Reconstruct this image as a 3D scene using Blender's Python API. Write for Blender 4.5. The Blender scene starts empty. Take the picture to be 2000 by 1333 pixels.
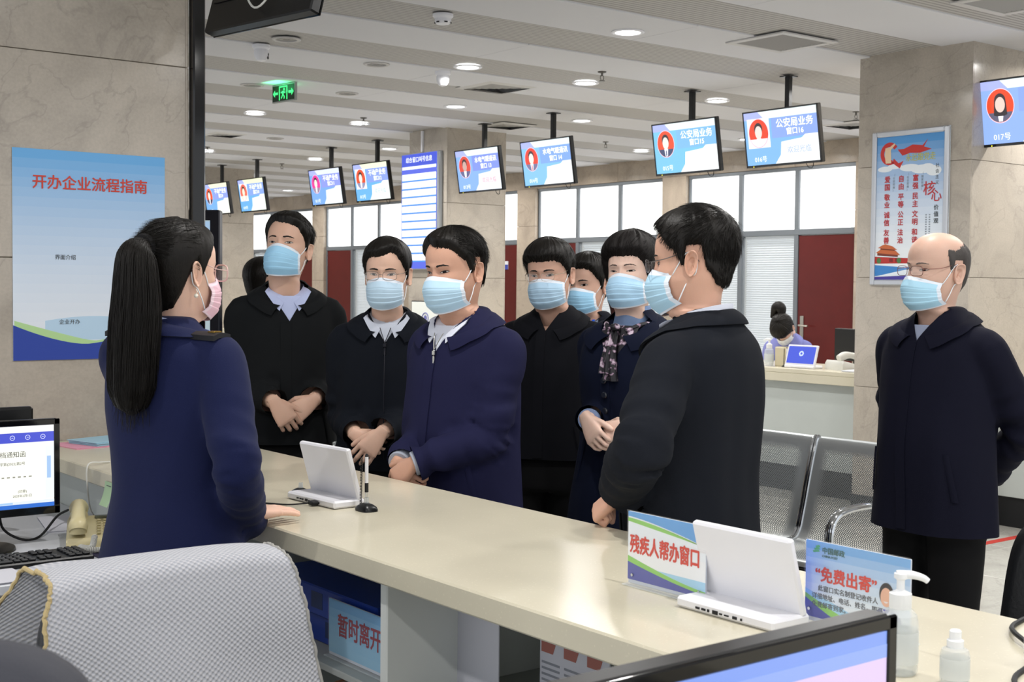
import bpy, bmesh, math, random
import numpy as np
from mathutils import Vector, Matrix

PI = math.pi
scene = bpy.context.scene
COL = scene.collection

# ------------------------------------------------------------------ camera
FPX, YAW, PITCH, ROLL, CAMZ = 2556.4, 0.65725, -0.040934, 0.0095082, 1.55
def cam_axes():
    cy, sy, cp, sp = math.cos(YAW), math.sin(YAW), math.cos(PITCH), math.sin(PITCH)
    fwd = np.array([sy*cp, cy*cp, sp]); right = np.array([cy, -sy, 0.0]); up = np.cross(right, fwd)
    cr, sr = math.cos(ROLL), math.sin(ROLL)
    return cr*right + sr*up, -sr*right + cr*up, fwd
CR, CU, CF = cam_axes()
CAM = np.array([0.0, 0.0, CAMZ])
cd = bpy.data.cameras.new('camera'); co = bpy.data.objects.new('camera', cd); COL.objects.link(co)
co.matrix_world = Matrix(((CR[0], CU[0], -CF[0], 0), (CR[1], CU[1], -CF[1], 0), (CR[2], CU[2], -CF[2], CAMZ), (0, 0, 0, 1)))
cd.sensor_width = 36.0; cd.lens = FPX/2000*36.0; cd.clip_start = 0.05; cd.clip_end = 100
cd.dof.use_dof = True; cd.dof.focus_distance = 4.1; cd.dof.aperture_fstop = 13.0
scene.camera = co

# ------------------------------------------------------------------ world, exposure, large lights
scene.view_settings.view_transform = 'Standard'; scene.view_settings.look = 'None'
scene.view_settings.gamma = 1; scene.view_settings.use_curve_mapping = False
scene.view_settings.exposure = 0.28
scene.cycles.use_denoising = True
scene.cycles.max_bounces = 6; scene.cycles.diffuse_bounces = 3; scene.cycles.glossy_bounces = 3
scene.cycles.transmission_bounces = 6; scene.cycles.transparent_max_bounces = 8
scene.cycles.caustics_reflective = False; scene.cycles.caustics_refractive = False
scene.cycles.sample_clamp_indirect = 6.0
w = bpy.data.worlds.new('daylight'); scene.world = w; w.use_nodes = True
w.node_tree.nodes['Background'].inputs[0].default_value = (0.93, 0.96, 1.0, 1)
w.node_tree.nodes['Background'].inputs[1].default_value = 0.95
DOWNLIGHT_POWER = 17.0

# ------------------------------------------------------------------ pixel -> place
def ray(u, v): return CR*((u-1000)/FPX) - CU*((v-666.5)/FPX) + CF
def at_depth(u, v, D): return CAM + ray(u, v)*D
def at_z(u, v, z): d = ray(u, v); return CAM + d*((z-CAMZ)/d[2])
def at_x(u, v, x): d = ray(u, v); return CAM + d*(x/d[0])
def at_y(u, v, y): d = ray(u, v); return CAM + d*(y/d[1])

# ------------------------------------------------------------------ materials
MATS = {}
def srgb(h):
    if isinstance(h, str):
        h = h.lstrip('#'); c = [int(h[i:i+2], 16)/255 for i in (0, 2, 4)]
    else: c = list(h)
    return tuple(x/12.92 if x <= 0.04045 else ((x+0.055)/1.055)**2.4 for x in c)
def mat(name, col, rough=0.5, metal=0.0, spec=0.5, bump=None, var=None, coat=0.0, sheen=0.0, emit=None, alpha=None, trans=0.0, ior=1.45):
    """plain procedural material; bump=(scale, strength, stretch), var=(scale, amount)"""
    if name in MATS: return MATS[name]
    m = bpy.data.materials.new(name); m.use_nodes = True; nt = m.node_tree; N = nt.nodes; L = nt.links
    b = N['Principled BSDF']; c = srgb(col)
    b.inputs['Base Color'].default_value = (*c, 1); b.inputs['Roughness'].default_value = rough
    b.inputs['Metallic'].default_value = metal; b.inputs['Specular IOR Level'].default_value = spec
    b.inputs['Coat Weight'].default_value = coat; b.inputs['Sheen Weight'].default_value = sheen
    b.inputs['Coat Roughness'].default_value = 0.08
    b.inputs['Transmission Weight'].default_value = trans; b.inputs['IOR'].default_value = ior
    if alpha is not None: b.inputs['Alpha'].default_value = alpha
    if emit: b.inputs['Emission Color'].default_value = (*srgb(emit[0]), 1); b.inputs['Emission Strength'].default_value = emit[1]
    tc = None
    if bump or var: tc = N.new('ShaderNodeTexCoord')
    if var:
        n = N.new('ShaderNodeTexNoise'); n.inputs['Scale'].default_value = var[0]; n.inputs['Detail'].default_value = 5
        L.new(tc.outputs['Object'], n.inputs['Vector'])
        r = N.new('ShaderNodeMapRange'); r.inputs[1].default_value = 0.3; r.inputs[2].default_value = 0.7
        r.inputs[3].default_value = 1-var[1]; r.inputs[4].default_value = 1+var[1]
        L.new(n.outputs['Fac'], r.inputs[0])
        mx = N.new('ShaderNodeVectorMath'); mx.operation = 'SCALE'; mx.inputs[0].default_value = c
        L.new(r.outputs[0], mx.inputs['Scale']); L.new(mx.outputs[0], b.inputs['Base Color'])
    if bump:
        n = N.new('ShaderNodeTexNoise'); n.inputs['Scale'].default_value = bump[0]; n.inputs['Detail'].default_value = 3
        src = tc.outputs['Object']
        if len(bump) > 2:
            mp = N.new('ShaderNodeMapping'); mp.inputs['Scale'].default_value = bump[2]; L.new(src, mp.inputs['Vector']); src = mp.outputs[0]
        L.new(src, n.inputs['Vector'])
        bp = N.new('ShaderNodeBump'); bp.inputs['Strength'].default_value = bump[1]; bp.inputs['Distance'].default_value = 0.002
        L.new(n.outputs['Fac'], bp.inputs['Height']); L.new(bp.outputs[0], b.inputs['Normal'])
    MATS[name] = m
    return m
def emis(name, col, strength=1.0):
    if name in MATS: return MATS[name]
    m = bpy.data.materials.new(name); m.use_nodes = True; nt = m.node_tree
    b = nt.nodes['Principled BSDF']; b.inputs['Base Color'].default_value = (0.02, 0.02, 0.02, 1); b.inputs['Roughness'].default_value = 0.25
    b.inputs['Emission Color'].default_value = (*srgb(col), 1); b.inputs['Emission Strength'].default_value = strength
    MATS[name] = m
    return m

# ------------------------------------------------------------------ mesh helpers
class MB:
    """collects shapes into one mesh"""
    def __init__(s): s.v = []; s.f = []; s.mi = []; s.n = 0
    def add(s, V, F, mi=0):
        V = np.asarray(V, float).reshape(-1, 3); s.v.append(V)
        s.f += [tuple(i+s.n for i in f) for f in F]; s.mi += [mi]*len(F); s.n += len(V); return s
    def box(s, a, b, mi=0, M=None):
        x0, y0, z0 = a; x1, y1, z1 = b
        V = np.array([(x0,y0,z0),(x1,y0,z0),(x1,y1,z0),(x0,y1,z0),(x0,y0,z1),(x1,y0,z1),(x1,y1,z1),(x0,y1,z1)], float)
        if M is not None: V = V@M[0].T + M[1]
        return s.add(V, [(0,3,2,1),(4,5,6,7),(0,1,5,4),(1,2,6,5),(2,3,7,6),(3,0,4,7)], mi)
    def bbox(s, a, b, r=0.004, mi=0, M=None):
        """box with chamfered edges"""
        bm = bmesh.new(); bmesh.ops.create_cube(bm, size=1)
        a = np.array(a, float); b = np.array(b, float)
        for v in bm.verts: v.co = Vector((a+b)/2 + np.array(v.co)*(b-a))
        bmesh.ops.bevel(bm, geom=list(bm.edges), offset=min(r, 0.45*min(abs(b-a))), segments=1, affect="EDGES")
        V = np.array([v.co[:] for v in bm.verts]); F = [[v.index for v in f.verts] for f in bm.faces]
        bm.free()
        if M is not None: V = V@M[0].T + M[1]
        return s.add(V, F, mi)
    def tube(s, path, rad, n=10, caps=True, mi=0, closed=False, flat=None):
        V, F = tube(path, rad, n, caps, closed, flat); return s.add(V, F, mi)
    def grid(s, P, close_u=False, mi=0, flip=False, close_v=False):
        V, F = gridf(P, close_u, close_v, flip); return s.add(V, F, mi)
    def lathe(s, prof, n=24, M=None, mi=0, caps=True):
        prof = np.array(prof, float); a = np.arange(n)*2*PI/n
        P = np.stack([prof[:,0:1]*np.cos(a), prof[:,0:1]*np.sin(a), np.repeat(prof[:,1:2], n, 1)], -1)
        V, F = gridf(P, True, False)
        if caps:
            F = list(F); F.append(tuple(range(n-1, -1, -1))); F.append(tuple(range((len(prof)-1)*n, len(prof)*n)))
        if M is not None: V = V@M[0].T + M[1]
        return s.add(V, F, mi)
    def prism(s, poly, z0, z1, M=None, mi=0):
        n = len(poly); p = np.array(poly, float)
        V = np.concatenate([np.c_[p, np.full(n, z0)], np.c_[p, np.full(n, z1)]])
        F = [tuple(range(n-1, -1, -1)), tuple(range(n, 2*n))] + [(i, (i+1)%n, n+(i+1)%n, n+i) for i in range(n)]
        if M is not None: V = V@M[0].T + M[1]
        return s.add(V, F, mi)
    def poly(s, pts, mi=0): return s.add(pts, [tuple(range(len(pts)))], mi)
    def mesh(s, name, mats, smooth=True, angle=None):
        me = bpy.data.meshes.new(name)
        V = np.concatenate(s.v) if s.v else np.zeros((0,3))
        me.from_pydata(V.tolist(), [], s.f)
        mats = mats if isinstance(mats, (list, tuple)) else [mats]
        for m in mats: me.materials.append(m)
        if len(mats) > 1: me.polygons.foreach_set('material_index', np.array(s.mi, dtype=np.int32))
        if smooth:
            me.polygons.foreach_set('use_smooth', np.ones(len(me.polygons), dtype=bool))
            if angle: me.set_sharp_from_angle(angle=math.radians(angle))
        me.update(); return me
    def obj(s, name, mats, parent=None, smooth=True, angle=30, **props):
        o = bpy.data.objects.new(name, s.mesh(name, mats, smooth, angle)); COL.objects.link(o)
        if parent is not None: o.parent = parent
        for k, v in props.items(): o[k] = v
        return o
def gridf(P, close_u=False, close_v=False, flip=False):
    P = np.asarray(P, float); a, b = P.shape[:2]; V = P.reshape(-1, 3); F = []
    for i in range(a if close_v else a-1):
        i2 = (i+1) % a
        for j in range(b if close_u else b-1):
            j2 = (j+1) % b
            f = (i*b+j, i*b+j2, i2*b+j2, i2*b+j)
            F.append(f[::-1] if flip else f)
    return V, F
def frames(path, closed=False):
    path = np.asarray(path, float); n = len(path)
    T = (np.roll(path, -1, 0)-np.roll(path, 1, 0)) if closed else np.gradient(path, axis=0)
    T /= np.linalg.norm(T, axis=1)[:, None]+1e-12
    u = np.cross(T[0], (0, 0, 1.0))
    if np.linalg.norm(u) < 1e-3: u = np.cross(T[0], (1.0, 0, 0))
    u /= np.linalg.norm(u); U = [u]
    for i in range(1, n):
        u = U[-1]-T[i]*np.dot(U[-1], T[i]); u /= np.linalg.norm(u)+1e-12; U.append(u)
    U = np.array(U); return T, U, np.cross(T, U)
def tube(path, rad, n=10, caps=True, closed=False, flat=None):
    path = np.asarray(path, float); rad = np.broadcast_to(np.asarray(rad, float), (len(path),))
    T, U, W = frames(path, closed); a = np.arange(n)*2*PI/n
    k = 1.0 if flat is None else flat
    P = path[:, None]+rad[:, None, None]*(np.cos(a)[None, :, None]*U[:, None]+k*np.sin(a)[None, :, None]*W[:, None])
    V, F = gridf(P, True, closed)
    if caps and not closed:
        F = list(F); F.append(tuple(range(n-1, -1, -1))); F.append(tuple(range((len(path)-1)*n, len(path)*n)))
    return V, F
def spline(pts, n=24):
    """Catmull-Rom through the points"""
    p = np.asarray(pts, float); q = np.concatenate([[2*p[0]-p[1]], p, [2*p[-1]-p[-2]]]); out = []
    m = len(p)-1
    for t in np.linspace(0, m, n):
        i = min(int(t), m-1); s = t-i; a, b, c, d = q[i:i+4]
        out.append(0.5*((2*b)+(-a+c)*s+(2*a-5*b+4*c-d)*s*s+(-a+3*b-3*c+d)*s**3))
    return np.array(out)
def empty(name, loc=(0, 0, 0), rz=0.0):
    o = bpy.data.objects.new(name, None); COL.objects.link(o); o.location = loc; o.rotation_euler = (0, 0, rz); o.empty_display_size = 0.1
    return o
def tag(o, label=None, cat=None, group=None, kind=None):
    if label: o['label'] = label
    if cat: o['category'] = cat
    if group: o['group'] = group
    if kind: o['kind'] = kind
    return o
def copy_tree(o, parent=None):
    c = o.copy(); COL.objects.link(c); c.parent = parent
    for ch in list(o.children): copy_tree(ch, c)
    return c
def rotm(rx=0, ry=0, rz=0):
    return np.array(Matrix.Rotation(rz, 3, 'Z') @ Matrix.Rotation(ry, 3, 'Y') @ Matrix.Rotation(rx, 3, 'X'))
def frame_from(x, y, z, o): return (np.array([x, y, z], float).T, np.array(o, float))
def remesh(V, F, voxel):
    me = bpy.data.meshes.new('tmp'); me.from_pydata(np.asarray(V).tolist(), [], F)
    ob = bpy.data.objects.new('tmp', me); COL.objects.link(ob)
    md = ob.modifiers.new('r', 'REMESH'); md.mode = 'VOXEL'; md.voxel_size = voxel
    dg = bpy.context.evaluated_depsgraph_get(); dg.update()
    e = ob.evaluated_get(dg).to_mesh()
    nv = len(e.vertices); V2 = np.empty(nv*3); e.vertices.foreach_get('co', V2)
    F2 = [tuple(p.vertices) for p in e.polygons]
    E2 = np.empty(len(e.edges)*2, dtype=np.int32); e.edges.foreach_get('vertices', E2)
    bpy.data.objects.remove(ob); bpy.data.meshes.remove(me)
    return V2.reshape(-1, 3), F2, E2.reshape(-1, 2)
def smooth(V, E, it=5, k=0.5):
    deg = np.zeros(len(V)); np.add.at(deg, E[:, 0], 1); np.add.at(deg, E[:, 1], 1)
    for _ in range(it):
        S = np.zeros_like(V); np.add.at(S, E[:, 0], V[E[:, 1]]); np.add.at(S, E[:, 1], V[E[:, 0]])
        V = V*(1-k)+k*S/deg[:, None]
    return V
def normals(V, F):
    N = np.zeros_like(V); F4 = np.array([f if len(f) == 4 else (*f, f[-1]) for f in F])
    n = np.cross(V[F4[:, 2]]-V[F4[:, 0]], V[F4[:, 3]]-V[F4[:, 1]])
    for k in range(4): np.add.at(N, F4[:, k], n)
    return N/(np.linalg.norm(N, axis=1)[:, None]+1e-12)
def sstep(a, b, x):
    t = np.clip((x-a)/(b-a), 0, 1); return t*t*(3-2*t)
def lettering(s, size, M, material, parent, name='lettering', align='CENTER', depth=0.0004, squash=1.0, bold=0.0, spacing=1.0, vert=False):
    """flat text as a mesh; M=(3x3 axes [right, up, out], origin)"""
    cu = bpy.data.curves.new('t', 'FONT'); cu.body = s; cu.size = size; cu.align_x = align; cu.align_y = 'CENTER'
    cu.extrude = depth; cu.space_character = spacing; cu.resolution_u = 2
    ob = bpy.data.objects.new('t', cu); COL.objects.link(ob)
    dg = bpy.context.evaluated_depsgraph_get(); dg.update()
    me = bpy.data.meshes.new_from_object(ob.evaluated_get(dg)); bpy.data.objects.remove(ob)
    n = len(me.vertices); V = np.empty(n*3); me.vertices.foreach_get('co', V); V = V.reshape(-1, 3)
    V[:, 0] *= squash; F = [tuple(q.vertices) for q in me.polygons]; sh = [(0, 0)] if not bold else [(bold, 0), (-bold, 0), (0, bold), (0, -bold)]
    V = np.concatenate([V+np.array([a, b, .00001*k]) for k, (a, b) in enumerate(sh)])@M[0].T+M[1]; F = [tuple(i+k*n for i in f) for k in range(len(sh)) for f in F]
    bpy.data.meshes.remove(me); me = bpy.data.meshes.new('text'); me.from_pydata(V.tolist(), [], F); me.materials.append(material); me.update()
    o = bpy.data.objects.new(name, me); COL.objects.link(o)
    if parent is not None: o.parent = parent
    return o
# ================================================================== the hall
CEIL = 3.18
def stone_mat(name, col, rough, spec=.5):
    m = bpy.data.materials.new(name); m.use_nodes = True; nt = m.node_tree; N = nt.nodes; L = nt.links; b = N['Principled BSDF']
    tc = N.new('ShaderNodeTexCoord'); oi = N.new('ShaderNodeObjectInfo'); va = N.new('ShaderNodeVectorMath'); va.operation = 'ADD'
    cx = N.new('ShaderNodeVectorMath'); cx.operation = 'SCALE'; cx.inputs['Scale'].default_value = 37.0
    cb = N.new('ShaderNodeCombineXYZ')
    for i in range(3): L.new(oi.outputs['Random'], cb.inputs[i])
    L.new(cb.outputs[0], cx.inputs[0]); L.new(tc.outputs['Object'], va.inputs[0]); L.new(cx.outputs[0], va.inputs[1])
    n1 = N.new('ShaderNodeTexNoise'); n1.inputs['Scale'].default_value = 2.6; n1.inputs['Detail'].default_value = 8; n1.inputs['Distortion'].default_value = .7; n1.inputs['Roughness'].default_value = .62
    n2 = N.new('ShaderNodeTexNoise'); n2.inputs['Scale'].default_value = 90; n2.inputs['Detail'].default_value = 3
    n3 = N.new('ShaderNodeTexNoise'); n3.inputs['Scale'].default_value = 1.6; n3.inputs['Detail'].default_value = 7; n3.inputs['Distortion'].default_value = 1.6
    for n in (n1, n2, n3): L.new(va.outputs[0], n.inputs['Vector'])
    c = np.array(srgb(col)); r = N.new('ShaderNodeValToRGB'); e = r.color_ramp.elements
    e[0].position = .28; e[0].color = (*(c*.80), 1); e[1].position = .70; e[1].color = (*(c*1.12), 1); k = e.new(.5); k.color = (*c, 1)
    L.new(n1.outputs['Fac'], r.inputs[0])
    # thin darker veins
    mr = N.new('ShaderNodeMath'); mr.operation = 'SUBTRACT'; mr.inputs[1].default_value = .5; L.new(n3.outputs['Fac'], mr.inputs[0])
    ab = N.new('ShaderNodeMath'); ab.operation = 'ABSOLUTE'; L.new(mr.outputs[0], ab.inputs[0])
    vr = N.new('ShaderNodeMapRange'); vr.inputs[1].default_value = 0; vr.inputs[2].default_value = .012; vr.inputs[3].default_value = .86; vr.inputs[4].default_value = 1; L.new(ab.outputs[0], vr.inputs[0])
    gr = N.new('ShaderNodeMapRange'); gr.inputs[1].default_value = .3; gr.inputs[2].default_value = .7; gr.inputs[3].default_value = .95; gr.inputs[4].default_value = 1.05; L.new(n2.outputs['Fac'], gr.inputs[0])
    mu = N.new('ShaderNodeMath'); mu.operation = 'MULTIPLY'; L.new(vr.outputs[0], mu.inputs[0]); L.new(gr.outputs[0], mu.inputs[1])
    sc = N.new('ShaderNodeVectorMath'); sc.operation = 'SCALE'; L.new(r.outputs[0], sc.inputs[0]); L.new(mu.outputs[0], sc.inputs['Scale']); L.new(sc.outputs[0], b.inputs['Base Color'])
    b.inputs['Roughness'].default_value = rough; b.inputs['Specular IOR Level'].default_value = spec
    return m
M_STONE = stone_mat('cream_marble', '#b5aca0', .16)
M_STONE_B = stone_mat('cream_marble_wall', '#b6a898', .22)
M_TILE = stone_mat('floor_marble', '#c6c4bc', .12)
M_JOINT = mat('joint', '#8d8474', .8)
M_CEIL = mat('ceiling_white', '#d6d6da', .9, spec=.2, var=(1.2, .015))
def grille_mat():
    m = bpy.data.materials.new('ceiling_grille'); m.use_nodes = True; nt = m.node_tree; N = nt.nodes; L = nt.links; b = N['Principled BSDF']
    tc = N.new('ShaderNodeTexCoord'); w_ = N.new('ShaderNodeTexWave'); w_.bands_direction = 'Y'; w_.inputs['Scale'].default_value = 8.0; L.new(tc.outputs['Object'], w_.inputs['Vector'])
    r = N.new('ShaderNodeMapRange'); r.inputs[1].default_value = .05; r.inputs[2].default_value = .45; r.inputs[3].default_value = .55; r.inputs[4].default_value = 1; L.new(w_.outputs['Fac'], r.inputs[0])
    s = N.new('ShaderNodeVectorMath'); s.operation = 'SCALE'; s.inputs[0].default_value = srgb('#bab7b4'); L.new(r.outputs[0], s.inputs['Scale']); L.new(s.outputs[0], b.inputs['Base Color'])
    b.inputs['Roughness'].default_value = .7; return m
M_GRILLE = grille_mat()
M_ALU = mat('grey_aluminium', '#7f858b', .42, .35)
M_BLACK = mat('black_plastic', '#0d0e10', .32, spec=.5, bump=(500, .08))
M_BLACKGLOSS = mat('black_gloss', '#0a0a0c', .08, spec=.6)
M_BLACKMATTE = mat('black_matte', '#111215', .6)
M_WHITE = mat('white_plastic', '#e9e9ee', .4)
M_CHROME = mat('chrome', '#c9cccf', .10, 1.0)

def structure(o): o['kind'] = 'structure'; return o
X0, X1, Y0, Y1 = -3.0, 11.55, -3.5, 26.0
floor = structure(MB().box((X0, Y0, -.08), (X1+.3, Y1+.3, -.006)).obj('floor', M_JOINT, smooth=False))
tm = MB().bbox((0, 0, -.006), (.797, .797, 0), .002).mesh('floor_tile', M_TILE, True, 35)
for i in range(12):
    for j in range(24):
        x, y = 1.6+.8*i, -.4+.8*j
        if x+.8 > X1+.05: continue
        o = bpy.data.objects.new('floor_tile', tm); COL.objects.link(o); o.location = (x, y, 0); o.parent = floor
m = MB(); m.box((X0, Y0, -.0065), (1.598, Y1, -.0005)); m.box((1.6, 18.8, -.0065), (X1, Y1, -.0005)); m.box((1.6, Y0, -.0065), (X1, -.4, -.0005))
m.obj('floor_margin', M_TILE, floor, smooth=False, kind='stuff')

# ceiling: white flat panels between ribbed grey strips
ceiling = structure(MB().box((X0, Y0, CEIL+.03), (X1+.3, Y1+.3, CEIL+.12)).obj('ceiling', mat('ceiling_void', '#6f6c69', .9), smooth=False))
k0 = -8
for k in range(k0, 17):
    ys = 6.40+1.183*k           # a ribbed strip starts here
    if ys+.57 < Y0 or ys > Y1: continue
    o = MB().box((X0, 0, 0), (X1, .57, .012)).obj('ceiling_strip', M_GRILLE, ceiling, smooth=False); o.location = (0, max(ys, Y0), CEIL+.010)
    xs = X0; q = 0
    while xs < X1-.01:
        L_ = 2.40 if q else 1.3+.6*((k*7) % 3)/3; xe = min(xs+L_, X1)
        o = MB().bbox((0, 0, 0), (xe-xs-.003, .613, .014), .003).obj('ceiling_panel', M_CEIL, ceiling); o.location = (xs, ys+.57, CEIL); xs = xe; q += 1

# columns clad in marble panels
JZ = [0.10, 0.873, 1.644, 2.415, CEIL+.02]
def column(x0, y0, wx, wy, name, faces=('x', 'y')):
    c = structure(MB().box((x0+.012, y0+.012, 0), (x0+wx-.012, y0+wy-.012, CEIL+.02)).obj(name, M_JOINT, smooth=False))
    for a, b in zip(JZ[:-1], JZ[1:]):
        for f in range(4):
            z0, z1 = a+.0015, b-.0015
            bb = {0: ((x0, y0+.0, z0), (x0+.013, y0+wy, z1)), 1: ((x0+.0135, y0, z0), (x0+wx-.0135, y0+.013, z1)), 2: ((x0+wx-.013, y0, z0), (x0+wx, y0+wy, z1)), 3: ((x0+.0135, y0+wy-.013, z0), (x0+wx-.0135, y0+wy, z1))}[f]
            MB().bbox(bb[0], bb[1], .0018).obj('stone_panel', M_STONE, c)
    p = MB().box((x0-.004, y0-.004, 0), (x0+wx+.004, y0+wy+.004, .10)).obj('plinth', mat('plinth', '#1a1a1c', .25), c, smooth=False)
    return c
col_r = column(7.605, 4.97, .92, .90, 'column')
col_m = column(7.68, 11.07, .76, .70, 'column')
col_f = column(7.66, 16.98, .80, .80, 'column')
col_l = column(1.22, 4.97, .97, .90, 'column')
m = MB().bbox((7.655, 11.49, 2.96), (7.68, 11.52, CEIL), .003); m.obj('cable_duct', M_WHITE, col_m)  # white strip added for the line of light reflected on the column
# black steel edge post on the corner of the near column
tag(MB().bbox((2.195, 4.935, 0), (2.247, 4.985, CEIL), .006).obj('corner_post', M_BLACKGLOSS), 'tall black glossy post running up the corner of the near marble column', 'post')

# back wall: beige band, pilasters, grey glazing with frosted panes, blinds and red doors
wall = structure(MB().box((X1, Y0, 2.935), (X1+.25, Y1, CEIL+.03)).obj('wall_back', M_JOINT, smooth=False))
y = Y0
while y < Y1-.01:
    ye = min(y+1.475, Y1); MB().bbox((X1-.014, y+.0015, 2.937), (X1, ye-.0015, CEIL+.02), .002).obj('stone_panel', M_STONE_B, wall); y = ye
M_PANE = mat('frosted_pane', '#f4f6f7', .5, emit=('#fdfdfb', 1.05))  # emission stands in for daylight coming through the pane
M_BLINDG = mat('blind_glass', '#dfe6ea', .05, alpha=.12, spec=.6)
M_SLAT = mat('blind_slat', '#d9dde0', .5, emit=('#e6edf2', .22))  # faint glow put into the slats, as if lit from behind
M_RED = mat('red_wood', '#5d1f1d', .32, spec=.45, var=(5, .07), bump=(160, .15, (1, 1, .1)))
M_ROOMWALL = mat('room_wall', '#dfe1df', .8)
PIL = [2.80, 5.75, 8.70, 11.649, 14.60, 17.56, 20.57, 23.52]
doors_at = {2: (0,), 3: (2,), 4: (0,), 5: (2,), 6: (0,), 1: (1,), 0: ()}
nwin = 0; ndoor = 0
for k in range(len(PIL)-1):
    a, b = PIL[k]+.205, PIL[k+1]-.205
    nwin += 1
    win = structure(empty('window_%d' % nwin, (X1, a, 0)))
    wd = b-a; pw = wd/3; F_ = MB(); f = .03
    def bar(p0, p1): return MB().bbox(p0, p1, .004).obj('mullion', M_ALU, win)
    for q in range(4): c_ = q*pw; bar((0, max(c_-f, 0), 0), (.07, min(c_+f, wd), 2.93))
    bar((-.004, 0, 2.895), (.074, wd, 2.935)); bar((-.004, 0, 2.17), (.074, wd, 2.235))
    for q in range(3):
        y0_, y1_ = q*pw+f, (q+1)*pw-f
        MB().box((.03, y0_, 2.235), (.038, y1_, 2.895)).obj('pane', M_PANE, win, smooth=False)
        if q in doors_at.get(k, ()):
            ndoor += 1
            d = structure(empty('door_%d' % ndoor, (X1, a+q*pw+f, 0)))
            MB().bbox((.012, .004, .01), (.055, y1_-y0_-.004, 2.165), .003).obj('door_leaf', M_RED, d)
            hy = (y1_-y0_)-.07; m = MB(); m.bbox((0, hy-.025, .98), (.014, hy+.025, 1.26), .004)
            m.tube([(0, hy, 1.155), (-.045, hy, 1.155), (-.05, hy-.02, 1.155), (-.05, hy-.13, 1.15)], .011, 8); m.obj('handle', mat('satin_steel', '#bdb9b0', .3, .9), d)
        else:
            MB().box((.025, y0_, .02), (.03, y1_, 2.17)).obj('pane', M_BLINDG, win, smooth=False)
            m = MB(); z = .10
            while z < 2.12:
                m.poly([(.085, y0_, z), (.085, y1_, z), (.108, y1_, z+.021), (.108, y0_, z+.021)]); z += .0265
            m.box((.08, y0_, 2.125), (.11, y1_, 2.165)); m.obj('blind', M_SLAT, win, smooth=False, kind='stuff')
for k, y in enumerate(PIL):
    p = structure(MB().box((X1+.0, y-.19, 0), (X1+.2, y+.19, 2.935)).obj('trim_%d' % (k+1), M_JOINT, smooth=False))
    for a, b in zip([0, .873, 1.644, 2.415], [.873, 1.644, 2.415, 2.935]): MB().bbox((X1-.055, y-.205, a+.0015), (X1+.0, y+.205, b-.0015), .002).obj('stone_panel', M_STONE_B, p)
structure(MB().box((X1+1.6, Y0, 0), (X1+1.7, Y1, CEIL)).obj('wall_behind_glazing', M_ROOMWALL, smooth=False))
structure(MB().box((X1+.25, Y0, 2.9), (X1+1.7, Y1, 2.95)).obj('ceiling_behind_glazing', M_ROOMWALL, smooth=False))
structure(MB().box((X0, Y1, 0), (X1+.3, Y1+.2, CEIL+.1)).obj('wall_end', M_STONE_B, smooth=False))
# small door plates: white with a blue band
def door_plate(y, label):
    e = empty('door_plate', (X1+.012, y, 1.86)); tag(e, label, 'sign')
    MB().box((-.008, -.12, -.05), (-.001, .12, .07)).obj('plate', M_WHITE, e, smooth=False); MB().box((-.0095, -.12, -.05), (-.0082, .12, .02)).obj('blue_band', mat('blue_print', '#3b49a5', .5), e, smooth=False)
    lettering('室', .075, frame_from((0, -1, 0), (0, 0, 1), (-1, 0, 0), (-.0105, 0, -.018)), M_WHITE, e)
door_plate(14.805+.40, 'small white and blue door plate on the narrow red door behind the middle column')
# ================================================================== things on the ceiling
M_LAMP = emis('lamp_glow', '#ffffff', 9.0)
M_LAMPOFF = mat('lamp_reflector_off', '#8e8a86', .35, .3)
LIGHT = bpy.data.lights.new('downlight', 'AREA'); LIGHT.shape = 'DISK'; LIGHT.size = .13; LIGHT.energy = DOWNLIGHT_POWER; LIGHT.color = (1.0, .975, .945); LIGHT.spread = math.radians(165)
def downlight(x, y, on, label, r=.085):
    e = empty('downlight', (x, y, CEIL)); tag(e, label, 'light', 'round downlights in the ceiling')
    MB().lathe([(r, .002), (r+.022, -.001), (r+.022, -.006), (r+.012, -.011), (r-.004, -.008), (r-.006, .0)], 28, caps=False).obj('trim_ring', M_WHITE if on else mat('trim_grey', '#b9b6b4', .4), e)
    if on:
        MB().lathe([(.0, -.004), (r-.006, -.004), (r-.006, .004)], 28, caps=False).obj('lens', M_LAMP, e)
        lo = bpy.data.objects.new('light', LIGHT); COL.objects.link(lo); lo.parent = e; lo.location = (0, 0, -.016)
    else:
        MB().lathe([(.0, -.001), (r*.3, -.001), (r*.32, -.004), (r*.6, -.004), (r*.62, -.001), (r-.006, -.001)], 28, caps=False).obj('reflector', M_LAMPOFF, e)
LX = [5.69, 6.84, 8.34, 10.70]
LY = [2.65, 4.42, 6.20, 7.94, 9.73, 11.40, 13.22, 15.0, 17.6, 20.2, 22.8]
seen = {(5.69, 6.20): 'lit downlight nearest the large ceiling vent, brightest of all', (5.69, 7.94): 'lit downlight above and left of the ceiling vent beside a white camera', (6.84, 7.94): 'lit downlight beside a sprinkler between the two nearest screen poles', (6.84, 9.73): 'lit downlight above the middle column, left of the pole of screen 14',
        (5.69, 11.40): 'lit downlight just below the green exit sign', (6.84, 11.40): 'lit downlight touching a sprinkler left of the middle column', (8.34, 7.94): 'lit downlight between the poles of screens 15 and 16', (8.34, 9.73): 'lit downlight right of the pole of screen 14',
        (10.70, 9.73): 'lit downlight low behind screens 15 and 16', (10.70, 11.40): 'lit downlight low over the back wall left of screen 15', (8.34, 15.0): 'lit downlight left of the pole of the magenta portrait screen', (8.34, 13.22): 'lit downlight right of the pole of the screen beside the blue board',
        (10.70, 20.2): 'lit downlight far off above the tallest man', (11.1, 8.0): ''}
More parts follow.
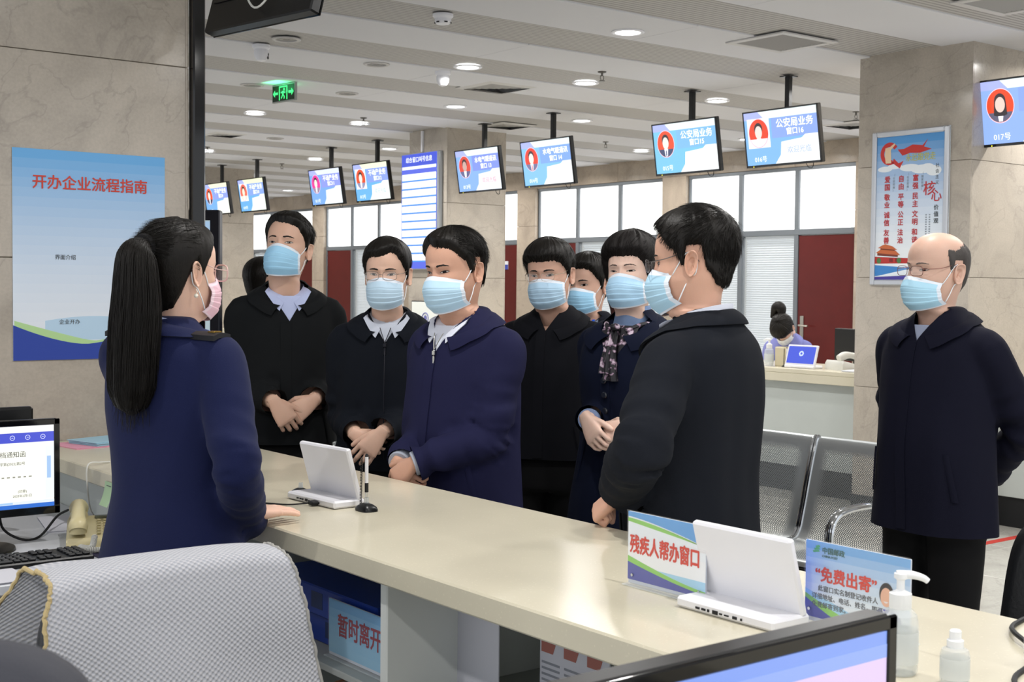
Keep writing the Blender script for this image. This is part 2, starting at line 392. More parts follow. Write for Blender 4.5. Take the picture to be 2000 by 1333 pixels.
for x in LX:
    for y in LY:
        if any(a-.15 < x < a+b+.15 and c-.15 < y < c+d+.15 for a, b, c, d in ((7.6, .92, 4.97, .9), (7.68, .76, 11.07, .7), (7.66, .8, 16.98, .8))): continue
        if (x, y) in ((5.69, 9.73), (6.84, 13.22), (6.84, 6.20), (6.84, 4.42)): continue
        lb = seen.get((x, y))
        if lb is None:
            pr = np.array([x, y, CEIL])-CAM; c = np.array([pr@CR, pr@CU, pr@CF]); uu, vv = 1000+FPX*c[0]/c[2], 666.5-FPX*c[1]/c[2]
            vis = c[2] > 0 and -20 < uu < 2020 and -20 < vv
            lb = ('lit downlight over the %s, %s' % ({5.69: 'near aisle', 6.84: 'middle aisle', 8.34: 'back counter', 10.70: 'red doors'}[x], {2.65: 'level with the visitors chair', 4.42: 'level with the near columns', 6.20: 'just beyond the near columns', 7.94: 'level with screen 15', 9.73: 'level with screen 14', 11.40: 'level with the middle column', 13.22: 'just beyond the middle column', 15.0: 'before the far column', 17.6: 'beyond the far column', 20.2: 'well beyond the far column', 22.8: 'at the far end'}[y]))
        downlight(x, y, True, lb)
for x in (-.9, 1.9, 3.9):
    for y in (-1.0, .9, 2.9): downlight(x, y, True, 'lit downlight over the %s, %s' % ({-.9: 'staff area', 1.9: 'near service counter', 3.9: 'steel waiting benches'}[x], {-1.0: 'behind the photographer', .9: 'level with the foreground monitor', 2.9: 'level with the two men at the counter'}[y]))
for x, y, lb in ((4.14, 7.84, 'unlit grey downlight below the black back of the hanging screen'), (5.11, 8.28, 'unlit grey downlight right of the dome camera'), (5.69, 9.69, 'unlit grey downlight right of the exit sign'), (4.87, 9.81, 'unlit grey downlight left of the exit sign'), (6.82, 13.17, 'small unlit downlight beside the far ceiling vent')):
    downlight(x, y, False, lb, .075)

M_VENT = mat('vent_grey', '#9d9b99', .6); M_VENTDARK = mat('vent_dark', '#83817e', .8); M_VENTFR = mat('vent_frame', '#c9c7c5', .5)
def slat_vent(x0, y0, x1, y1, label, n=13, along='x'):
    e = empty('ceiling_vent', (x0, y0, CEIL)); tag(e, label, 'vent', 'square ceiling vents'); w_, h = x1-x0, y1-y0
    for a, b in (((0, 0), (w_, .05)), ((0, h-.05), (w_, h)), ((0, .05), (.05, h-.05)), ((w_-.05, .05), (w_, h-.05))): MB().bbox((*a, -.012), (*b, .0), .003).obj('frame_bar', M_VENTFR, e)
    MB().box((.05, .05, .003), (w_-.05, h-.05, .006)).obj('backing', mat('vent_deep', '#38383a', .7), e, smooth=False)
    for k in range(n):
        y = .05+(h-.1)*(k+.5)/n; MB().poly([(.05, y-.0075, -.001), (w_-.05, y-.0075, -.001), (w_-.05, y+.0075, -.009), (.05, y+.0075, -.009)]).obj('slat', M_VENT, e, smooth=False)
def cone_vent(x0, y0, x1, y1, label):
    e = empty('ceiling_vent', ((x0+x1)/2, (y0+y1)/2, CEIL)); tag(e, label, 'vent', 'square ceiling vents'); s = (x1-x0)/2
    MB().box((-s, -s, .003), (s, s, .006)).obj('backing', M_VENTDARK, e, smooth=False)
    for k in range(5):
        r = s*(1-k*.19); q = r-.045; m = MB()
        a = [(-r, -r), (r, -r), (r, r), (-r, r)]; b = [(-q, -q), (q, -q), (q, q), (-q, q)]
        for i in range(4): m.poly([(*a[i], .001), (*a[(i+1) % 4], .001), (*b[(i+1) % 4], -.012), (*b[i], -.012)])
        m.obj('ring', M_VENTFR if k == 0 else M_VENT, e, smooth=False)
slat_vent(6.41, 5.54, 6.95, 6.04, 'large slatted ceiling vent near the right marble column')
slat_vent(6.48, 3.90, 7.0, 4.40, 'dark slatted ceiling vent cut by the top edge above the right column')
cone_vent(6.22, 8.38, 6.70, 8.84, 'stepped square ceiling vent above the middle column')
cone_vent(6.06, 13.0, 6.44, 13.5, 'stepped ceiling vent far left beyond the exit sign')
cone_vent(7.85, 10.35, 8.28, 10.78, 'stepped ceiling vent tucked by the top of the middle column')
cone_vent(10.33, 8.0, 10.80, 8.45, 'pale ceiling vent seen right of screen 16')

def sprinkler(x, y, label):
    e = empty('sprinkler', (x, y, CEIL)); tag(e, label, 'sprinkler', 'ceiling sprinklers'); mt = mat('sprinkler_metal', '#6b6863', .4, .7)
    MB().lathe([(.0, 0), (.034, 0), (.030, -.008), (.012, -.012), (.0, -.012)], 16, caps=False).obj('rosette', mt, e)
    m = MB(); m.tube([(0, 0, -.01), (0, 0, -.035)], .008, 8); m.tube([(-.014, 0, -.03), (-.018, 0, -.05), (-.006, 0, -.068)], .003, 6); m.tube([(.014, 0, -.03), (.018, 0, -.05), (.006, 0, -.068)], .003, 6)
    m.obj('frame', mt, e); MB().lathe([(0, -.068), (.022, -.068), (.022, -.072), (0, -.072)], 14, caps=False).obj('deflector', mt, e)
for x, y, lb in ((6.584, 7.454, 'sprinkler between the nearest lit downlights'), (9.749, 10.962, 'sprinkler between screens 14 and 15'), (6.637, 10.987, 'sprinkler above a lit downlight left of the middle column'), (9.786, 7.589, 'sprinkler close beside the right marble column'), (6.644, 14.548, 'sprinkler far left under the ceiling strips'), (8.308, 15.85, 'sprinkler far off above the magenta portrait screen')): sprinkler(x, y, lb)
e = empty('smoke_detector', (4.488, 6.522, CEIL)); tag(e, 'white round smoke detector on the ceiling near the top edge', 'detector')
MB().lathe([(.0, 0), (.062, 0), (.062, -.014), (.050, -.026), (.050, -.045), (.040, -.058), (0, -.060)], 28, caps=False).obj('housing', M_WHITE, e)
for k in range(6): 
    a = k*PI/3+.3; M_ = frame_from((-math.sin(a), math.cos(a), 0), (0, 0, 1), (math.cos(a), math.sin(a), 0), (0, 0, 0)); MB().box((-.010, -.055, .0475), (.010, -.047, .0505), M=M_).obj('slot', M_BLACKMATTE, e, smooth=False)
def dome_camera(x, y, ang, label, up=False):
    e = empty('ceiling_camera', (x, y, CEIL), ang); tag(e, label, 'camera', 'white ceiling cameras')
    MB().lathe([(.0, 0), (.060, 0), (.060, -.020), (.052, -.030), (0, -.030)], 24, caps=False).obj('base', M_WHITE, e)
    MB().lathe([(0, -.115), (.03, -.105), (.046, -.08), (.050, -.055), (.046, -.03), (0, -.03)], 22, caps=False).obj('ball', M_WHITE, e)
    m = MB(); 
    for z in (-.062, -.085): m.lathe([(0, .052), (.010, .051), (.012, .044)], 12, frame_from((1, 0, 0), (0, 0, 1), (0, -1, 0), (0, 0, z)), caps=False)
    m.obj('lens', M_BLACKGLOSS, e)
dome_camera(4.113, 8.149, .9, 'white camera ball with dark lenses hanging under the black hanging screen')
dome_camera(5.675, 8.243, 2.5, 'white camera ball beside the stepped vent above the middle column')

# green exit sign
ex = at_z(556, 163, CEIL); e = empty('exit_sign', (ex[0], ex[1], CEIL), .12); tag(e, 'green glowing running man exit sign with arrows hanging from the ceiling', 'sign')
MB().bbox((-.012, -.16, -.150), (.012, .16, -.004), .004).obj('housing', mat('sign_silver', '#9a9c9b', .4, .5), e)
gx = frame_from((0, -1, 0), (0, 0, 1), (-1, 0, 0), (-.0135, 0, -.077)); G = emis('exit_green', '#35e070', 1.6); 
MB().box((-.150, -.062, -.001), (.150, .062, .0006), M=gx).obj('face', mat('exit_face', '#0c2a18', .3), e, smooth=False)
m = MB()
for s in (1, -1): m.prism([(s*.145, 0), (s*.115, .028), (s*.115, .010), (s*.075, .010), (s*.075, -.010), (s*.115, -.010), (s*.115, -.028)][::s], .0008, .0014, gx)
for a, b in (((-.058, -.056), (-.046, .056)), ((.046, -.056), (.058, .056)), ((-.046, .044), (.046, .056))): m.prism([a, (b[0], a[1]), b, (a[0], b[1])], .0008, .0014, gx)
m.prism([(.012+.011*math.cos(t), .028+.011*math.sin(t)) for t in np.linspace(0, 2*PI, 14, endpoint=False)], .0008, .0014, gx)
for pts in ([(-.012, .016), (.010, .014), (.006, -.016), (-.014, -.012)], [(.008, .014), (.030, .002), (.027, -.006), (.004, .004)], [(-.012, .014), (-.032, .004), (-.028, -.004), (-.008, .006)], [(-.012, -.010), (-.030, -.040), (-.020, -.046), (-.002, -.014)], [(.002, -.012), (.022, -.028), (.016, -.050), (.007, -.048), (.010, -.030), (-.006, -.016)]): m.prism(pts, .0008, .0014, gx)
m.obj('symbol', G, e, smooth=False)
gl = bpy.data.lights.new('exit_glow', 'AREA'); gl.size = .2; gl.energy = .55; gl.color = (.1, 1, .35); go = bpy.data.objects.new('light', gl); COL.objects.link(go); go.parent = e; go.location = (-.05, 0, -.06); go.rotation_euler = (0, math.radians(205), 0)

# ---- hanging window screens
def disc(cx, cy, rx, ry, n=40): return [(cx+rx*math.cos(t), cy+ry*math.sin(t)) for t in np.linspace(0, 2*PI, n, endpoint=False)]
SCR = 1.0
def screen_picture(par, M, W, H, q):
    """the picture on a window screen: layered flat pieces; M maps (right, up, out)"""
    lay = [0.0010]
    def sh(pts, col, name='picture', st=SCR):
        lay[0] += .00035; MB().prism(pts, lay[0]-.0003, lay[0], M).obj(name, emis('scr_'+col, col, st), par, smooth=False)
    R = lambda x0, y0, x1, y1: [(x0*W, y0*H), (x1*W, y0*H), (x1*W, y1*H), (x0*W, y1*H)]
    X = lambda x, y: (x*W, y*H)
    sh(R(-.5, -.5, .5, .5), q.get('bg', '#7fb6ee')); sh(R(-.5, .36, .5, .5), q.get('top', '#e6f7fb')); sh([X(-.5, .36), X(-.5, .5), X(-.30, .5), X(-.22, .36)], '#aab4f4')
    sh(R(-.12, -.02, .5, .36), q.get('head', '#8aa6ec'))
    sh([X(-.10, -.5), X(-.02, -.34), X(.0, -.10), X(.28, -.06), X(.33, .0), X(.5, .0), X(.5, -.5)], q.get('card', '#fbfeff'), 'card', SCR*1.05)
    if q.get('photo'): sh(R(-.46, -.18, -.15, .38), '#f6f6fb')
    cx, cy = -.305, .10; rx, ry = .135*W, .265*H
    sh(disc(cx*W, cy*H, rx*1.05, ry*1.05), '#f0d5e6'); sh(disc(cx*W, cy*H, rx, ry), q.get('disc', '#e2401f'), 'portrait_ground')
    ex = lambda x: cx*W+x*rx; ey = lambda y: cy*H+y*ry
    sd = [(x, y) for x, y in disc(cx*W, cy*H, rx*.985, ry*.985, 60) if y < ey(-.38)]; sh(sd, q.get('coat', '#3a3f58'), 'portrait_coat')
    sh([(ex(-.24), ey(-.36)), (ex(.24), ey(-.36)), (ex(.14), ey(-.95)), (ex(-.14), ey(-.95))], q.get('shirt', '#f3f3fb'))
    if q.get('tie'): sh([(ex(-.05), ey(-.5)), (ex(.05), ey(-.5)), (ex(.07), ey(-.9)), (ex(-.07), ey(-.9))], q['tie'])
    if q.get('long'): sh([(ex(a), ey(b)) for a, b in ((-.42, .35), (.42, .35), (.5, -.55), (.26, -.62), (-.26, -.62), (-.5, -.55))], '#2a2024')
    sh(disc(ex(0), ey(.30), rx*.42, ry*.44), q.get('hair', '#33262a'), 'portrait_hair'); sh(disc(ex(0), ey(.06), rx*.36, ry*.46), q.get('face', '#fbe7dc'), 'portrait_face')
    lw = emis('scr_text', '#ffffff', SCR*1.1); tx = lambda s, x, y, sz, mt=lw, **k: lettering(s, sz, (M[0], M[1]+M[0]@np.array([x*W, y*H, lay[0]+.0006])), mt, par, **k)
    tx(q['title'], .20, .235, .072 if len(q['title']) < 6 else .060, bold=.0012); tx(q['win'], .20, .075, .056, bold=.001)
    tx(q['no'], -.30, -.40, .050)
    if q.get('card_text'): tx(q['card_text'], .24, -.27, .058, emis('scr_ct_'+q.get('ctc', '#9fb8e6'), q.get('ctc', '#9fb8e6'), SCR*.9))
def hanging_screen(yc, label, q, x=7.72, group='screens hanging over the back service counter', W=.735, H=.435, tilt=9.0, fs=-1):
    zc = 2.715; e = empty('hanging_screen', (x, yc, CEIL)); tag(e, label, 'screen', group)
    t = math.radians(tilt); r = np.array([0, fs*1.0, 0]); n = np.array([fs*math.cos(t), 0, -math.sin(t)]); u = np.cross(n, r); o = np.array([0, 0, zc-CEIL])
    M = frame_from(r, u, n, o)
    MB().bbox((-W/2, -H/2, -.045), (W/2, H/2, .0), .006, M=M).obj('case', M_BLACK, e)
    f = .0115
    for k, (a, b) in enumerate((((-W/2, H/2-f), (W/2, H/2)), ((-W/2, -H/2), (W/2, -H/2+.018)), ((-W/2, -H/2), (-W/2+f, H/2)), ((W/2-f, -H/2), (W/2, H/2)))): MB().bbox((*a, -.001), (*b, .006), .002, M=M).obj('bezel', M_BLACKGLOSS, e)
    MB().prism(disc(-W/2+.075, -H/2+.007, .0045, .0045, 10), .006, .0075, M).obj('power_light', emis('led_yellow', '#e8e23a', 1.5), e, smooth=False)
    if q: screen_picture(e, frame_from(r, u, n, o+u*.003), W-.024, H-.030, q)
    px = -fs*.075; m = MB(); m.bbox((px-.02, -.022, zc-CEIL-.02), (px+.02, .022, 0), .003); m.obj('pole', M_BLACK, e)
    MB().bbox((px-.05, -.05, -.008), (px+.05, .05, 0), .002).obj('ceiling_plate', M_BLACK, e)
    m = MB(); m.bbox((-.10, -.08, -.066), (.10, .10, -.045), .004, M=M); m.obj('bracket', M_BLACK, e)
    m = MB(); b = lambda x_, y_, z_: M[0]@np.array([x_, y_, z_])+o
    m.tube(spline([b(.17, -H/2+.02, -.05), b(.19, -H/2-.03, -.055), b(.23, -H/2-.035, -.055), b(.25, -H/2+.01, -.05)], 12), .003, 6); m.obj('cable', M_BLACKMATTE, e)
    return e
S_ = 'hanging screen with a '
hanging_screen(6.68, S_+'woman in a white uniform, reading window 16', dict(title='公安局业务', win='窗口16', no='016号', photo=True, coat='#e6e9f6', shirt='#ffffff', face='#f7dcd3', card_text='欢迎光临'))
hanging_screen(7.70, S_+'dark uniformed person and a white card, reading window 15', dict(title='公安局业务', win='窗口15', no='015号', disc='#e5491f', coat='#3c4568', tie='#5b6486', bg='#78c2ea', head='#7db8ea'))
hanging_screen(9.50, S_+'man in a red tie, reading window 14', dict(title='水电气暖通讯', win='窗口 14', no='014号', disc='#e0371b', coat='#6d6f96', tie='#d8485a', bg='#83c0f0', head='#7ea6ee'))
hanging_screen(10.58, S_+'dim bluish portrait, reading window 13', dict(title='水电气暖通讯', win='窗口 13', no='013号', disc='#d9412f', coat='#5c608c', face='#c9a59c', card='#e9f1fd', bg='#86b0ee', head='#7f93ea', card_text='欢迎光临', ctc='#e8a0a8'))
hanging_screen(12.60, S_+'pale portrait and yellowish border, left of the blue board', dict(title='不动产业务', win='窗口12', no='012号', disc='#e0502a', photo=True, coat='#8b93b4', top='#eef7d6', card='#f1fbf6', bg='#6cb4ee', head='#8ba2f0', card_text='欢迎光临', ctc='#b9cfd8'))
hanging_screen(13.63, S_+'magenta disc behind the portrait', dict(title='不动产业务', win='窗口11', no='011号', disc='#e8399a', coat='#9a86a0', top='#dfe6fb', card='#e9f6fb', bg='#7aaaf0', head='#8f9cf0'))
hanging_screen(15.55, S_+'faded portrait and cream card, second from the far end', dict(title='不动产业务', win='窗口10', no='010号', disc='#e56a55', photo=True, face='#fbecd2', coat='#e8e2d0', top='#f3f6cf', card='#eef9ec', bg='#6ab0ea', head='#88a6e8'))
hanging_screen(16.60, S_+'orange disc, farthest of the row beside the far column', dict(title='不动产业务', win='窗口9', no='009号', disc='#e3552f', top='#f4f3d4', card='#f3f6ea', bg='#77b0ec', head='#8fa2ea'))
hanging_screen(4.62, S_+'long haired woman, cut by the right edge beside the column', dict(title='公安局业务', win='窗口17', no='017号', disc='#e5471d', coat='#5c5a72', long=True, bg='#8fb0f2', face='#f3cfc2'))
# the screen over the near counter shows its back
tv = hanging_screen(4.46, 'black back of a hanging screen with a loose white cable, cut by the top edge', None, x=2.315, tilt=16, fs=1, group=None, W=.65, H=.43)
for ch in list(tv.children):
    if ch.name.startswith('cable'): bpy.data.objects.remove(ch)
tv.rotation_euler = (0, 0, .17)
m = MB(); 
t = math.radians(16); n_ = np.array([math.cos(t), 0, -math.sin(t)]); r_ = np.array([0, 1.0, 0]); u_ = np.cross(n_, r_); o_ = np.array([0, 0, 2.715-CEIL]); bk = lambda a, b, c: o_+r_*a+u_*b+n_*c
m.tube(spline([bk(.13, .16, -.06), bk(.10, -.03, -.075), bk(.0, -.165, -.07), bk(-.08, -.15, -.07), bk(-.11, -.03, -.068), bk(-.10, .06, -.06)], 26), .0042, 8); m.obj('cable', mat('white_cable', '#cfcfc9', .5), tv)
m = MB()
for a, b, c, d in ((-.30, -.12, -.22, .20), (-.17, -.08, -.13, .19), (.18, -.10, .30, .19)): m.bbox((a, b, -.052), (c, d, -.044), .003, M=frame_from(r_, u_, n_, o_))
m.obj('connector_cover', M_BLACKGLOSS, tv)

# ---- tall blue queue board on the middle column
e = empty('queue_board', (7.68, 11.49, 2.34)); tag(e, 'tall bright blue and white queue board on the middle column', 'display board')
bx = frame_from((0, -1, 0), (0, 0, 1), (-1, 0, 0), (0, 0, 0)); W, H = .70, 1.22
MB().bbox((-W/2, -H/2, .002), (W/2, H/2, .055), .004, M=bx).obj('case', mat('board_silver', '#aeb4ba', .3, .6), e)
MB().box((-W/2+.008, -H/2+.008, .055), (W/2-.030, H/2-.008, .0565), M=bx).obj('face', emis('board_blue', '#5566e0', .95), e, smooth=False)
MB().box((-W/2+.012, H/2-.13, .0566), (W/2-.034, H/2-.012, .0572), M=bx).obj('header', emis('board_head', '#3f55d8', .9), e, smooth=False)
lettering('综合窗口叫号信息', .062, (bx[0], bx[1]+bx[0]@np.array([-.012, H/2-.072, .0578])), emis('board_text', '#f2f6ff', 1.0), e, bold=.0008)
z = H/2-.155
MB().box((-W/2+.02, z-.012, .0566), (W/2-.042, z+.02, .0572), M=bx).obj('row', emis('board_row', '#eef4ff', 1.1), e, smooth=False); z -= .085
for k in range(11):
    MB().box((-W/2+.018, z-.042, .0566), (W/2-.040, z+.026, .0572), M=bx).obj('row', emis('board_row', '#eef4ff', 1.1), e, smooth=False)
    MB().box((-W/2+.018, z-.054, .0566), (W/2-.040, z-.044, .0572), M=bx).obj('row_line', emis('board_line', '#4aa0ee', .95), e, smooth=False); z -= .0845
# small notice on the middle column
e = empty('column_notice', (7.676, 11.42, 1.24)); tag(e, 'small framed white notice with a round emblem on the middle column', 'notice')
MB().bbox((-.27, -.16, 0), (.27, .16, .012), .003, M=frame_from((0, -1, 0), (0, 0, 1), (-1, 0, 0), (0, 0, 0))).obj('frame', M_BLACK, e); mx = frame_from((0, -1, 0), (0, 0, 1), (-1, 0, 0), (-.0125, 0, 0))
MB().box((-.26, -.15, 0), (.26, .15, .001), M=mx).obj('sheet', mat('notice_white', '#eef0ea', .5), e, smooth=False)
m = MB(); t_ = np.linspace(0, 2*PI, 32, endpoint=False); m.tube(np.stack([.055*np.cos(t_), .055*np.sin(t_)-.02, 0*t_+.002], -1), .006, 6, closed=True); m.prism(disc(0, -.02, .03, .03, 24), .001, .002); m.v = [q@mx[0].T+mx[1] for q in m.v]; m.obj('emblem', mat('emblem_blue', '#6f6fae', .5), e)
# ================================================================== counters and desks
def speckle_mat(name, col, rough=.22):
    m = bpy.data.materials.new(name); m.use_nodes = True; nt = m.node_tree; N = nt.nodes; L = nt.links; b = N['Principled BSDF']
    tc = N.new('ShaderNodeTexCoord'); v = N.new('ShaderNodeTexVoronoi'); v.inputs['Scale'].default_value = 95; L.new(tc.outputs['Object'], v.inputs['Vector'])
    r = N.new('ShaderNodeMapRange'); r.inputs[1].default_value = .10; r.inputs[2].default_value = .22; r.inputs[3].default_value = 1.10; r.inputs[4].default_value = 1.0; L.new(v.outputs['Distance'], r.inputs[0])
    n = N.new('ShaderNodeTexNoise'); n.inputs['Scale'].default_value = 3; n.inputs['Detail'].default_value = 4; L.new(tc.outputs['Object'], n.inputs['Vector'])
    r2 = N.new('ShaderNodeMapRange'); r2.inputs[1].default_value = .3; r2.inputs[2].default_value = .7; r2.inputs[3].default_value = .96; r2.inputs[4].default_value = 1.04; L.new(n.outputs['Fac'], r2.inputs[0])
    mu = N.new('ShaderNodeMath'); mu.operation = 'MULTIPLY'; L.new(r.outputs[0], mu.inputs[0]); L.new(r2.outputs[0], mu.inputs[1])
    s = N.new('ShaderNodeVectorMath'); s.operation = 'SCALE'; s.inputs[0].default_value = srgb(col); L.new(mu.outputs[0], s.inputs['Scale']); L.new(s.outputs[0], b.inputs['Base Color'])
    b.inputs['Roughness'].default_value = rough; return m
M_TOP = speckle_mat('counter_stone', '#d3ccb6', .24)
M_PANEL = mat('counter_panel', '#bcc2bf', .45, var=(4, .02))
M_EDGE = mat('panel_edge', '#dfe3e0', .4)
M_SHELF = mat('shelf_board', '#a9aeac', .5)
ZC = .95
e = empty('service_counter', (1.85, 2.5, 0)); tag(e, 'long cream stone topped service counter running diagonally past the standing visitors', 'counter')
def part(name, a, b, mt, r=.003, par=e, off=(1.85, 2.5, 0)): return MB().bbox(np.array(a)-off, np.array(b)-off, r).obj(name, mt, par)
part('counter_top', (1.508, .15, ZC-.052), (2.195, 4.965, ZC), M_TOP, .004)
part('front_panel', (2.085, .2, .1), (2.105, 4.965, ZC-.053), M_PANEL); part('kick_board', (2.05, .2, 0), (2.07, 4.965, .1), M_BLACKMATTE)
for y in (.25, .92, 1.665, 2.535, 3.44, 4.93): part('divider', (1.60, y, 0), (2.085, y+.03, ZC-.053), M_EDGE if y < 3 else M_PANEL)
for a, b in ((.28, .92), (.95, 1.665), (1.695, 2.535), (2.565, 3.44)): part('shelf_board', (1.63, a, .575), (2.085, b, .593), M_SHELF); part('bottom_board', (1.63, a, .08), (2.085, b, .098), M_SHELF)
part('side_panel', (1.60, 3.47, .1), (1.615, 4.93, ZC-.053), M_PANEL)

M_DESK = mat('desk_white', '#c9ccd2', .35)
d = empty('staff_desk', (.8, 4.0, 0)); tag(d, 'white office desk under the left monitor and telephone', 'desk')
o_ = (.8, 4.0, 0)
part('desk_top', (.10, 3.53, .722), (1.598, 4.94, .75), M_DESK, .003, d, o_)
for x in (.12, 1.55): part('leg_panel', (x, 3.60, 0), (x+.03, 4.90, .722), M_DESK, .003, d, o_)
part('modesty_panel', (.15, 4.6, .2), (1.55, 4.62, .722), M_DESK, .003, d, o_)
d2 = empty('staff_desk', (1.05, 1.15, 0)); tag(d2, 'white desk below the foreground monitor, out of the picture', 'desk'); o_ = (1.05, 1.15, 0)
part('desk_top', (.62, .80, .722), (1.59, 1.42, .75), M_DESK, .003, d2, o_)
for x in (.66, 1.52): part('leg_panel', (x, .84, 0), (x+.03, 1.40, .722), M_DESK, .003, d2, o_)

# back service counter, cut by the columns
def back_counter(y0, y1, label):
    e = empty('back_counter', (8.1, (y0+y1)/2, 0)); tag(e, label, 'counter', 'pale service counters along the back'); o_ = (8.1, (y0+y1)/2, 0)
    part('counter_top', (7.78, y0, .915), (8.55, y1, ZC), M_TOP, .004, e, o_); part('fascia', (7.779, y0, .85), (7.80, y1, .9145), M_TOP, .003, e, o_)
    n = max(1, round((y1-y0)/1.72)); w_ = (y1-y0)/n
    for k in range(n): part('front_panel', (7.84, y0+k*w_+.003, .20), (7.86, y0+(k+1)*w_-.003, .85), M_PANEL, .003, e, o_)
    part('kick_board', (7.86, y0, 0), (7.88, y1, .20), M_BLACKMATTE, .002, e, o_)
    part('end_panel', (7.88, y0+.01, 0), (8.5, y0+.03, .915), M_PANEL, .002, e, o_); part('end_panel', (7.88, y1-.03, 0), (8.5, y1-.01, .915), M_PANEL, .002, e, o_)
back_counter(5.885, 11.05, 'pale back counter carrying the small blue laptop beside the right column')
back_counter(11.78, 16.96, 'pale back counter hidden behind the visitors, beyond the middle column')
back_counter(1.2, 4.955, 'pale back counter at the right edge behind the bald man')

# ================================================================== waiting benches of perforated steel
def perf_mat():
    m = bpy.data.materials.new('perforated_steel'); m.use_nodes = True; nt = m.node_tree; N = nt.nodes; L = nt.links; b = N['Principled BSDF']
    b.inputs['Base Color'].default_value = (*srgb('#c6cbcd'), 1); b.inputs['Metallic'].default_value = .8; b.inputs['Roughness'].default_value = .38
    at = N.new('ShaderNodeAttribute'); at.attribute_name = 'holes'; at.attribute_type = 'GEOMETRY'
    sp = N.new('ShaderNodeSeparateXYZ'); L.new(at.outputs['Vector'], sp.inputs[0])
    def cell(off):
        outs = []
        for a, s in (('X', 1.0), ('Y', 1.0)):
            ad = N.new('ShaderNodeMath'); ad.operation = 'ADD'; ad.inputs[1].default_value = off; L.new(sp.outputs[a], ad.inputs[0])
            fr = N.new('ShaderNodeMath'); fr.operation = 'FRACT'; L.new(ad.outputs[0], fr.inputs[0])
            su = N.new('ShaderNodeMath'); su.operation = 'SUBTRACT'; su.inputs[1].default_value = .5; L.new(fr.outputs[0], su.inputs[0])
            pw = N.new('ShaderNodeMath'); pw.operation = 'POWER'; pw.inputs[1].default_value = 2; L.new(su.outputs[0], pw.inputs[0]); outs.append(pw)
        s_ = N.new('ShaderNodeMath'); s_.operation = 'ADD'; L.new(outs[0].outputs[0], s_.inputs[0]); L.new(outs[1].outputs[0], s_.inputs[1])
        lt = N.new('ShaderNodeMath'); lt.operation = 'LESS_THAN'; lt.inputs[1].default_value = .055; L.new(s_.outputs[0], lt.inputs[0]); return lt
    a, c = cell(0.0), cell(.5)
    mx = N.new('ShaderNodeMath'); mx.operation = 'MAXIMUM'; L.new(a.outputs[0], mx.inputs[0]); L.new(c.outputs[0], mx.inputs[1])
    ml = N.new('ShaderNodeMath'); ml.operation = 'MULTIPLY'; L.new(mx.outputs[0], ml.inputs[0]); L.new(sp.outputs['Z'], ml.inputs[1])
    iv = N.new('ShaderNodeMath'); iv.operation = 'SUBTRACT'; iv.inputs[0].default_value = 1; L.new(ml.outputs[0], iv.inputs[1]); L.new(iv.outputs[0], b.inputs['Alpha'])
    return m
M_PERF = perf_mat(); M_STEELDARK = mat('beam_black', '#17181a', .4, .3)
def bench_seat_mesh():
    """one curved seat shell: seat and back in one sheet, x forward (towards -x), local y across"""
    prof = spline([(-.225, 0, .425), (-.20, 0, .448), (-.05, 0, .440), (.13, 0, .425), (.20, 0, .455), (.235, 0, .56), (.275, 0, .72), (.315, 0, .86), (.335, 0, .885)], 40)
    prof = prof-np.array([.0, 0, 0]); W = .255; nu = 13; y = np.linspace(-W, W, nu); dip = (1-(y/W)**2)*.010
    P = np.zeros((40, nu, 3)); P[..., 0] = prof[:, 0:1]+dip*(prof[:, 2:3] > .46); P[..., 1] = y; P[..., 2] = prof[:, 2:3]-dip*(prof[:, 2:3] <= .46)
    V, F = gridf(P); me = bpy.data.meshes.new('shell'); me.from_pydata(V.tolist(), [], F); me.materials.append(M_PERF)
    me.polygons.foreach_set('use_smooth', np.ones(len(F), bool))
    arc = np.concatenate([[0], np.cumsum(np.linalg.norm(np.diff(prof, axis=0), axis=1))]); A = np.zeros((40, nu, 3)); pitch = .0115
    A[..., 0] = (y/pitch); A[..., 1] = (arc/pitch)[:, None]; inside = (np.abs(y) < W-.045)[None]*((arc > .06) & (arc < arc[-1]-.07))[:, None]; A[..., 2] = inside
    at = me.attributes.new('holes', 'FLOAT_VECTOR', 'POINT'); at.data.foreach_set('vector', A.reshape(-1)); return me, prof
SHELL, SPROF = bench_seat_mesh()
rim_m = MB()
for s in (-1, 1): 
    p = SPROF.copy(); p[:, 1] = s*.258; rim_m.tube(p, .0085, 8)
RIM = None
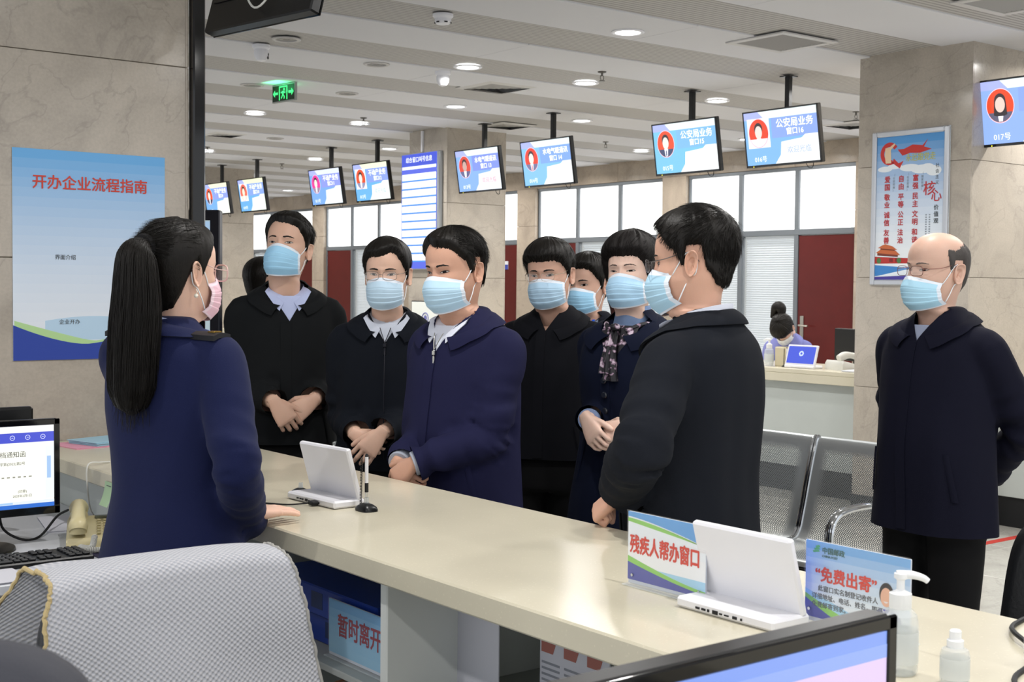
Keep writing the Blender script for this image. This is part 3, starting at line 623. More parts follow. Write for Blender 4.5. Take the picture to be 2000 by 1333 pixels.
def bench(x, y0, n, label):
    e = empty('waiting_bench', (x, y0+n*.53/2, 0)); tag(e, label, 'bench', 'perforated steel waiting benches'); L_ = n*.53
    for k in range(n):
        yc = -L_/2+.53*(k+.5)
        o = bpy.data.objects.new('seat_shell', SHELL); COL.objects.link(o); o.parent = e; o.location = (0, yc, 0)
        global RIM
        for s in (-1, 1):
            p = SPROF.copy(); p[:, 1] = s*.257; MB().tube(p, .0095, 8).obj('chrome_rim', M_CHROME, o)
        MB().bbox((-.14, yc-.17, .385), (.15, yc+.17, .40), .003).obj('seat_bracket', M_STEELDARK, e)
    MB().bbox((-.03, -L_/2+.02, .335), (.05, L_/2-.02, .385), .008).obj('beam', M_STEELDARK, e)
    for y in (-L_/2, L_/2):
        pth = spline([(.10, y, .40), (-.10, y, .41), (-.21, y, .47), (-.235, y, .57), (-.19, y, .645), (-.05, y, .665), (.10, y, .655), (.20, y, .63), (.25, y, .60)], 34)
        MB().tube(pth, .021, 12, flat=.75).obj('armrest', M_CHROME, e)
        yy = y*.80; m = MB(); m.tube(spline([(-.26, yy, .02), (-.16, yy, .10), (.0, yy, .26), (.01, yy, .34)], 14), .022, 10); m.tube(spline([(.30, yy, .02), (.20, yy, .10), (.03, yy, .26), (.01, yy, .34)], 14), .022, 10)
        m.obj('leg', M_CHROME, e)
        for x_ in (-.265, .305): MB().lathe([(0, 0), (.028, 0), (.026, .018), (.012, .03), (0, .03)], 14, frame_from((1, 0, 0), (0, 1, 0), (0, 0, 1), (x_, yy, 0)), caps=False).obj('foot', M_STEELDARK, e)
    return e
BX = 4.42
bench(BX, 3.335, 3, 'perforated steel waiting bench with chrome arms left of the bald man')
bench(BX, 5.15, 3, 'second waiting bench, glimpsed between the man in glasses and the woman in navy')
bench(BX, 6.97, 3, 'third waiting bench, glimpsed between the tallest man and his neighbour')
# black bag on the left seat of the near bench
e = empty('black_bag', (4.36, 4.16, .452)); tag(e, 'black soft leather bag slumped on the steel bench behind the man in charcoal', 'bag')
rows = []
for z, w_, d_ in ((0, .13, .07), (.01, .16, .085), (.10, .17, .09), (.20, .16, .08), (.27, .13, .055), (.30, .10, .03), (.305, .03, .01)):
    a = np.linspace(0, 2*PI, 28, endpoint=False); rows.append(np.stack([d_*np.sign(np.cos(a))*np.abs(np.cos(a))**.7+.02*np.sin(a*3+z*20)*.3+z*.25, w_*np.sign(np.sin(a))*np.abs(np.sin(a))**.7, np.full(28, z)], -1))
MB().grid(np.array(rows), True).obj('pouch', mat('bag_leather', '#0f0f11', .4, bump=(40, .5)), e, angle=60)
MB().tube(spline([(.05, -.10, .26), (.03, -.11, .34), (.03, -.03, .40), (.04, .06, .38), (.06, .10, .27)], 20), .008, 8).obj('strap', mat('bag_leather', '#0f0f11', .4), e)

# ================================================================== chairs
M_LEATHER = mat('black_leather', '#101114', .38, spec=.5, bump=(120, .35))
def chair_back(w, h, t, name, mt, par, M, rnd=.06, curve=.03):
    """padded backrest: rounded rectangle, slightly curved"""
    rows = []
    for s, k in ((-1, .86), (-.75, .97), (0, 1), (.75, .97), (1, .86)):
        a = np.linspace(0, 2*PI, 56, endpoint=False); c, sn = np.cos(a), np.sin(a); e_ = .35
        x = w/2*k*np.sign(c)*np.abs(c)**e_; z = h/2*k**.6*np.sign(sn)*np.abs(sn)**e_; rows.append(np.stack([x, s*t/2+curve*(1-(x/(w/2))**2)*-1, z], -1))
    m = MB(); m.grid(np.array(rows)@M[0].T+M[1], True); n = 56; m.f += [tuple(range(n-1, -1, -1)), tuple(range(4*n, 5*n))]; m.mi += [0, 0]
    return m.obj(name, mt, par, angle=75)
def office_chair(name, x, y, rz, label, mt, back_top, h=.55, w=.47, arms=True, group=None, lean=.12):
    e = empty(name, (x, y, 0), rz); tag(e, label, 'chair', group)
    m = MB(); rows = []
    for z, k in ((.42, .80), (.43, .97), (.47, 1), (.50, .97), (.515, .8)):
        a = np.linspace(0, 2*PI, 40, endpoint=False); rows.append(np.stack([.245*k*np.sign(np.cos(a))*np.abs(np.cos(a))**.45, .235*k*np.sign(np.sin(a))*np.abs(np.sin(a))**.45, np.full(40, z)], -1))
    m.grid(np.array(rows), True); m.f += [tuple(range(39, -1, -1)), tuple(range(160, 200))]; m.mi += [0, 0]; m.obj('seat', mt, e, angle=75)
    zc = back_top-h/2; R_ = rotm(lean, 0, 0); chair_back(w, h, .075, 'backrest', mt, e, (R_, np.array([0, -.25-lean*(zc-.6), zc])))
    MB().tube(spline([(0, -.10, .41), (0, -.27, .43), (0, -.30, .55), (0, -.31-lean*.2, zc-.05)], 14), .022, 8, flat=.5).obj('back_support', M_STEELDARK, e)
    MB().tube([(0, 0, .42), (0, 0, .12)], .028, 12).obj('gas_column', M_CHROME, e)
    for k in range(5):
        a = k*2*PI/5+.3; m = MB(); m.tube([(0, 0, .12), (.16*math.cos(a), .16*math.sin(a), .105), (.30*math.cos(a), .30*math.sin(a), .075)], [.03, .024, .016], 8); b_ = m.obj('base_arm', M_STEELDARK, e)
        MB().lathe([(0, -.02), (.024, -.02), (.028, -.008), (.028, .008), (.024, .02), (0, .02)], 16, frame_from((-math.sin(a), math.cos(a), 0), (0, 0, 1), (math.cos(a), math.sin(a), 0), (.30*math.cos(a), .30*math.sin(a), .03)), caps=False).obj('castor', M_BLACK, e)
    if arms:
        for s in (-1, 1):
            m = MB(); m.tube(spline([(s*.22, -.05, .43), (s*.28, -.04, .48), (s*.285, -.02, .62), (s*.285, .05, .655)], 16), .014, 8); m.obj('arm_post', M_CHROME, e); MB().bbox((s*.285-.03, -.14, .655), (s*.285+.03, .14, .685), .01).obj('armrest', M_BLACK, e)
    return e
# the chair with the woven mat over its back
ch = office_chair('office_chair', .98, 2.655, 0.0, 'black office chair with a pale grey woven mat draped over its back', M_LEATHER, 1.005, .50, .46, False, lean=.14)
def weave_mat():
    m = bpy.data.materials.new('woven_mat'); m.use_nodes = True; nt = m.node_tree; N = nt.nodes; L = nt.links; b = N['Principled BSDF']
    at = N.new('ShaderNodeAttribute'); at.attribute_name = 'weave'; sp = N.new('ShaderNodeSeparateXYZ'); L.new(at.outputs['Vector'], sp.inputs[0])
    def sn(ax, off=0):
        ml = N.new('ShaderNodeMath'); ml.operation = 'MULTIPLY_ADD'; ml.inputs[1].default_value = 2*PI; ml.inputs[2].default_value = off; L.new(sp.outputs[ax], ml.inputs[0])
        s = N.new('ShaderNodeMath'); s.operation = 'SINE'; L.new(ml.outputs[0], s.inputs[0]); return s
    a, c = sn('X'), sn('Y'); p = N.new('ShaderNodeMath'); p.operation = 'MULTIPLY'; L.new(a.outputs[0], p.inputs[0]); L.new(c.outputs[0], p.inputs[1])
    r = N.new('ShaderNodeMapRange'); r.inputs[1].default_value = -.8; r.inputs[2].default_value = .8; L.new(p.outputs[0], r.inputs[0])
    mx = N.new('ShaderNodeMix'); mx.data_type = 'RGBA'; mx.inputs[6].default_value = (*srgb('#a9acb5'), 1); mx.inputs[7].default_value = (*srgb('#c9c9cd'), 1); L.new(r.outputs[0], mx.inputs[0]); L.new(mx.outputs[2], b.inputs['Base Color'])
    bp = N.new('ShaderNodeBump'); bp.inputs['Strength'].default_value = .9; bp.inputs['Distance'].default_value = .0025; L.new(r.outputs[0], bp.inputs['Height']); L.new(bp.outputs[0], b.inputs['Normal']); b.inputs['Roughness'].default_value = .9; return m
mo = empty('woven_mat', (0, 0, 0)); mo.location = (.98, 2.655, 0); mo.rotation_euler = (0, 0, 0.0); tag(mo, 'pale grey woven mat with frayed yellow edges draped over the office chair back', 'mat')
# profile over the backrest (local y, z): the flap towards the viewer hangs low, the other one short
tz = 1.030
prof = spline([(-.47, .34), (-.435, .55), (-.40, .80), (-.372, .95), (-.352, 1.01), (-.325, tz+.012), (-.29, tz+.016), (-.255, tz+.004), (-.225, .97), (-.20, .86), (-.19, .78)], 90) if False else None
pts = np.array([(0, -.475, .33), (0, -.45, .55), (0, -.42, .78), (0, -.405, .92), (0, -.395, .99), (0, -.378, tz+.002), (0, -.33, tz+.014), (0, -.275, tz+.006), (0, -.245, .98), (0, -.205, .87), (0, -.18, .76)])
pr = spline(pts, 110); nu = 46; u = np.linspace(-1, 1, nu); arc = np.concatenate([[0], np.cumsum(np.linalg.norm(np.diff(pr, axis=0), axis=1))])
hw = np.interp(pr[:, 2], (.33, .80, .90, 1.0, 1.05), (.37, .285, .262, .240, .222)); P = np.zeros((110, nu, 3)); hwL = np.interp(pr[:, 2], (.33, .98, 1.05), (.262, .250, .228)); P[..., 0] = np.where(u > 0, u*hw[:, None], u*hwL[:, None]); P[..., 1] = pr[:, 1:2]; P[..., 2] = pr[:, 2:3]
back = sstep(.95, .80, pr[:, 2])*(pr[:, 1] < -.3)
P[..., 1] += (.012*np.sin(u*5+pr[:, 2:3]*6)+.03*(np.abs(u)**3))*back[:, None]*.8; P[..., 2] += (-.012*np.abs(u)**4)[None]*(1-back)[:, None]
fr = ((pr[:, 1] > -.3) & (pr[:, 2] < 1.04))[:, None]; P[..., 1] += fr*(.05*sstep(-.35, -1, u))[None]
P[..., 0] -= fr*(.07*sstep(-.5, -1, u))[None]*sstep(1.02, .85, pr[:, 2])[:, None]
V, F = gridf(P); me = bpy.data.meshes.new('mat_cloth'); N_ = normals(V, F); V2 = V-N_*.006
n = len(V); F2 = [tuple(i+n for i in f[::-1]) for f in F]; me.from_pydata(np.concatenate([V, V2]).tolist(), [], F+F2); me.polygons.foreach_set('use_smooth', np.ones(len(F)*2, bool))
at = me.attributes.new('weave', 'FLOAT_VECTOR', 'POINT'); A = np.zeros((110, nu, 3)); A[..., 0] = (u*hw[:, None])/.0125; A[..., 1] = arc[:, None]/.0105; A = A.reshape(-1, 3); at.data.foreach_set('vector', np.concatenate([A, A]).reshape(-1))
me.materials.append(weave_mat()); o = bpy.data.objects.new('cloth', me); COL.objects.link(o); o.parent = mo
for j in (0, nu-1):
    rg = np.random.RandomState(j); q = P[:, j]+rg.normal(0, .0012, (110, 3)); MB().tube(q, (.0034 if j == 0 else .0026)+.0012*rg.rand(110), 7).obj('frayed_edge', mat('frayed_edge_%d' % (j > 0), '#b9a67a' if j == 0 else '#a3a19c', .9, bump=(200, .6)), mo)
MB().tube(spline([(-.21, -.33, .72), (-.215, -.325, .86), (-.205, -.31, .97), (-.17, -.30, 1.0)], 18), .005, 8).obj('chrome_rod', M_CHROME, ch)
# nearest chair, only its dark top corner in view
nc = at_depth(-400, 1400, 1.0); nr = rotm(0, 0, -.62)@np.array([0, -.27, 0])
office_chair('office_chair', nc[0]-nr[0], nc[1]-nr[1], -.62, 'dark grey chair top, blurred in the bottom left corner', mat('chair_grey', '#3b3c44', .7, bump=(500, .3)), 1.288, .62, .50, False, lean=.05)
# black leather chair of the visitors, right
office_chair('visitor_chair', 2.52, 1.47, 1.57, 'black leather chair with stitched edge at the right end of the counter', M_LEATHER, 1.04, .60, .50, False, lean=.20)
# chairs behind the back counter
office_chair('office_chair', 8.95, 6.52, 1.57, 'black office chair behind the back counter before the red door', M_LEATHER, 1.02, .5, .46, True, 'office chairs behind the back counter')
# ================================================================== things on the counters and desks
GX = frame_from((0, -1, 0), (0, 0, 1), (-1, 0, 0), (0, 0, 0))     # faces the staff side (-x): right = -y, up = z
def at_frame(o, M=GX): return (M[0], np.array(o, float))
P_ = lambda n, c, **k: mat(n, c, k.pop('rough', .55), **k)
SKY = P_('print_sky', '#5aa4e4'); SKY2 = P_('print_sky_pale', '#9fcdf0'); PALE = P_('print_pale', '#e4eef6'); INDIGO = P_('print_indigo', '#3f48a8'); GREEN = P_('print_green', '#8fd05a'); REDT = P_('print_red', '#d8402c'); GREYT = P_('print_grey', '#5d6066'); LTB = P_('print_light_blue', '#a8d8f4')
def flat(par, pts, z, M, mt, name): return MB().prism(pts, z, z+.0003, M).obj(name, mt, par, smooth=False)
def wave(x0, x1, f, g, n=24):
    x = np.linspace(x0, x1, n); return [(a, f(a)) for a in x]+[(a, g(a)) for a in x[::-1]]
def gradient_rows(par, W, y0, y1, c0, c1, M, z, n=10, name='printed_sky'):
    a, b = np.array(srgb(c0)), np.array(srgb(c1))
    for k in range(n):
        t = ((k+.5)/n)**1.7; c = a*(1-t)+b*t; nm = 'grad_%s_%s_%d' % (c0, c1, k)
        if nm not in MATS: mm = mat(nm, '#ffffff', .55); mm.node_tree.nodes['Principled BSDF'].inputs['Base Color'].default_value = (*c, 1)
        MB().prism([(-W/2, y0+(y1-y0)*k/n), (W/2, y0+(y1-y0)*k/n), (W/2, y0+(y1-y0)*(k+1)/n), (-W/2, y0+(y1-y0)*(k+1)/n)], z, z+.0002, M).obj(name, MATS[nm], par, smooth=False)
M_ACRYL = mat('clear_acrylic', '#eef4f6', .06, alpha=.28, spec=.6)
# sign 1
def desk_sign(loc, W, H, label, lean=0):
    e = empty('desk_sign', loc); tag(e, label, 'sign', None); M = at_frame((0, 0, 0))
    MB().bbox((-W/2, .004, -.0045), (W/2, H, -.0005), .001, M=M).obj('backing', mat('sign_back', '#cfd6e2', .4), e)
    MB().bbox((-W/2-.002, .001, -.03), (W/2+.002, .004, .016), .001, M=M).obj('foot', M_ACRYL, e); MB().bbox((-W/2-.002, .004, .0012), (W/2+.002, H+.003, .0024), .0008, M=M).obj('acrylic_front', mat('clear_acrylic_front', '#ffffff', .05, alpha=.06, spec=.5), e)
    return e, M
W, H = .216, .150
e, M = desk_sign((1.80, 1.832, ZC), W, H, 'small upright sign reading 残疾人帮办窗口 in red, left of the near white device')
b0 = .012
gradient_rows(e, W, b0, H, '#f6f8fb', '#e8f1fa', M, 0, 2, 'printed_ground')
flat(e, wave(-W/2, W/2, lambda x: H-.010-.030*(x/W+.5)**1.5, lambda x: H), .0002, M, SKY, 'blue_wave'); flat(e, wave(-W/2, W/2, lambda x: H-.020-.020*(x/W+.5), lambda x: H-.013-.028*(x/W+.5)**1.5), .0003, M, GREEN, 'green_wave')
flat(e, wave(-W/2, W/2, lambda x: b0, lambda x: b0+.030*(.5-x/W)**1.4+.006), .0004, M, INDIGO, 'indigo_wave'); flat(e, wave(-W/2, W/2, lambda x: b0+.030*(.5-x/W)**1.4+.006, lambda x: b0+.036*(.5-x/W)**1.4+.012), .0003, M, GREEN, 'green_wave')
flat(e, wave(-W*.1, W/2, lambda x: b0+.036*(.5-x/W)**1.4+.012, lambda x: b0+.030), .0003, M, LTB, 'light_wave')
lettering('残疾人帮办窗口', .040, (M[0], M[1]+M[0]@np.array([-.004, H*.55, .0009])), REDT, e, bold=.0009, squash=.70)
for s in (-1, 1): MB().prism(disc(s*W*.43, .022, .003, .003, 12), .0025, .004, M).obj('screw', M_CHROME, e)
# sign 2
W, H = .222, .150
e, M = desk_sign((1.862, 1.424, ZC), W, H, 'small blue sign with a smiling clerk offering free posting, beside the near white device')
gradient_rows(e, W, b0, H, '#eef5fb', '#58a6e6', M, 0, 9)
flat(e, wave(-W/2, -W*.12, lambda x: b0, lambda x: b0+.034*max(0, -(x/W+.12)/.38)**1.3), .0004, M, INDIGO, 'indigo_wave'); flat(e, wave(-W/2, W*.08, lambda x: b0, lambda x: b0+.042*max(0, -(x/W-.08)/.58)**1.2), .0003, M, GREEN, 'green_wave'); flat(e, wave(-W/2, W*.35, lambda x: b0, lambda x: b0+.050*max(0, -(x/W-.35)/.85)**1.1), .00025, M, LTB, 'light_wave')
lettering('“免费出寄”', .029, (M[0], M[1]+M[0]@np.array([-.022, H*.60, .0009])), REDT, e, bold=.0007, squash=.95)
for k, s in enumerate(('    此窗口实名制登记收件人', '详细地址、电话、姓名，即可', '免费邮寄到家。')): lettering(s, .0118, (M[0], M[1]+M[0]@np.array([-W*.43, H*(.44-.10*k), .0009])), GREYT, e, align='LEFT')
m = MB(); 
for k in range(3): m.prism([(-W*.42+.003*k, H*(.86+.03*k)), (-W*.36+.001*k, H*(.88+.03*k)), (-W*.37, H*(.90+.03*k)), (-W*.43+.003*k, H*(.88+.03*k))], .0006, .0009, M)
m.obj('emblem', P_('print_emblem', '#3fae6a'), e, smooth=False)
lettering('中国邮政', .0125, (M[0], M[1]+M[0]@np.array([-W*.335, H*.90, .0009])), P_('print_dkgreen', '#3a6b66'), e, align='LEFT', bold=.0002); lettering('CHINA POST', .006, (M[0], M[1]+M[0]@np.array([-W*.335, H*.835, .0009])), P_('print_dkgreen', '#3a6b66'), e, align='LEFT')
cx = W*.29; SK = P_('print_skin', '#e9b79c')
flat(e, [(cx-.030, b0), (cx+.032, b0), (cx+.030, .042), (cx+.016, .056), (cx-.014, .056), (cx-.028, .042)], .0006, M, P_('print_jacket', '#8d93b4'), 'clerk_jacket'); flat(e, [(cx-.008, .056), (cx+.010, .056), (cx+.001, .036)], .0009, M, P_('print_shirt', '#f0f0f4'), 'clerk_shirt')
flat(e, disc(cx, .082, .0145, .020), .0009, M, P_('print_hair', '#2b2422'), 'clerk_hair'); flat(e, disc(cx, .077, .0115, .0165), .0013, M, SK, 'clerk_face'); flat(e, [(cx-.006, .056), (cx+.008, .056), (cx+.004, .050), (cx-.003, .050)], .0013, M, INDIGO, 'clerk_scarf'); flat(e, wave(cx-.005, cx+.005, lambda x: .0695-.0025*(1-((x-cx)/.005)**2), lambda x: .0698), .0016, M, P_('print_lips', '#f6eeee'), 'clerk_smile')
flat(e, disc(cx-.008, .030, .010, .008), .0011, M, P_('print_hand', '#d98f86'), 'clerk_hands')
MB().prism(disc(-W*.45, .026, .003, .003, 12), .0025, .004, M).obj('screw', M_CHROME, e)
# the white tablet stands
def tablet(loc, label, rz=0, fs=-1, glow=None):
    """white wedge device: flat base with ports and a leaning panel, its screen facing the visitors"""
    e = empty('tablet_terminal', loc, rz); tag(e, label, 'device', None); W = .240
    MB().bbox((-.050, -W/2, .001), (.050, W/2, .022), .005).obj('base', M_WHITE, e)
    R_ = rotm(0, math.radians(-16), 0); M = (R_, np.array([.036, 0, .018]))
    MB().bbox((-.008, -W/2, 0), (.008, W/2, .148), .004, M=M).obj('screen_panel', M_WHITE, e)
    MB().box((.0082, -W/2+.012, .014), (.0088, W/2-.012, .136), M=M).obj('screen', glow or emis('tablet_screen', '#5a78e0', .9), e, smooth=False)
    for k, (y, w_, h) in enumerate(((.062, .010, .004), (.047, .010, .004), (.035, .005, .005), (.018, .013, .007), (.004, .007, .003), (-.010, .011, .0025), (-.030, .010, .005), (-.046, .004, .004))):
        MB().box((-.0515, y-w_/2, .0095-h/2), (-.0495, y+w_/2, .0095+h/2)).obj('port', M_BLACKMATTE, e, smooth=False)
    for y in (-W/2+.02, W/2-.02): MB().box((-.04, y-.008, 0), (-.03, y+.008, .001)).obj('rubber_foot', M_BLACKMATTE, e, smooth=False)
    return e
tablet((1.795, 3.165, ZC), 'white tablet terminal seen from behind, beside the pen on its stand', .06)
tablet((1.795, 1.628, ZC), 'white tablet terminal seen from behind, between the two small signs', 0)
# pen on a spring stand
def pen_stand(x, y, label, pen=True, rz=0):
    e = empty('pen_stand', (x, y, ZC), rz); tag(e, label, 'pen stand', None)
    rows = []
    for z, k in ((0, 1), (.006, 1), (.012, .88), (.018, .55), (.021, .3)):
        a = np.linspace(0, 2*PI, 24, endpoint=False); rows.append(np.stack([.024*k*np.sign(np.cos(a))*np.abs(np.cos(a))**.6, .032*k*np.sign(np.sin(a))*np.abs(np.sin(a))**.6, np.full(24, z)], -1))
    m = MB(); m.grid(np.array(rows), True); m.f += [tuple(range(23, -1, -1)), tuple(range(96, 120))]; m.mi += [0, 0]; m.obj('base', M_BLACK, e, angle=50)
    MB().tube([(0, 0, .018), (0, 0, .036)], [.007, .0062], 14, caps=False).obj('socket', mat('clear_plastic', '#dfe6e8', .1, alpha=.45), e)
    if pen:
        p = empty('p', (0, 0, 0)); bpy.data.objects.remove(p)
        MB().tube([(0, 0, .022), (0, 0, .034), (0, 0, .05)], [.0012, .003, .0045], 12).obj('pen_tip', M_CHROME, e); MB().tube([(0, 0, .05), (0, 0, .075)], .0052, 14).obj('pen_grip', M_BLACK, e); MB().tube([(0, 0, .075), (0, 0, .145)], .0048, 14).obj('pen_barrel', M_WHITE, e); MB().tube([(0, 0, .145), (0, 0, .150), (0, 0, .153)], [.0048, .004, .002], 12).obj('pen_cap', M_BLACK, e)
        t = np.linspace(0, 1, 420); m = MB(); m.tube(np.stack([.0030*np.cos(t*2*PI*32), .030+.0030*np.sin(t*2*PI*32)-.004*t, .010+.132*t], -1), .0009, 5); m.obj('spring_cord', M_BLACK, e)
        MB().lathe([(0, 0), (.014, 0), (.014, .006), (.006, .010), (0, .010)], 18, frame_from((1, 0, 0), (0, 1, 0), (0, 0, 1), (0, .032, 0)), caps=False).obj('cord_base', M_BLACK, e)
    return e
pen_stand(1.818, 2.985, 'black pen stand holding a white pen with coiled cord, by the far white terminal')
pen_stand(1.80, 3.315, 'empty black pen stand with a clear socket, left of the far white terminal', False)
e = empty('power_cable', (1.75, 3.12, ZC)); tag(e, 'thin black power cable running from the far white terminal along the counter', 'cable')
MB().tube(spline([(-.005, .02, .0095), (-.03, .03, .006), (-.07, .06, .003), (-.12, .14, .003), (-.16, .20, .003), (-.22, .26, .003)], 24), .0022, 6).obj('lead', M_BLACKMATTE, e); MB().bbox((-.022, -.002, .003), (.0, .026, .014), .003).obj('plug', M_BLACKMATTE, e)
# bottles
M_PUMPW = mat('pump_white', '#eceef0', .35); M_CLEARB = mat('clear_bottle', '#e9eeee', .05, alpha=.35, spec=.7); M_GEL = mat('clear_gel', '#e6ecea', .08, alpha=.30, spec=.5)
def pump_bottle(loc, label, rz=0, s=1.0, group=None):
    e = empty('pump_bottle', loc, rz); tag(e, label, 'bottle', group); e.scale = (s, s, s)
    MB().lathe([(0, .001), (.025, .001), (.0275, .006), (.0275, .075), (.025, .090), (.016, .100), (.0135, .103), (.0135, .106)], 30, caps=False).obj('bottle', M_CLEARB, e)
    MB().lathe([(0, .003), (.0235, .003), (.0255, .008), (.0255, .070), (0, .071)], 24, caps=False).obj('gel', M_GEL, e)
    MB().lathe([(.0155, .098), (.0165, .100), (.0165, .122), (.008, .126), (.006, .128), (.006, .142), (.010, .145), (.010, .152), (.0, .154)], 24, caps=False).obj('pump', M_PUMPW, e)
    MB().tube(spline([(-.006, 0, .149), (.015, 0, .150), (.032, 0, .146), (.040, 0, .141)], 12), [.0075, .0075, .007, .0066, .0062, .0058, .0055, .0052, .0050, .0048, .0046, .0044], 12).obj('nozzle', M_PUMPW, e)
    MB().lathe([(.0278, .018), (.0278, .066)], 30, caps=False).obj('wrapper', mat('bottle_wrapper', '#e6ebec', .4, alpha=.55), e)
    return e
pump_bottle((1.728, 1.236, ZC), 'clear hand sanitiser bottle with a white pump beside the foreground monitor', -.75, 1.04)
e = empty('spray_bottle', (1.742, 1.146, ZC)); tag(e, 'small clear spray bottle with a white cap right of the foreground monitor', 'bottle')
MB().lathe([(0, .001), (.020, .001), (.022, .005), (.022, .048), (.0195, .056), (.011, .061), (.010, .063)], 26, caps=False).obj('bottle', M_CLEARB, e); MB().lathe([(0, .002), (.019, .003), (.0205, .007), (.0205, .040), (0, .041)], 20, caps=False).obj('liquid', M_GEL, e)
MB().lathe([(.0125, .058), (.0125, .070), (.009, .072), (.009, .084), (.007, .086), (0, .086)], 22, caps=False).obj('spray_cap', M_PUMPW, e); MB().lathe([(.0222, .012), (.0222, .044)], 26, caps=False).obj('wrapper', mat('bottle_wrapper', '#e6ebec', .4, alpha=.55), e)
# right end: cable and a small sign corner
e = empty('loose_cable', (1.98, 1.2, ZC)); tag(e, 'black cable curling over the right end of the counter top', 'cable')
MB().tube(spline([(.21, .10, .004), (.14, .08, .006), (.08, .04, .012), (.02, -.03, .008), (-.06, -.07, .004), (-.15, -.10, .003), (-.26, -.2, .003)], 30), .0045, 8).obj('lead', M_BLACKMATTE, e)
e = empty('desk_sign', (1.955, 1.115, ZC)); tag(e, 'white sign with an indigo corner, cut by the right edge above the counter', 'sign')
M = at_frame((0, 0, 0)); MB().bbox((-.045, .002, -.004), (.05, .06, 0), .001, M=M).obj('board', M_WHITE, e); flat(e, [(-.045, .012), (-.010, .012), (-.010, .030)], .0004, M, INDIGO, 'indigo_corner')
# papers on the far end of the counter
def sheet_pile(x, y, z0, col, w_, h, rz, label, n=4, th=.002):
    e = empty('paper_pile', (x, y, z0), rz); tag(e, label, 'papers'); rg = np.random.RandomState(int(x*100))
    for k in range(n):
        d = rg.uniform(-.006, .006, 2); MB().box((-w_/2+d[0], -h/2+d[1], k*th), (w_/2+d[0], h/2+d[1], (k+1)*th-.0003)).obj('sheet', mat('paper_'+col, col, .7), e, smooth=False)
    return e
sheet_pile(1.765, 4.80, ZC, '#e8a3b8', .30, .21, .15, 'pink folder lying under blue booklets on the far end of the counter', 2, .002)
sheet_pile(1.80, 4.81, ZC+.0045, '#a9cfe0', .24, .17, .30, 'pale blue booklets stacked on the pink folder by the column', 6, .0022)

# ---- staff desk: monitor, keyboard, phone
def monitor(loc, rz, W, H, z0, label, lines, tilt=0, thick=.03):
    e = empty('monitor', loc, rz); tag(e, label, 'monitor'); r, u, n = (1, 0, 0), (0, math.sin(tilt), math.cos(tilt)), (0, -math.cos(tilt), math.sin(tilt)); M = frame_from(r, u, n, (0, 0, z0))
    MB().bbox((-W/2, 0, -thick), (W/2, H, 0), .008, M=M).obj('case', M_BLACK, e); f = .018
    for a, b in (((-W/2, 0), (W/2, .024)), ((-W/2, H-f), (W/2, H)), ((-W/2, 0), (-W/2+f, H)), ((W/2-f, 0), (W/2, H))): MB().bbox((*a, -.002), (*b, .0045), .002, M=M).obj('bezel', M_BLACKGLOSS, e)
    x0, x1, y0, y1 = -W/2+f, W/2-f, .024, H-f; lay = .0006
    for (a, b, c, d, col, st) in lines:
        lay += .0003; MB().prism([(x0+(x1-x0)*a, y0+(y1-y0)*b), (x0+(x1-x0)*c, y0+(y1-y0)*b), (x0+(x1-x0)*c, y0+(y1-y0)*d), (x0+(x1-x0)*a, y0+(y1-y0)*d)], lay, lay+.0002, M).obj('screen_picture', emis('mon_'+col, col, st), e, smooth=False)
    m = MB(); m.tube([(0, thick+.01, z0-.02), (0, thick+.01, z0+H*.4)], .022, 12, flat=.5); m.tube([(0, thick+.01, z0+.01), (0, .03, .012)], .02, 12); m.obj('neck', M_BLACK, e)
    MB().lathe([(0, 0), (.12, 0), (.118, .008), (.05, .014), (0, .015)], 36, caps=False).obj('foot', M_BLACK, e)
    return e, (lambda x, y, l=.003: (M[0], M[1]+M[0]@np.array([x0+(x1-x0)*x, y0+(y1-y0)*y, l])))
mo_, tx = monitor((1.095, 4.03, .75), 0, .515, .292, .092, 'black desktop monitor showing a document window, cut by the left edge',
  [(0, 0, 1, 1, '#f7f7ea', 1.0), (0, .90, 1, 1, '#f4f4ec', 1.0), (0, .80, 1, .92, '#4a55cf', .9), (0, .74, 1, .80, '#eef0f2', .95), (.945, .10, 1, .74, '#e9eef3', .95), (.955, .35, .98, .62, '#a8c8f0', .9), (0, .05, 1, .085, '#dfe8ee', .95), (.1, .055, .74, .078, '#a9cdf2', .9), (0, 0, 1, .05, '#2f6fd0', .9)])
TD = emis('mon_text', '#55564e', .7); TW = emis('mon_white', '#dfe4ff', 1.0)
lettering('不动产登记调档通知函', .0195, tx(.62, .655), TD, mo_); lettering('(济)登记字第(2022)第2号', .0105, tx(.70, .545), TD, mo_)
for k, s in enumerate(('我中心因业务需要，现需调取以下档案，请予以协助为盼', '此函仅供查询使用')): [MB().box((0, -.002, 0), (.0075, .002, .0004), M=tx(.10+.0225*q+.01*((q*7+k) % 3), .385-.062*k)).obj('printed_mark', emis('mon_faint', '#9c9c90', .8), mo_, smooth=False) for q in range(34 if k == 0 else 22)]
lettering('(印章)', .010, tx(.80, .205), TD, mo_); lettering('2022年2月1日', .0095, tx(.80, .15), TD, mo_)
for k in range(7): m = MB(); Mx = tx(.36+.095*k, .862); m.tube(np.stack([.0068*np.cos(np.linspace(0, 2*PI, 16, endpoint=False)), .0068*np.sin(np.linspace(0, 2*PI, 16, endpoint=False)), np.zeros(16)], -1), .0007, 4, closed=True); m.box((-.003, -.0006, -.0003), (.003, .0006, .0003)); m.v = [q@Mx[0].T+Mx[1] for q in m.v]; m.obj('toolbar_icon', TW, mo_)
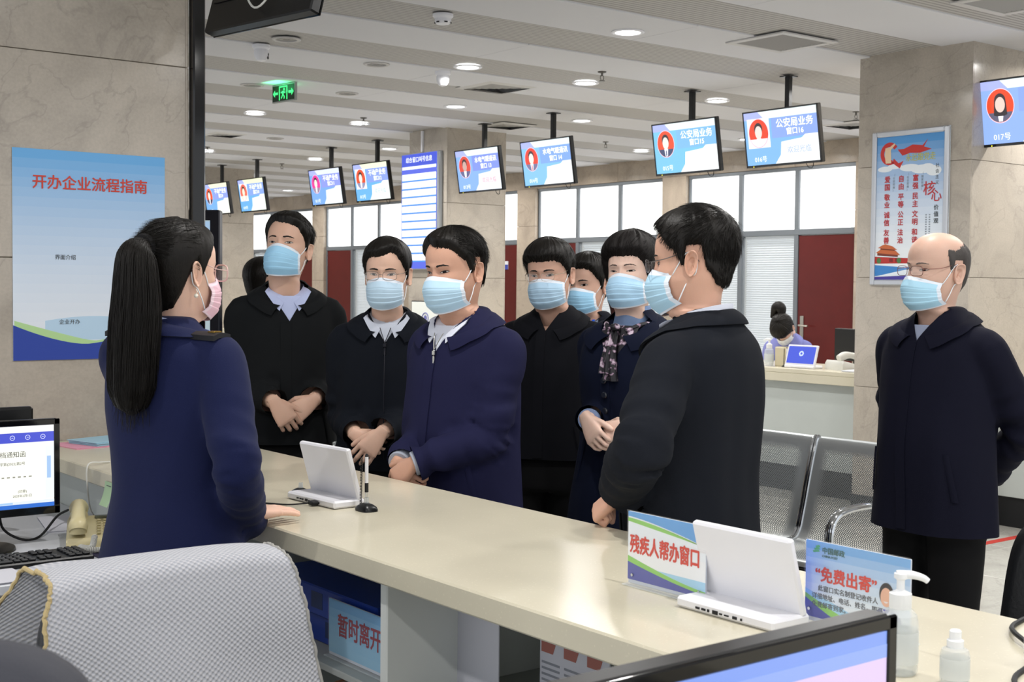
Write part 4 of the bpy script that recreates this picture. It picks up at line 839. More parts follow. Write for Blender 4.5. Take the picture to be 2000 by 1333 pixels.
for k, c in enumerate(('#e86a5a', '#f0d060', '#7fd0f0', '#d8e8d0')): MB().prism(disc(0, 0, .0035, .0035, 10), 0, .0003, tx(.74+.05*k, .025)).obj('tray_icon', emis('mon_i'+c, c, .9), mo_, smooth=False)
e = empty('monitor', (1.03, 4.25, .75)); tag(e, 'second monitor standing back to back behind the document monitor', 'monitor'); MB().bbox((-.27, -.015, .10), (.31, .02, .405), .008).obj('case', M_BLACK, e); MB().tube([(0, 0, .01), (0, 0, .2)], .022, 12).obj('neck', M_BLACK, e); MB().lathe([(0, 0), (.10, 0), (.09, .01), (0, .012)], 30, caps=False).obj('foot', M_BLACK, e)
# near monitor
mo2, tx2 = monitor((1.108, 1.00, .75), 0, .56, .325, .067, 'large black monitor in the foreground with a lilac and blue window on its screen',
  [(0, 0, 1, 1, '#7f9ce8', .95), (0, .55, 1, .88, '#dcc6ee', .95), (0, .88, 1, .94, '#8fa8f0', .95), (0, .36, 1, .50, '#8aaef0', .95), (0, .15, 1, .36, '#d9c8f0', .95), (0, .0, 1, .06, '#5a86e0', .9)], thick=.045)
for k in range(6): MB().box((-.022, -.003, 0), (.022, .003, .0004), M=tx2(.12+.15*k, .515)).obj('menu_bar', emis('mon_lilac', '#a7a3d6', .8), mo2, smooth=False)
# keyboard
e = empty('keyboard', (1.11, 3.785, .75)); tag(e, 'black keyboard lying before the document monitor', 'keyboard')
MB().bbox((-.235, -.075, .0), (.235, .075, .016), .004).obj('case', M_BLACK, e)
km = MB().bbox((-.0085, -.0080, 0), (.0085, .0080, .007), .0022).mesh('key', mat('key_black', '#16171a', .45), True, 30)
for r in range(5):
    for c in range(22):
        if c in (14, 18) or (c > 14 and c < 18 and r == 2): continue
        if r == 0 and 3 <= c <= 8: continue
        o = bpy.data.objects.new('key', km); COL.objects.link(o); o.parent = e; o.location = (-.219+c*.0208+.003*(4-r)*(c < 14), -.055+r*.0255, .0155)
MB().bbox((-.10, -.0635, .0155), (.006, -.0475, .0225), .002).obj('space_bar', mat('key_black', '#16171a', .45), e)
lm = MB().prism([(-.0025, -.0015), (.0025, -.0015), (.0025, .0018), (-.0025, .0018)], 0, .0002).mesh('legend', mat('key_print', '#9a9ca0', .6), False)
for k in range(40):
    o = bpy.data.objects.new('key_legend', lm); COL.objects.link(o); o.parent = e; o.location = (-.219+(k % 13)*.0208+.010, .0+(-.03+.0255*(k//13)), .0228)
# telephone
M_IVORY = mat('ivory_plastic', '#c9bd93', .35, spec=.5)
e = empty('telephone', (1.455, 3.975, .75), -.35); tag(e, 'ivory desk telephone with a large handset beside the document monitor', 'telephone')
m = MB(); rows = []
for y, h in ((-.105, .022), (-.10, .030), (.0, .048), (.09, .066), (.105, .060)):
    rows.append([(-.095, y, 0), (-.095, y, h*.8), (-.088, y, h), (.088, y, h), (.095, y, h*.8), (.095, y, 0)])
m.grid(np.array(rows, float), False); m.f += [tuple(range(5, -1, -1)), tuple(range(24, 30)), (0, 6, 12, 18, 24, 29, 23, 17, 11, 5)]; m.mi += [0, 0, 0]; m.obj('base', M_IVORY, e, angle=40)
m = MB(); hp_ = spline([(-.060, -.100, .052), (-.060, -.085, .070), (-.060, -.04, .088), (-.060, .04, .098), (-.060, .085, .094), (-.060, .105, .078)], 22); m.tube(hp_, np.interp(np.linspace(0, 1, 22), (0, .15, .35, .65, .85, 1), (.026, .030, .021, .021, .030, .026)), 16, flat=1.0); m.obj('handset', M_IVORY, e)
for y in (-.085, .088): MB().lathe([(0, -.032), (.025, -.032), (.029, -.012), (.024, .01), (0, .012)], 20, frame_from((1, 0, 0), (0, 1, 0), (0, 0, 1), (-.060, y, .075)), caps=False).obj('handset_cup', M_IVORY, e)
kb = MB().bbox((-.006, -.005, 0), (.006, .005, .006), .0015).mesh('key', mat('phone_key', '#a89e78', .45), True, 30)
for r in range(6):
    for c in range(5): o = bpy.data.objects.new('key', kb); COL.objects.link(o); o.parent = e; o.location = (.0+c*.0185, -.075+r*.022, .033+.0185*(r*.022+.025)/.1)
MB().box((-.012, .060, .061), (.084, .085, .068)).obj('display', mat('phone_display', '#5d5f4e', .2), e)
m = MB(); t = np.linspace(0, 1, 700); cen = spline([(1.40, 3.86, .79), (1.375, 3.82, .765), (1.35, 3.84, .765), (1.36, 3.80, .763), (1.40, 3.775, .764), (1.44, 3.80, .77), (1.47, 3.78, .765)], 700); a = t*2*PI*62; T_, U_, W_ = frames(cen)
m.tube(cen+.0075*(np.cos(a)[:, None]*U_+np.sin(a)[:, None]*W_), .0020, 5); o = m.obj('telephone_cord', mat('cord_grey', '#b7b7b2', .5), e, label='coiled grey cord'); o.matrix_parent_inverse = (Matrix.Translation(e.location) @ Matrix.Rotation(-.35, 4, 'Z')).inverted()
# pen, papers, mouse mat and cables on the desk
e = empty('ball_pen', (1.24, 3.685, .7555), .10); tag(e, 'black and clear ball pen lying in front of the keyboard', 'pen')
MB().tube([(-.075, 0, 0), (-.068, 0, 0), (-.03, 0, 0)], [.002, .0045, .005], 10).obj('cap', M_BLACK, e); MB().tube([(-.03, 0, 0), (.02, 0, 0)], .0048, 10).obj('clear_barrel', mat('clear_plastic', '#dfe6e8', .1, alpha=.45), e); MB().tube([(.02, 0, 0), (.06, 0, 0), (.07, 0, 0), (.078, 0, 0)], [.005, .005, .003, .001], 10).obj('grip', M_BLACK, e)
sheet_pile(.98, 3.625, .75, '#dcdce4', .27, .17, .05, 'white printed forms lying on the front of the staff desk', 3, .002); sheet_pile(1.50, 4.32, .75, '#d9d9e2', .21, .29, -.2, 'white sheets with a red mark behind the ivory telephone', 3, .0015)
MB().prism([(-.02, 0), (.02, .004), (.02, .008), (-.02, .004)], .0046, .0049).obj('red_mark', REDT, bpy.data.objects[[o.name for o in bpy.data.objects if o.name.startswith('paper_pile')][-1]], smooth=False)
e = empty('mouse_mat', (1.46, 3.70, .75)); tag(e, 'dark violet mouse mat at the corner of the staff desk', 'mat'); MB().bbox((-.10, -.09, 0), (.10, .09, .004), .002).obj('pad', mat('mouse_mat', '#23203a', .8), e)
m = MB(); m.tube(spline([(1.19, 4.10, .85), (1.21, 4.12, .79), (1.26, 4.10, .757), (1.32, 4.12, .757), (1.40, 4.2, .80), (1.47, 4.3, .80)], 26), .004, 8); o = m.obj('monitor_cable', M_BLACKMATTE); tag(o, 'black cables looping behind the document monitor', 'cable')
m = MB(); m.tube(spline([(1.58, 4.28, .752), (1.52, 4.22, .80), (1.50, 4.20, .88), (1.508, 4.22, .955), (1.56, 4.25, .957), (1.60, 4.27, .954)], 30), .0028, 8); o = m.obj('phone_line', mat('white_cable', '#cfcfc9', .5)); tag(o, 'thin pale cable hanging from the counter edge behind the telephone', 'cable')
e = empty('sticky_note', (1.506, 4.02, .905)); tag(e, 'curled pale green sticky note hanging from the counter edge', 'note')
q = np.linspace(0, 1, 8); rows = [np.stack([-.002-.02*q**2, np.full(8, .035*s), .02-.075*q], -1) for s in (1, .3, -.3, -1)]; m = MB(); m.grid(np.array(rows)); m.obj('note', mat('sticky_green', '#b9d8b4', .7), e)
for k in range(2): MB().box((-.0035, -.02, .006-.012*k), (-.0030, .018, .0085-.012*k)).obj('writing', GREYT, e, smooth=False)
# ---- things stored under the counter
def blue_box(x0, y0, z0, x1, y1, z1, label):
    e = empty('file_box', ((x0+x1)/2, (y0+y1)/2, z0)); tag(e, label, 'box', 'blue file boxes under the counter'); o_ = np.array([(x0+x1)/2, (y0+y1)/2, z0])
    MB().bbox(np.array([x0, y0, z0])-o_, np.array([x1, y1, z1])-o_, .004).obj('body', mat('file_blue', '#1c3f9e', .35), e); MB().box(np.array([x0-.0008, (y0+y1)/2-.03, z0+(z1-z0)*.25])-o_, np.array([x0-.0002, (y0+y1)/2+.03, z0+(z1-z0)*.8])-o_).obj('spine_label', P_('box_spine', '#2c3c68'), e, smooth=False)
blue_box(1.72, 2.70, .594, 2.02, 3.30, .672, 'blue plastic file box lying lowest on the shelf left of the divider'); blue_box(1.70, 2.74, .673, 2.0, 3.34, .752, 'blue plastic file box stacked on another under the counter')
e, M = desk_sign((1.68, 2.79, .594), .30, .15, 'pale blue sign reading 暂时离开 lying ready in the cubby under the counter'); gradient_rows(e, .30, .012, .15, '#8fc4e2', '#4f9ad0', M, 0, 6); lettering('暂时离开', .062, (M[0], M[1]+M[0]@np.array([0, .085, .0009])), P_('print_maroon', '#8e2b3c'), e, bold=.001, squash=.85)
sheet_pile(1.82, 2.82, .098, '#c4c6cf', .30, .36, .1, 'thick white paper stack on the bottom of the cubby', 16, .022)
e = empty('shoulder_bag', (1.74, 2.75, .455), .2); tag(e, 'brown leather bag strap with a gold stud on the paper stack under the counter', 'bag'); LB = mat('tan_leather', '#6f4426', .5, bump=(90, .3))
MB().bbox((-.06, -.13, .0), (.08, .13, .085), .02).obj('pouch', LB, e); m = MB(); m.tube(spline([(-.05, -.12, .08), (-.08, -.06, .115), (-.08, .03, .12), (-.07, .12, .09), (-.05, .16, .03)], 26), .012, 8, flat=.25); m.obj('strap', LB, e); MB().lathe([(0, 0), (.006, 0), (.005, .004), (0, .005)], 12, frame_from((0, 1, 0), (0, 0, 1), (-1, 0, 0), (-.095, .0, .118)), caps=False).obj('stud', mat('gold', '#c9a24a', .25, 1.0), e)
def leaflet(x, y, z0, w_, h, label, header=None, lines=0, cols=1, rz=0.0):
    e = empty('leaflet_board', (x, y, z0), rz); tag(e, label, 'notice', None); M = at_frame((0, 0, 0)); MB().bbox((-w_/2, 0, -.004), (w_/2, h, 0), .001, M=M).obj('board', mat('leaflet_white', '#cfd0da', .4), e)
    if header:
        for c in range(cols): cx = -w_/2+w_*(c+.5)/cols; flat(e, [(cx-w_*.42/cols, h-.034), (cx+w_*.10/cols, h-.034), (cx+w_*.22/cols, h-.010), (cx-w_*.42/cols, h-.010)], .0003, M, P_('leaf_red', '#a86a60'), 'red_header')
    for c in range(cols):
        for k in range(lines): 
            cx = -w_/2+w_*(c+.5)/cols; y_ = h-.06-.0135*k; rr = .40-(.1 if k % 4 == 3 else 0); flat(e, [(cx-w_*.40/cols, y_), (cx+w_*rr/cols, y_), (cx+w_*rr/cols, y_+.0055), (cx-w_*.40/cols, y_+.0055)], .0003, M, P_('leaf_grey', '#8f929c'), 'printed_line')
    return e
leaflet(1.80, 2.455, .594, .165, .29, 'white standing board in the cubby right of the divider', None, 0); leaflet(1.88, 2.20, .594, .24, .155, 'leaflet board with red headed columns in the cubby under the counter', True, 6, 3)
# ---- things on the back counter beside the column
def face_x(o): return (GX[0], np.array(o, float))
tb = tablet((7.93, 6.60, ZC), 'white tablet terminal with a blue screen on the back counter', PI, 1, emis('tablet_blue', '#4a5fe0', .85)); tb.scale = (1.1, 1.22, 1.1)
m = MB(); R_ = rotm(0, math.radians(-16), 0); 
for k in range(8): a = k*PI/4; m.prism(disc(.014*math.cos(a), .085+.014*math.sin(a), .006, .006, 8), .009, .0095, (R_@np.array([[0, 0, 1], [1, 0, 0], [0, 1, 0]], float), np.array([.036, 0, .018])))
m.obj('screen_emblem', emis('tablet_white', '#cfe0ff', 1.0), tb, smooth=False)
pump_bottle((7.93, 6.945, ZC), 'white pump bottle on the back counter left of the blue tablet', 1.6, 1.4)
e = empty('card_holder', (7.97, 6.845, ZC)); tag(e, 'beige card box between the white pump bottle and the blue tablet', 'box'); MB().bbox((-.03, -.05, 0), (.03, .05, .15), .004).obj('box', P_('beige_box', '#cfc4a6'), e); MB().bbox((-.025, -.045, .150), (.025, .045, .154), .001).obj('lid', P_('beige_lid', '#b9ad8c'), e)
s_ = pen_stand(7.93, 6.765, 'black pen stand with an upright pen beside the blue tablet on the back counter')
e = empty('telephone', (8.05, 6.28, ZC), 1.3); tag(e, 'white desk telephone on the back counter beside the right column', 'telephone'); M_PW = mat('phone_white', '#dcdcd6', .4)
m = MB(); rows = [[(-.11, y, 0), (-.11, y, h*.8), (-.10, y, h), (.10, y, h), (.11, y, h*.8), (.11, y, 0)] for y, h in ((-.12, .025), (.0, .05), (.11, .075), (.12, .06))]; m.grid(np.array(rows, float)); m.f += [tuple(range(5, -1, -1)), tuple(range(18, 24))]; m.mi += [0, 0]; m.obj('base', M_PW, e, angle=40)
m = MB(); m.tube(spline([(-.06, -.12, .06), (-.06, -.05, .10), (-.06, .05, .115), (-.06, .12, .09)], 18), np.interp(np.linspace(0, 1, 18), (0, .2, .5, .8, 1), (.028, .032, .022, .032, .028)), 14); m.obj('handset', M_PW, e)
sheet_pile(7.93, 6.03, ZC, '#e3e5ea', .20, .26, .1, 'white papers on the back counter close to the right column', 4, .003)
sheet_pile(8.34, 6.12, ZC, '#9fb3a8', .20, .16, .3, 'stacked booklets behind the white telephone on the back counter', 5, .012)
e = empty('monitor', (8.40, 6.47, ZC), 1.35); tag(e, 'black monitor seen from behind on the back counter next to the right column', 'monitor'); MB().bbox((-.24, -.02, .045), (.24, .02, .30), .006).obj('case', M_BLACK, e); MB().tube([(0, 0, .01), (0, 0, .15)], .02, 10).obj('neck', M_BLACK, e); MB().lathe([(0, 0), (.09, 0), (.085, .01), (0, .012)], 26, caps=False).obj('foot', M_BLACK, e)

# ================================================================== posters
# poster on the near column, facing the viewer (-y)
W, H = .59, .79
MY = frame_from((1, 0, 0), (0, 0, 1), (0, -1, 0), (0, 0, 0))
e = empty('wall_poster', (1.792, 4.968, 1.26)); tag(e, 'sky blue poster headed 开办企业流程指南 on the near marble column', 'poster')
MB().box((-W/2, 0, 0), (W/2, H, .002), M=MY).obj('sheet', PALE, e, smooth=False)
gradient_rows(e, W, .0, H, '#eaf0f8', '#62ade8', MY, .002, 22)
f1 = lambda x: .045+.075*np.exp(-((x+W*.62)/.16)**2)*1.2+.012*math.sin((x+.1)*8)+.045*(x > .0)*((x)/W)
flat(e, wave(-W/2, W/2, lambda x: .0, lambda x: .058+.085*max(0, (-.02-x)/.28)**1.6*.9+.06*max(0, (x+.02)/.3)**1.3), .0028, MY, P_('poster_indigo', '#2c46a4'), 'indigo_wave')
flat(e, wave(-W/2+.005, W/2, lambda x: .05+.085*max(0, (-.02-x)/.28)**1.6*.9+.06*max(0, (x+.02)/.3)**1.3, lambda x: .066+.095*max(0, (.02-x)/.32)**1.1*.9+.05*max(0, (x+.02)/.3)**1.2), .0025, MY, P_('poster_green', '#b6dc9c'), 'green_wave')
flat(e, wave(-W*.3, W/2, lambda x: .066+.04*max(0, (.05-x)/.32)+.05*max(0, (x+.02)/.3)**1.2, lambda x: .135+.03*math.sin((x+.25)*6)), .0023, MY, P_('poster_light', '#bcd9f0'), 'light_wave')
lettering('开办企业流程指南', .056, (MY[0], MY[1]+MY[0]@np.array([.0, H-.125, .0042])), P_('poster_red', '#cf4436'), e, bold=.0008)
for x, y, s in ((-.100, .395, '界面介绍'), (.135, .395, '变更登记'), (-.085, .150, '企业开办'), (.135, .150, '企业注销')): lettering(s, .020, (MY[0], MY[1]+MY[0]@np.array([x, y-.008, .0036])), P_('poster_grey', '#4d5358'), e)
# framed poster on the right column (faces -x)
W, H = .615, 1.06
e = empty('framed_poster', (7.603, 5.432, 1.59)); tag(e, 'silver framed poster with red characters and a red gate on the right column', 'poster')
FR = mat('silver_frame', '#c3c6cc', .3, .6); M = at_frame((0, 0, 0)); fw = .038
MB().box((-W/2, 0, 0), (W/2, H, .010), M=M).obj('backing', PALE, e, smooth=False)
for a, b in (((-W/2, 0), (-W/2+fw, H)), ((W/2-fw, 0), (W/2, H)), ((-W/2+fw, 0), (W/2-fw, fw)), ((-W/2+fw, H-fw), (W/2-fw, H))): MB().bbox((*a, 0), (*b, .024), .008, M=M).obj('frame_bar', FR, e)
w_, y0, y1 = W-2*fw, fw, H-fw; gradient_rows(e, w_, y0, y1, '#eef2f5', '#3f92d6', M, .010, 18)
Z = .0106; cl = P_('poster_cloud', '#e6edf3')
for k, (x, y, rx, ry) in enumerate(((-.20, .80, .06, .02), (-.12, .815, .06, .018), (.0, .80, .08, .025), (.10, .785, .09, .03), (.19, .77, .06, .035), (.14, .80, .05, .02))): flat(e, disc(x, y, rx, ry, 20), Z-.0003+.00006*k, M, cl, 'cloud')
rr = P_('poster_crimson', '#c4302a'); flat(e, [(-.05, .93), (.02, .955), (.10, .945), (.14, .985), (.11, .935), (.17, .915), (.08, .895), (.0, .90), (-.06, .885), (-.10, .93)], Z+.0004, M, rr, 'red_ribbon')
ring = [(-.165+.075*math.cos(t), .905+.078*math.sin(t)) for t in np.linspace(.6, 5.2, 26)]+[(-.165+.045*math.cos(t), .905+.048*math.sin(t)) for t in np.linspace(5.2, .6, 26)]
flat(e, ring, Z+.0004, M, rr, 'red_ring'); flat(e, [(-.13, .87), (-.09, .835), (-.05, .85), (-.08, .80), (-.14, .84)], Z+.0004, M, rr, 'red_ribbon_tail')
flat(e, [(-.195, .84), (-.15, .84), (-.155, .93), (-.12, .965), (-.125, .975), (-.165, .95), (-.20, .945), (-.205, .90)], Z+.0008, M, P_('poster_cream', '#e3c7a4'), 'pale_figure')
lettering('永远跟党走', .056, (rotm(0, 0, 0)@M[0], M[1]+M[0]@np.array([.085, .865, Z+.0012])), P_('poster_yellow', '#c9c23c'), e, squash=.85)
def column_text(s, x, y, size, mt, step, bold=0): 
    for k, c in enumerate(s):
        if c != ' ': lettering(c, size, (M[0], M[1]+M[0]@np.array([x, y-step*k, Z+.0012])), mt, e, bold=bold)
TR = P_('poster_text_red', '#b8333a'); 
for x, words in ((-.178, ('爱国', '敬业', '诚信', '友善')), (-.065, ('自由', '平等', '公正', '法治')), (.050, ('富强', '民主', '文明', '和谐'))):
    for k, wd_ in enumerate(words): column_text(wd_, x, .725-.122*k, .048, TR, .053, .0012)
column_text('社会主义', .218, .80, .030, P_('poster_grey', '#4d5358'), .038); lettering('核', .10, (M[0], M[1]+M[0]@np.array([.160, .645, Z+.0012])), TR, e, bold=.001); lettering('心', .085, (M[0], M[1]+M[0]@np.array([.215, .595, Z+.0014])), TR, e, bold=.001); column_text('价值观', .215, .52, .038, P_('poster_grey', '#4d5358'), .045, .0006)
gr = P_('poster_faint', '#8a96a2')
for x, t_ in ((-.125, '（公民层面）'), (-.012, '（社会层面）'), (.103, '（国家层面）')): column_text(t_, x, .755, .018, gr, .021)
for x, n_ in ((.165, 12), (.138, 16)):
    for k in range(n_): flat(e, [(x-.006, .47-.016*k), (x+.006, .47-.016*k), (x+.006, .479-.016*k), (x-.006, .479-.016*k)], Z, M, gr, 'printed_mark')
flat(e, disc(.170, .315, .008, .016, 14), Z+.0003, M, TR, 'red_seal')
# a plain red gate with orange roofs
og = P_('poster_orange', '#c4683c'); rd = P_('poster_gate_red', '#b53431'); br = P_('poster_brown', '#7a3a2c')
flat(e, [(-w_/2, y0), (w_/2, y0), (w_/2, .075), (-w_/2, .058)], Z, M, P_('poster_deep', '#4a3f9c'), 'indigo_wave'); flat(e, [(-w_/2, .063), (-w_/2, .14), (-.05, .125), (w_/2, .14), (w_/2, .08)], Z, M, P_('poster_sea', '#3f86cc'), 'blue_wave'); flat(e, [(-w_/2, .060), (w_/2, .076), (w_/2, .13), (-.02, .106)], Z+.0003, M, PALE, 'white_wave')
flat(e, [(-w_/2, .150), (.06, .150), (.06, .185), (-w_/2, .200)], Z+.0004, M, rd, 'gate_wall'); flat(e, [(-w_/2, .198), (.06, .183), (.06, .191), (-w_/2, .208)], Z+.0006, M, PALE, 'gate_parapet')
flat(e, [(-.25, .206), (-.08, .194), (-.08, .214), (-.25, .228)], Z+.0006, M, br, 'gate_columns'); flat(e, [(-.262, .224), (-.06, .206), (-.10, .238), (-.22, .250)], Z+.0008, M, og, 'lower_roof'); flat(e, [(-.225, .248), (-.105, .237), (-.105, .250), (-.225, .262)], Z+.0008, M, br, 'upper_columns'); flat(e, [(-.245, .258), (-.085, .242), (-.125, .268), (-.185, .284), (-.21, .276)], Z+.0010, M, og, 'upper_roof')
for x in (-.235, -.07): flat(e, disc(x, .17, .018, .02, 12), Z+.0012, M, P_('poster_tree', '#4d7a4a'), 'bush')
for k, x in enumerate((-.15, -.10)): flat(e, [(x, .160), (x+.03, .160), (x+.03, .185), (x, .185)], Z+.0008, M, P_('poster_dark', '#7e2422'), 'gate_opening')
flat(e, [(.0, .190), (.04, .182), (.045, .200), (.01, .208)], Z+.001, M, P_('poster_roof2', '#b2453c'), 'side_pavilion')
# kiosk behind the near column and a red queue line
k0 = at_depth(404, 410, 6.2); e = empty('touch_kiosk', (k0[0]-.16, k0[1]+.12, 0), -.65); tag(e, 'black framed touch screen kiosk standing behind the near column and the staff woman', 'kiosk'); h_ = k0[2]
MB().bbox((-.26, 0, .06), (.26, .07, h_), .006).obj('case', mat('kiosk_navy', '#141625', .35), e); MB().box((-.215, -.002, .85), (.215, .0, h_-.05)).obj('screen', mat('kiosk_screen', '#20242a', .05, emit=('#c2d6dc', .62)), e, smooth=False); MB().bbox((-.30, -.15, 0), (.30, .22, .06), .01).obj('base', M_BLACK, e)
MB().box((-.215, -.0035, h_-.17), (.215, -.0022, h_-.055)).obj('banner', emis('kiosk_banner', '#a8c8e8', .75), e, smooth=False)
q = at_z(1965, 1054, 0); o = MB().box((q[0]-.9, q[1]-.03, .0005), (q[0]+1.3, q[1]+.03, .0012)).obj('floor_tape', mat('red_tape', '#c0392f', .5), smooth=False); tag(o, 'red tape line on the floor behind the bald man', 'tape')
e = empty('door_notice', (X1+.012, 13.9, 1.93)); tag(e, 'white and blue notice on the red door behind the young man', 'sign'); MB().box((-.006, -.22, -.14), (-.001, .22, .12)).obj('plate', M_WHITE, e, smooth=False); MB().box((-.0075, -.22, -.14), (-.0062, .22, -.02)).obj('blue_band', mat('blue_print', '#3b49a5', .5), e, smooth=False)
# ================================================================== people
def dense(tab, zs, win=0.014):
    t = np.array(sorted(tab), float); zz = np.linspace(t[0, 0], t[-1, 0], 600); out = []
    k = max(1, int(win/(zz[1]-zz[0])))
    for c in range(1, t.shape[1]):
        y = np.interp(zz, t[:, 0], t[:, c]); y = np.convolve(np.pad(y, (k, k), 'edge'), np.ones(2*k+1)/(2*k+1), 'valid')
        out.append(np.interp(zs, zz, y))
    return out
HEAD_TAB = [(-.30,.085,.050,-.105),(-.24,.066,.040,-.092),(-.20,.060,.038,-.080),(-.165,.0585,.039,-.073),(-.145,.0585,.042,-.070),(-.134,.0585,.052,-.068),
            (-.126,.057,.068,-.066),(-.119,.054,.083,-.064),(-.112,.0535,.089,-.063),(-.100,.0565,.0925,-.063),(-.08,.062,.0935,-.066),(-.06,.0670,.0940,-.074),(-.04,.0710,.0945,-.083),
            (-.02,.0735,.0930,-.090),(0,.0745,.0925,-.094),(.02,.0755,.0950,-.0965),(.03,.0757,.0952,-.097)]
def head_rings(zs, p):
    zs = np.asarray(zs, float); top = zs > .03
    w, f, b = dense(HEAD_TAB, np.minimum(zs, .03), .006)
    q = np.clip((zs-.03)/.0885, 0, 1); k = np.sqrt(np.clip(1-q**2.35, 0, 1)); yc0 = -.006
    w = np.where(top, w*k, w); f = np.where(top, yc0+(f-yc0)*k**.92, f); b = np.where(top, yc0+(b-yc0)*k**.95, b)
    jw = np.interp(zs, (-.14, -.11, -.05, 0), (1, p.get('jaw', 1), p.get('jaw', 1), 1)); w = w*jw*p.get('hw', 1)
    nk = np.interp(zs, (-.2, -.13, -.11), (p.get('neck', 1), p.get('neck', 1), 1)); w = w*nk
    f = np.where(zs < -.13, f*nk, f)
    return w, f, b
def head_pts(zs, phis, p):
    """points of the bare head: rings zs, angles phis (0 = front, + = the person's right)"""
    w, f, b = head_rings(zs, p); Z = np.asarray(zs, float)[:, None]+0*phis[None]
    s, c = np.sin(phis)[None], np.cos(phis)[None]; yc = -.004
    d = np.where(c > 0, (f-yc)[:, None], (yc-b)[:, None]); n = 2.25
    r = 1/((np.abs(s)/np.maximum(w[:, None], 1e-5))**n+(np.abs(c)/np.maximum(d, 1e-5))**n)**(1/n)
    X, Y = r*s, yc+r*c; fr = sstep(.1, .5, c+0*Z)
    g = lambda x0, z0, sx, sz: np.exp(-((np.abs(X)-x0)/sx)**2-((Z-z0)/sz)**2)
    nose = np.interp(Z, (-.062, -.052, -.044, -.03, -.01, .008, .02, .03), (0, .012, .0215, .017, .010, .0055, .003, 0))
    nw = np.interp(Z, (-.06, -.045, -.02, .01, .03), (.016, .0145, .0105, .009, .012))
    Y = Y+fr*(nose*np.exp(-(X/nw)**2)+.005*g(.0155, -.047, .0065, .008)
              - .0115*g(.032, -.001, .0165, .0105)+.0055*g(.032, -.0005, .0125, .0075)+.0030*g(.028, .0185, .021, .0065)
              - .004*g(.012, .002, .006, .010)+.0035*g(.046, -.028, .017, .013)-.003*g(.062, .012, .012, .02)
              + .005*g(0, -.074, .02, .006)+.004*g(0, -.085, .018, .005)-.003*g(0, -.0795, .022, .0022)+.004*g(0, -.108, .016, .01))
    return np.stack([X, Y, Z], -1)
ZS = np.concatenate([.03+.0885*np.cos(np.linspace(0, PI/2, 30)), np.linspace(.03, -.116, 62)[1:], np.linspace(-.116, -.30, 34)[1:]])
PHI = np.linspace(-PI, PI, 128, endpoint=False)
def face_y(x, z, p):
    ph = np.linspace(-1.45, 1.45, 121); x = np.atleast_1d(x).astype(float); z = np.atleast_1d(z).astype(float); out = np.empty(len(x))
    uz, inv = np.unique(np.round(z, 4), return_inverse=True)
    P = head_pts(uz, ph, p)
    for k in range(len(uz)): m = inv == k; out[m] = np.interp(x[m], P[k, :, 0], P[k, :, 1])
    return out
def hash_noise(P, seed, k=6, scale=1.0):
    r = np.random.RandomState(seed); out = 0
    for i in range(k):
        d = r.normal(size=3)*scale; out = out+np.sin(P@d+r.uniform(0, 6.28))
    return out/math.sqrt(k)
def ear_mesh(side, p):
    """side +1 right, -1 left"""
    t = np.linspace(0, 2*PI, 40, endpoint=False); us = np.array([0, .18, .36, .5, .62, .74, .84, .92, 1.0, 1.02, .9, .6])
    hy = .0178*(1+.20*np.sin(t)-.06*np.cos(2*t)); hz = .0325*(1+.04*np.sin(t))
    prof = np.array([-.006, -.008, -.008, -.003, .004, .002, .005, .0095, .009, .004, -.004, -.010])
    rows = []
    for u, h in zip(us, prof):
        y = -u*hy*np.cos(t)+.002*u*np.sin(t)*0; z = u*hz*np.sin(t)
        open_ = sstep(.35, .95, np.cos(t))*sstep(-.9, -.2, np.sin(t)+.3)     # flat towards the cheek
        hh = h*(1-.75*open_)
        lobe = sstep(-.55, -.95, np.sin(t)); hh = hh*(1-.6*lobe)+.002*lobe
        x = hh + .50*np.clip(-y+.008, 0, 1)+.005
        rows.append(np.stack([x, y-.30*z*.35, z], -1))
    P = np.array(rows)
    w = float(np.interp(-.008, [-.05, 0], [head_rings([-.04], p)[0][0], head_rings([0.0], p)[0][0]]))
    P[..., 0] = (P[..., 0]+w-.004)*side; P[..., 1] += -.016; P[..., 2] += -.012
    return gridf(P, True, False, flip=(side > 0))
HAND_CACHE = {}
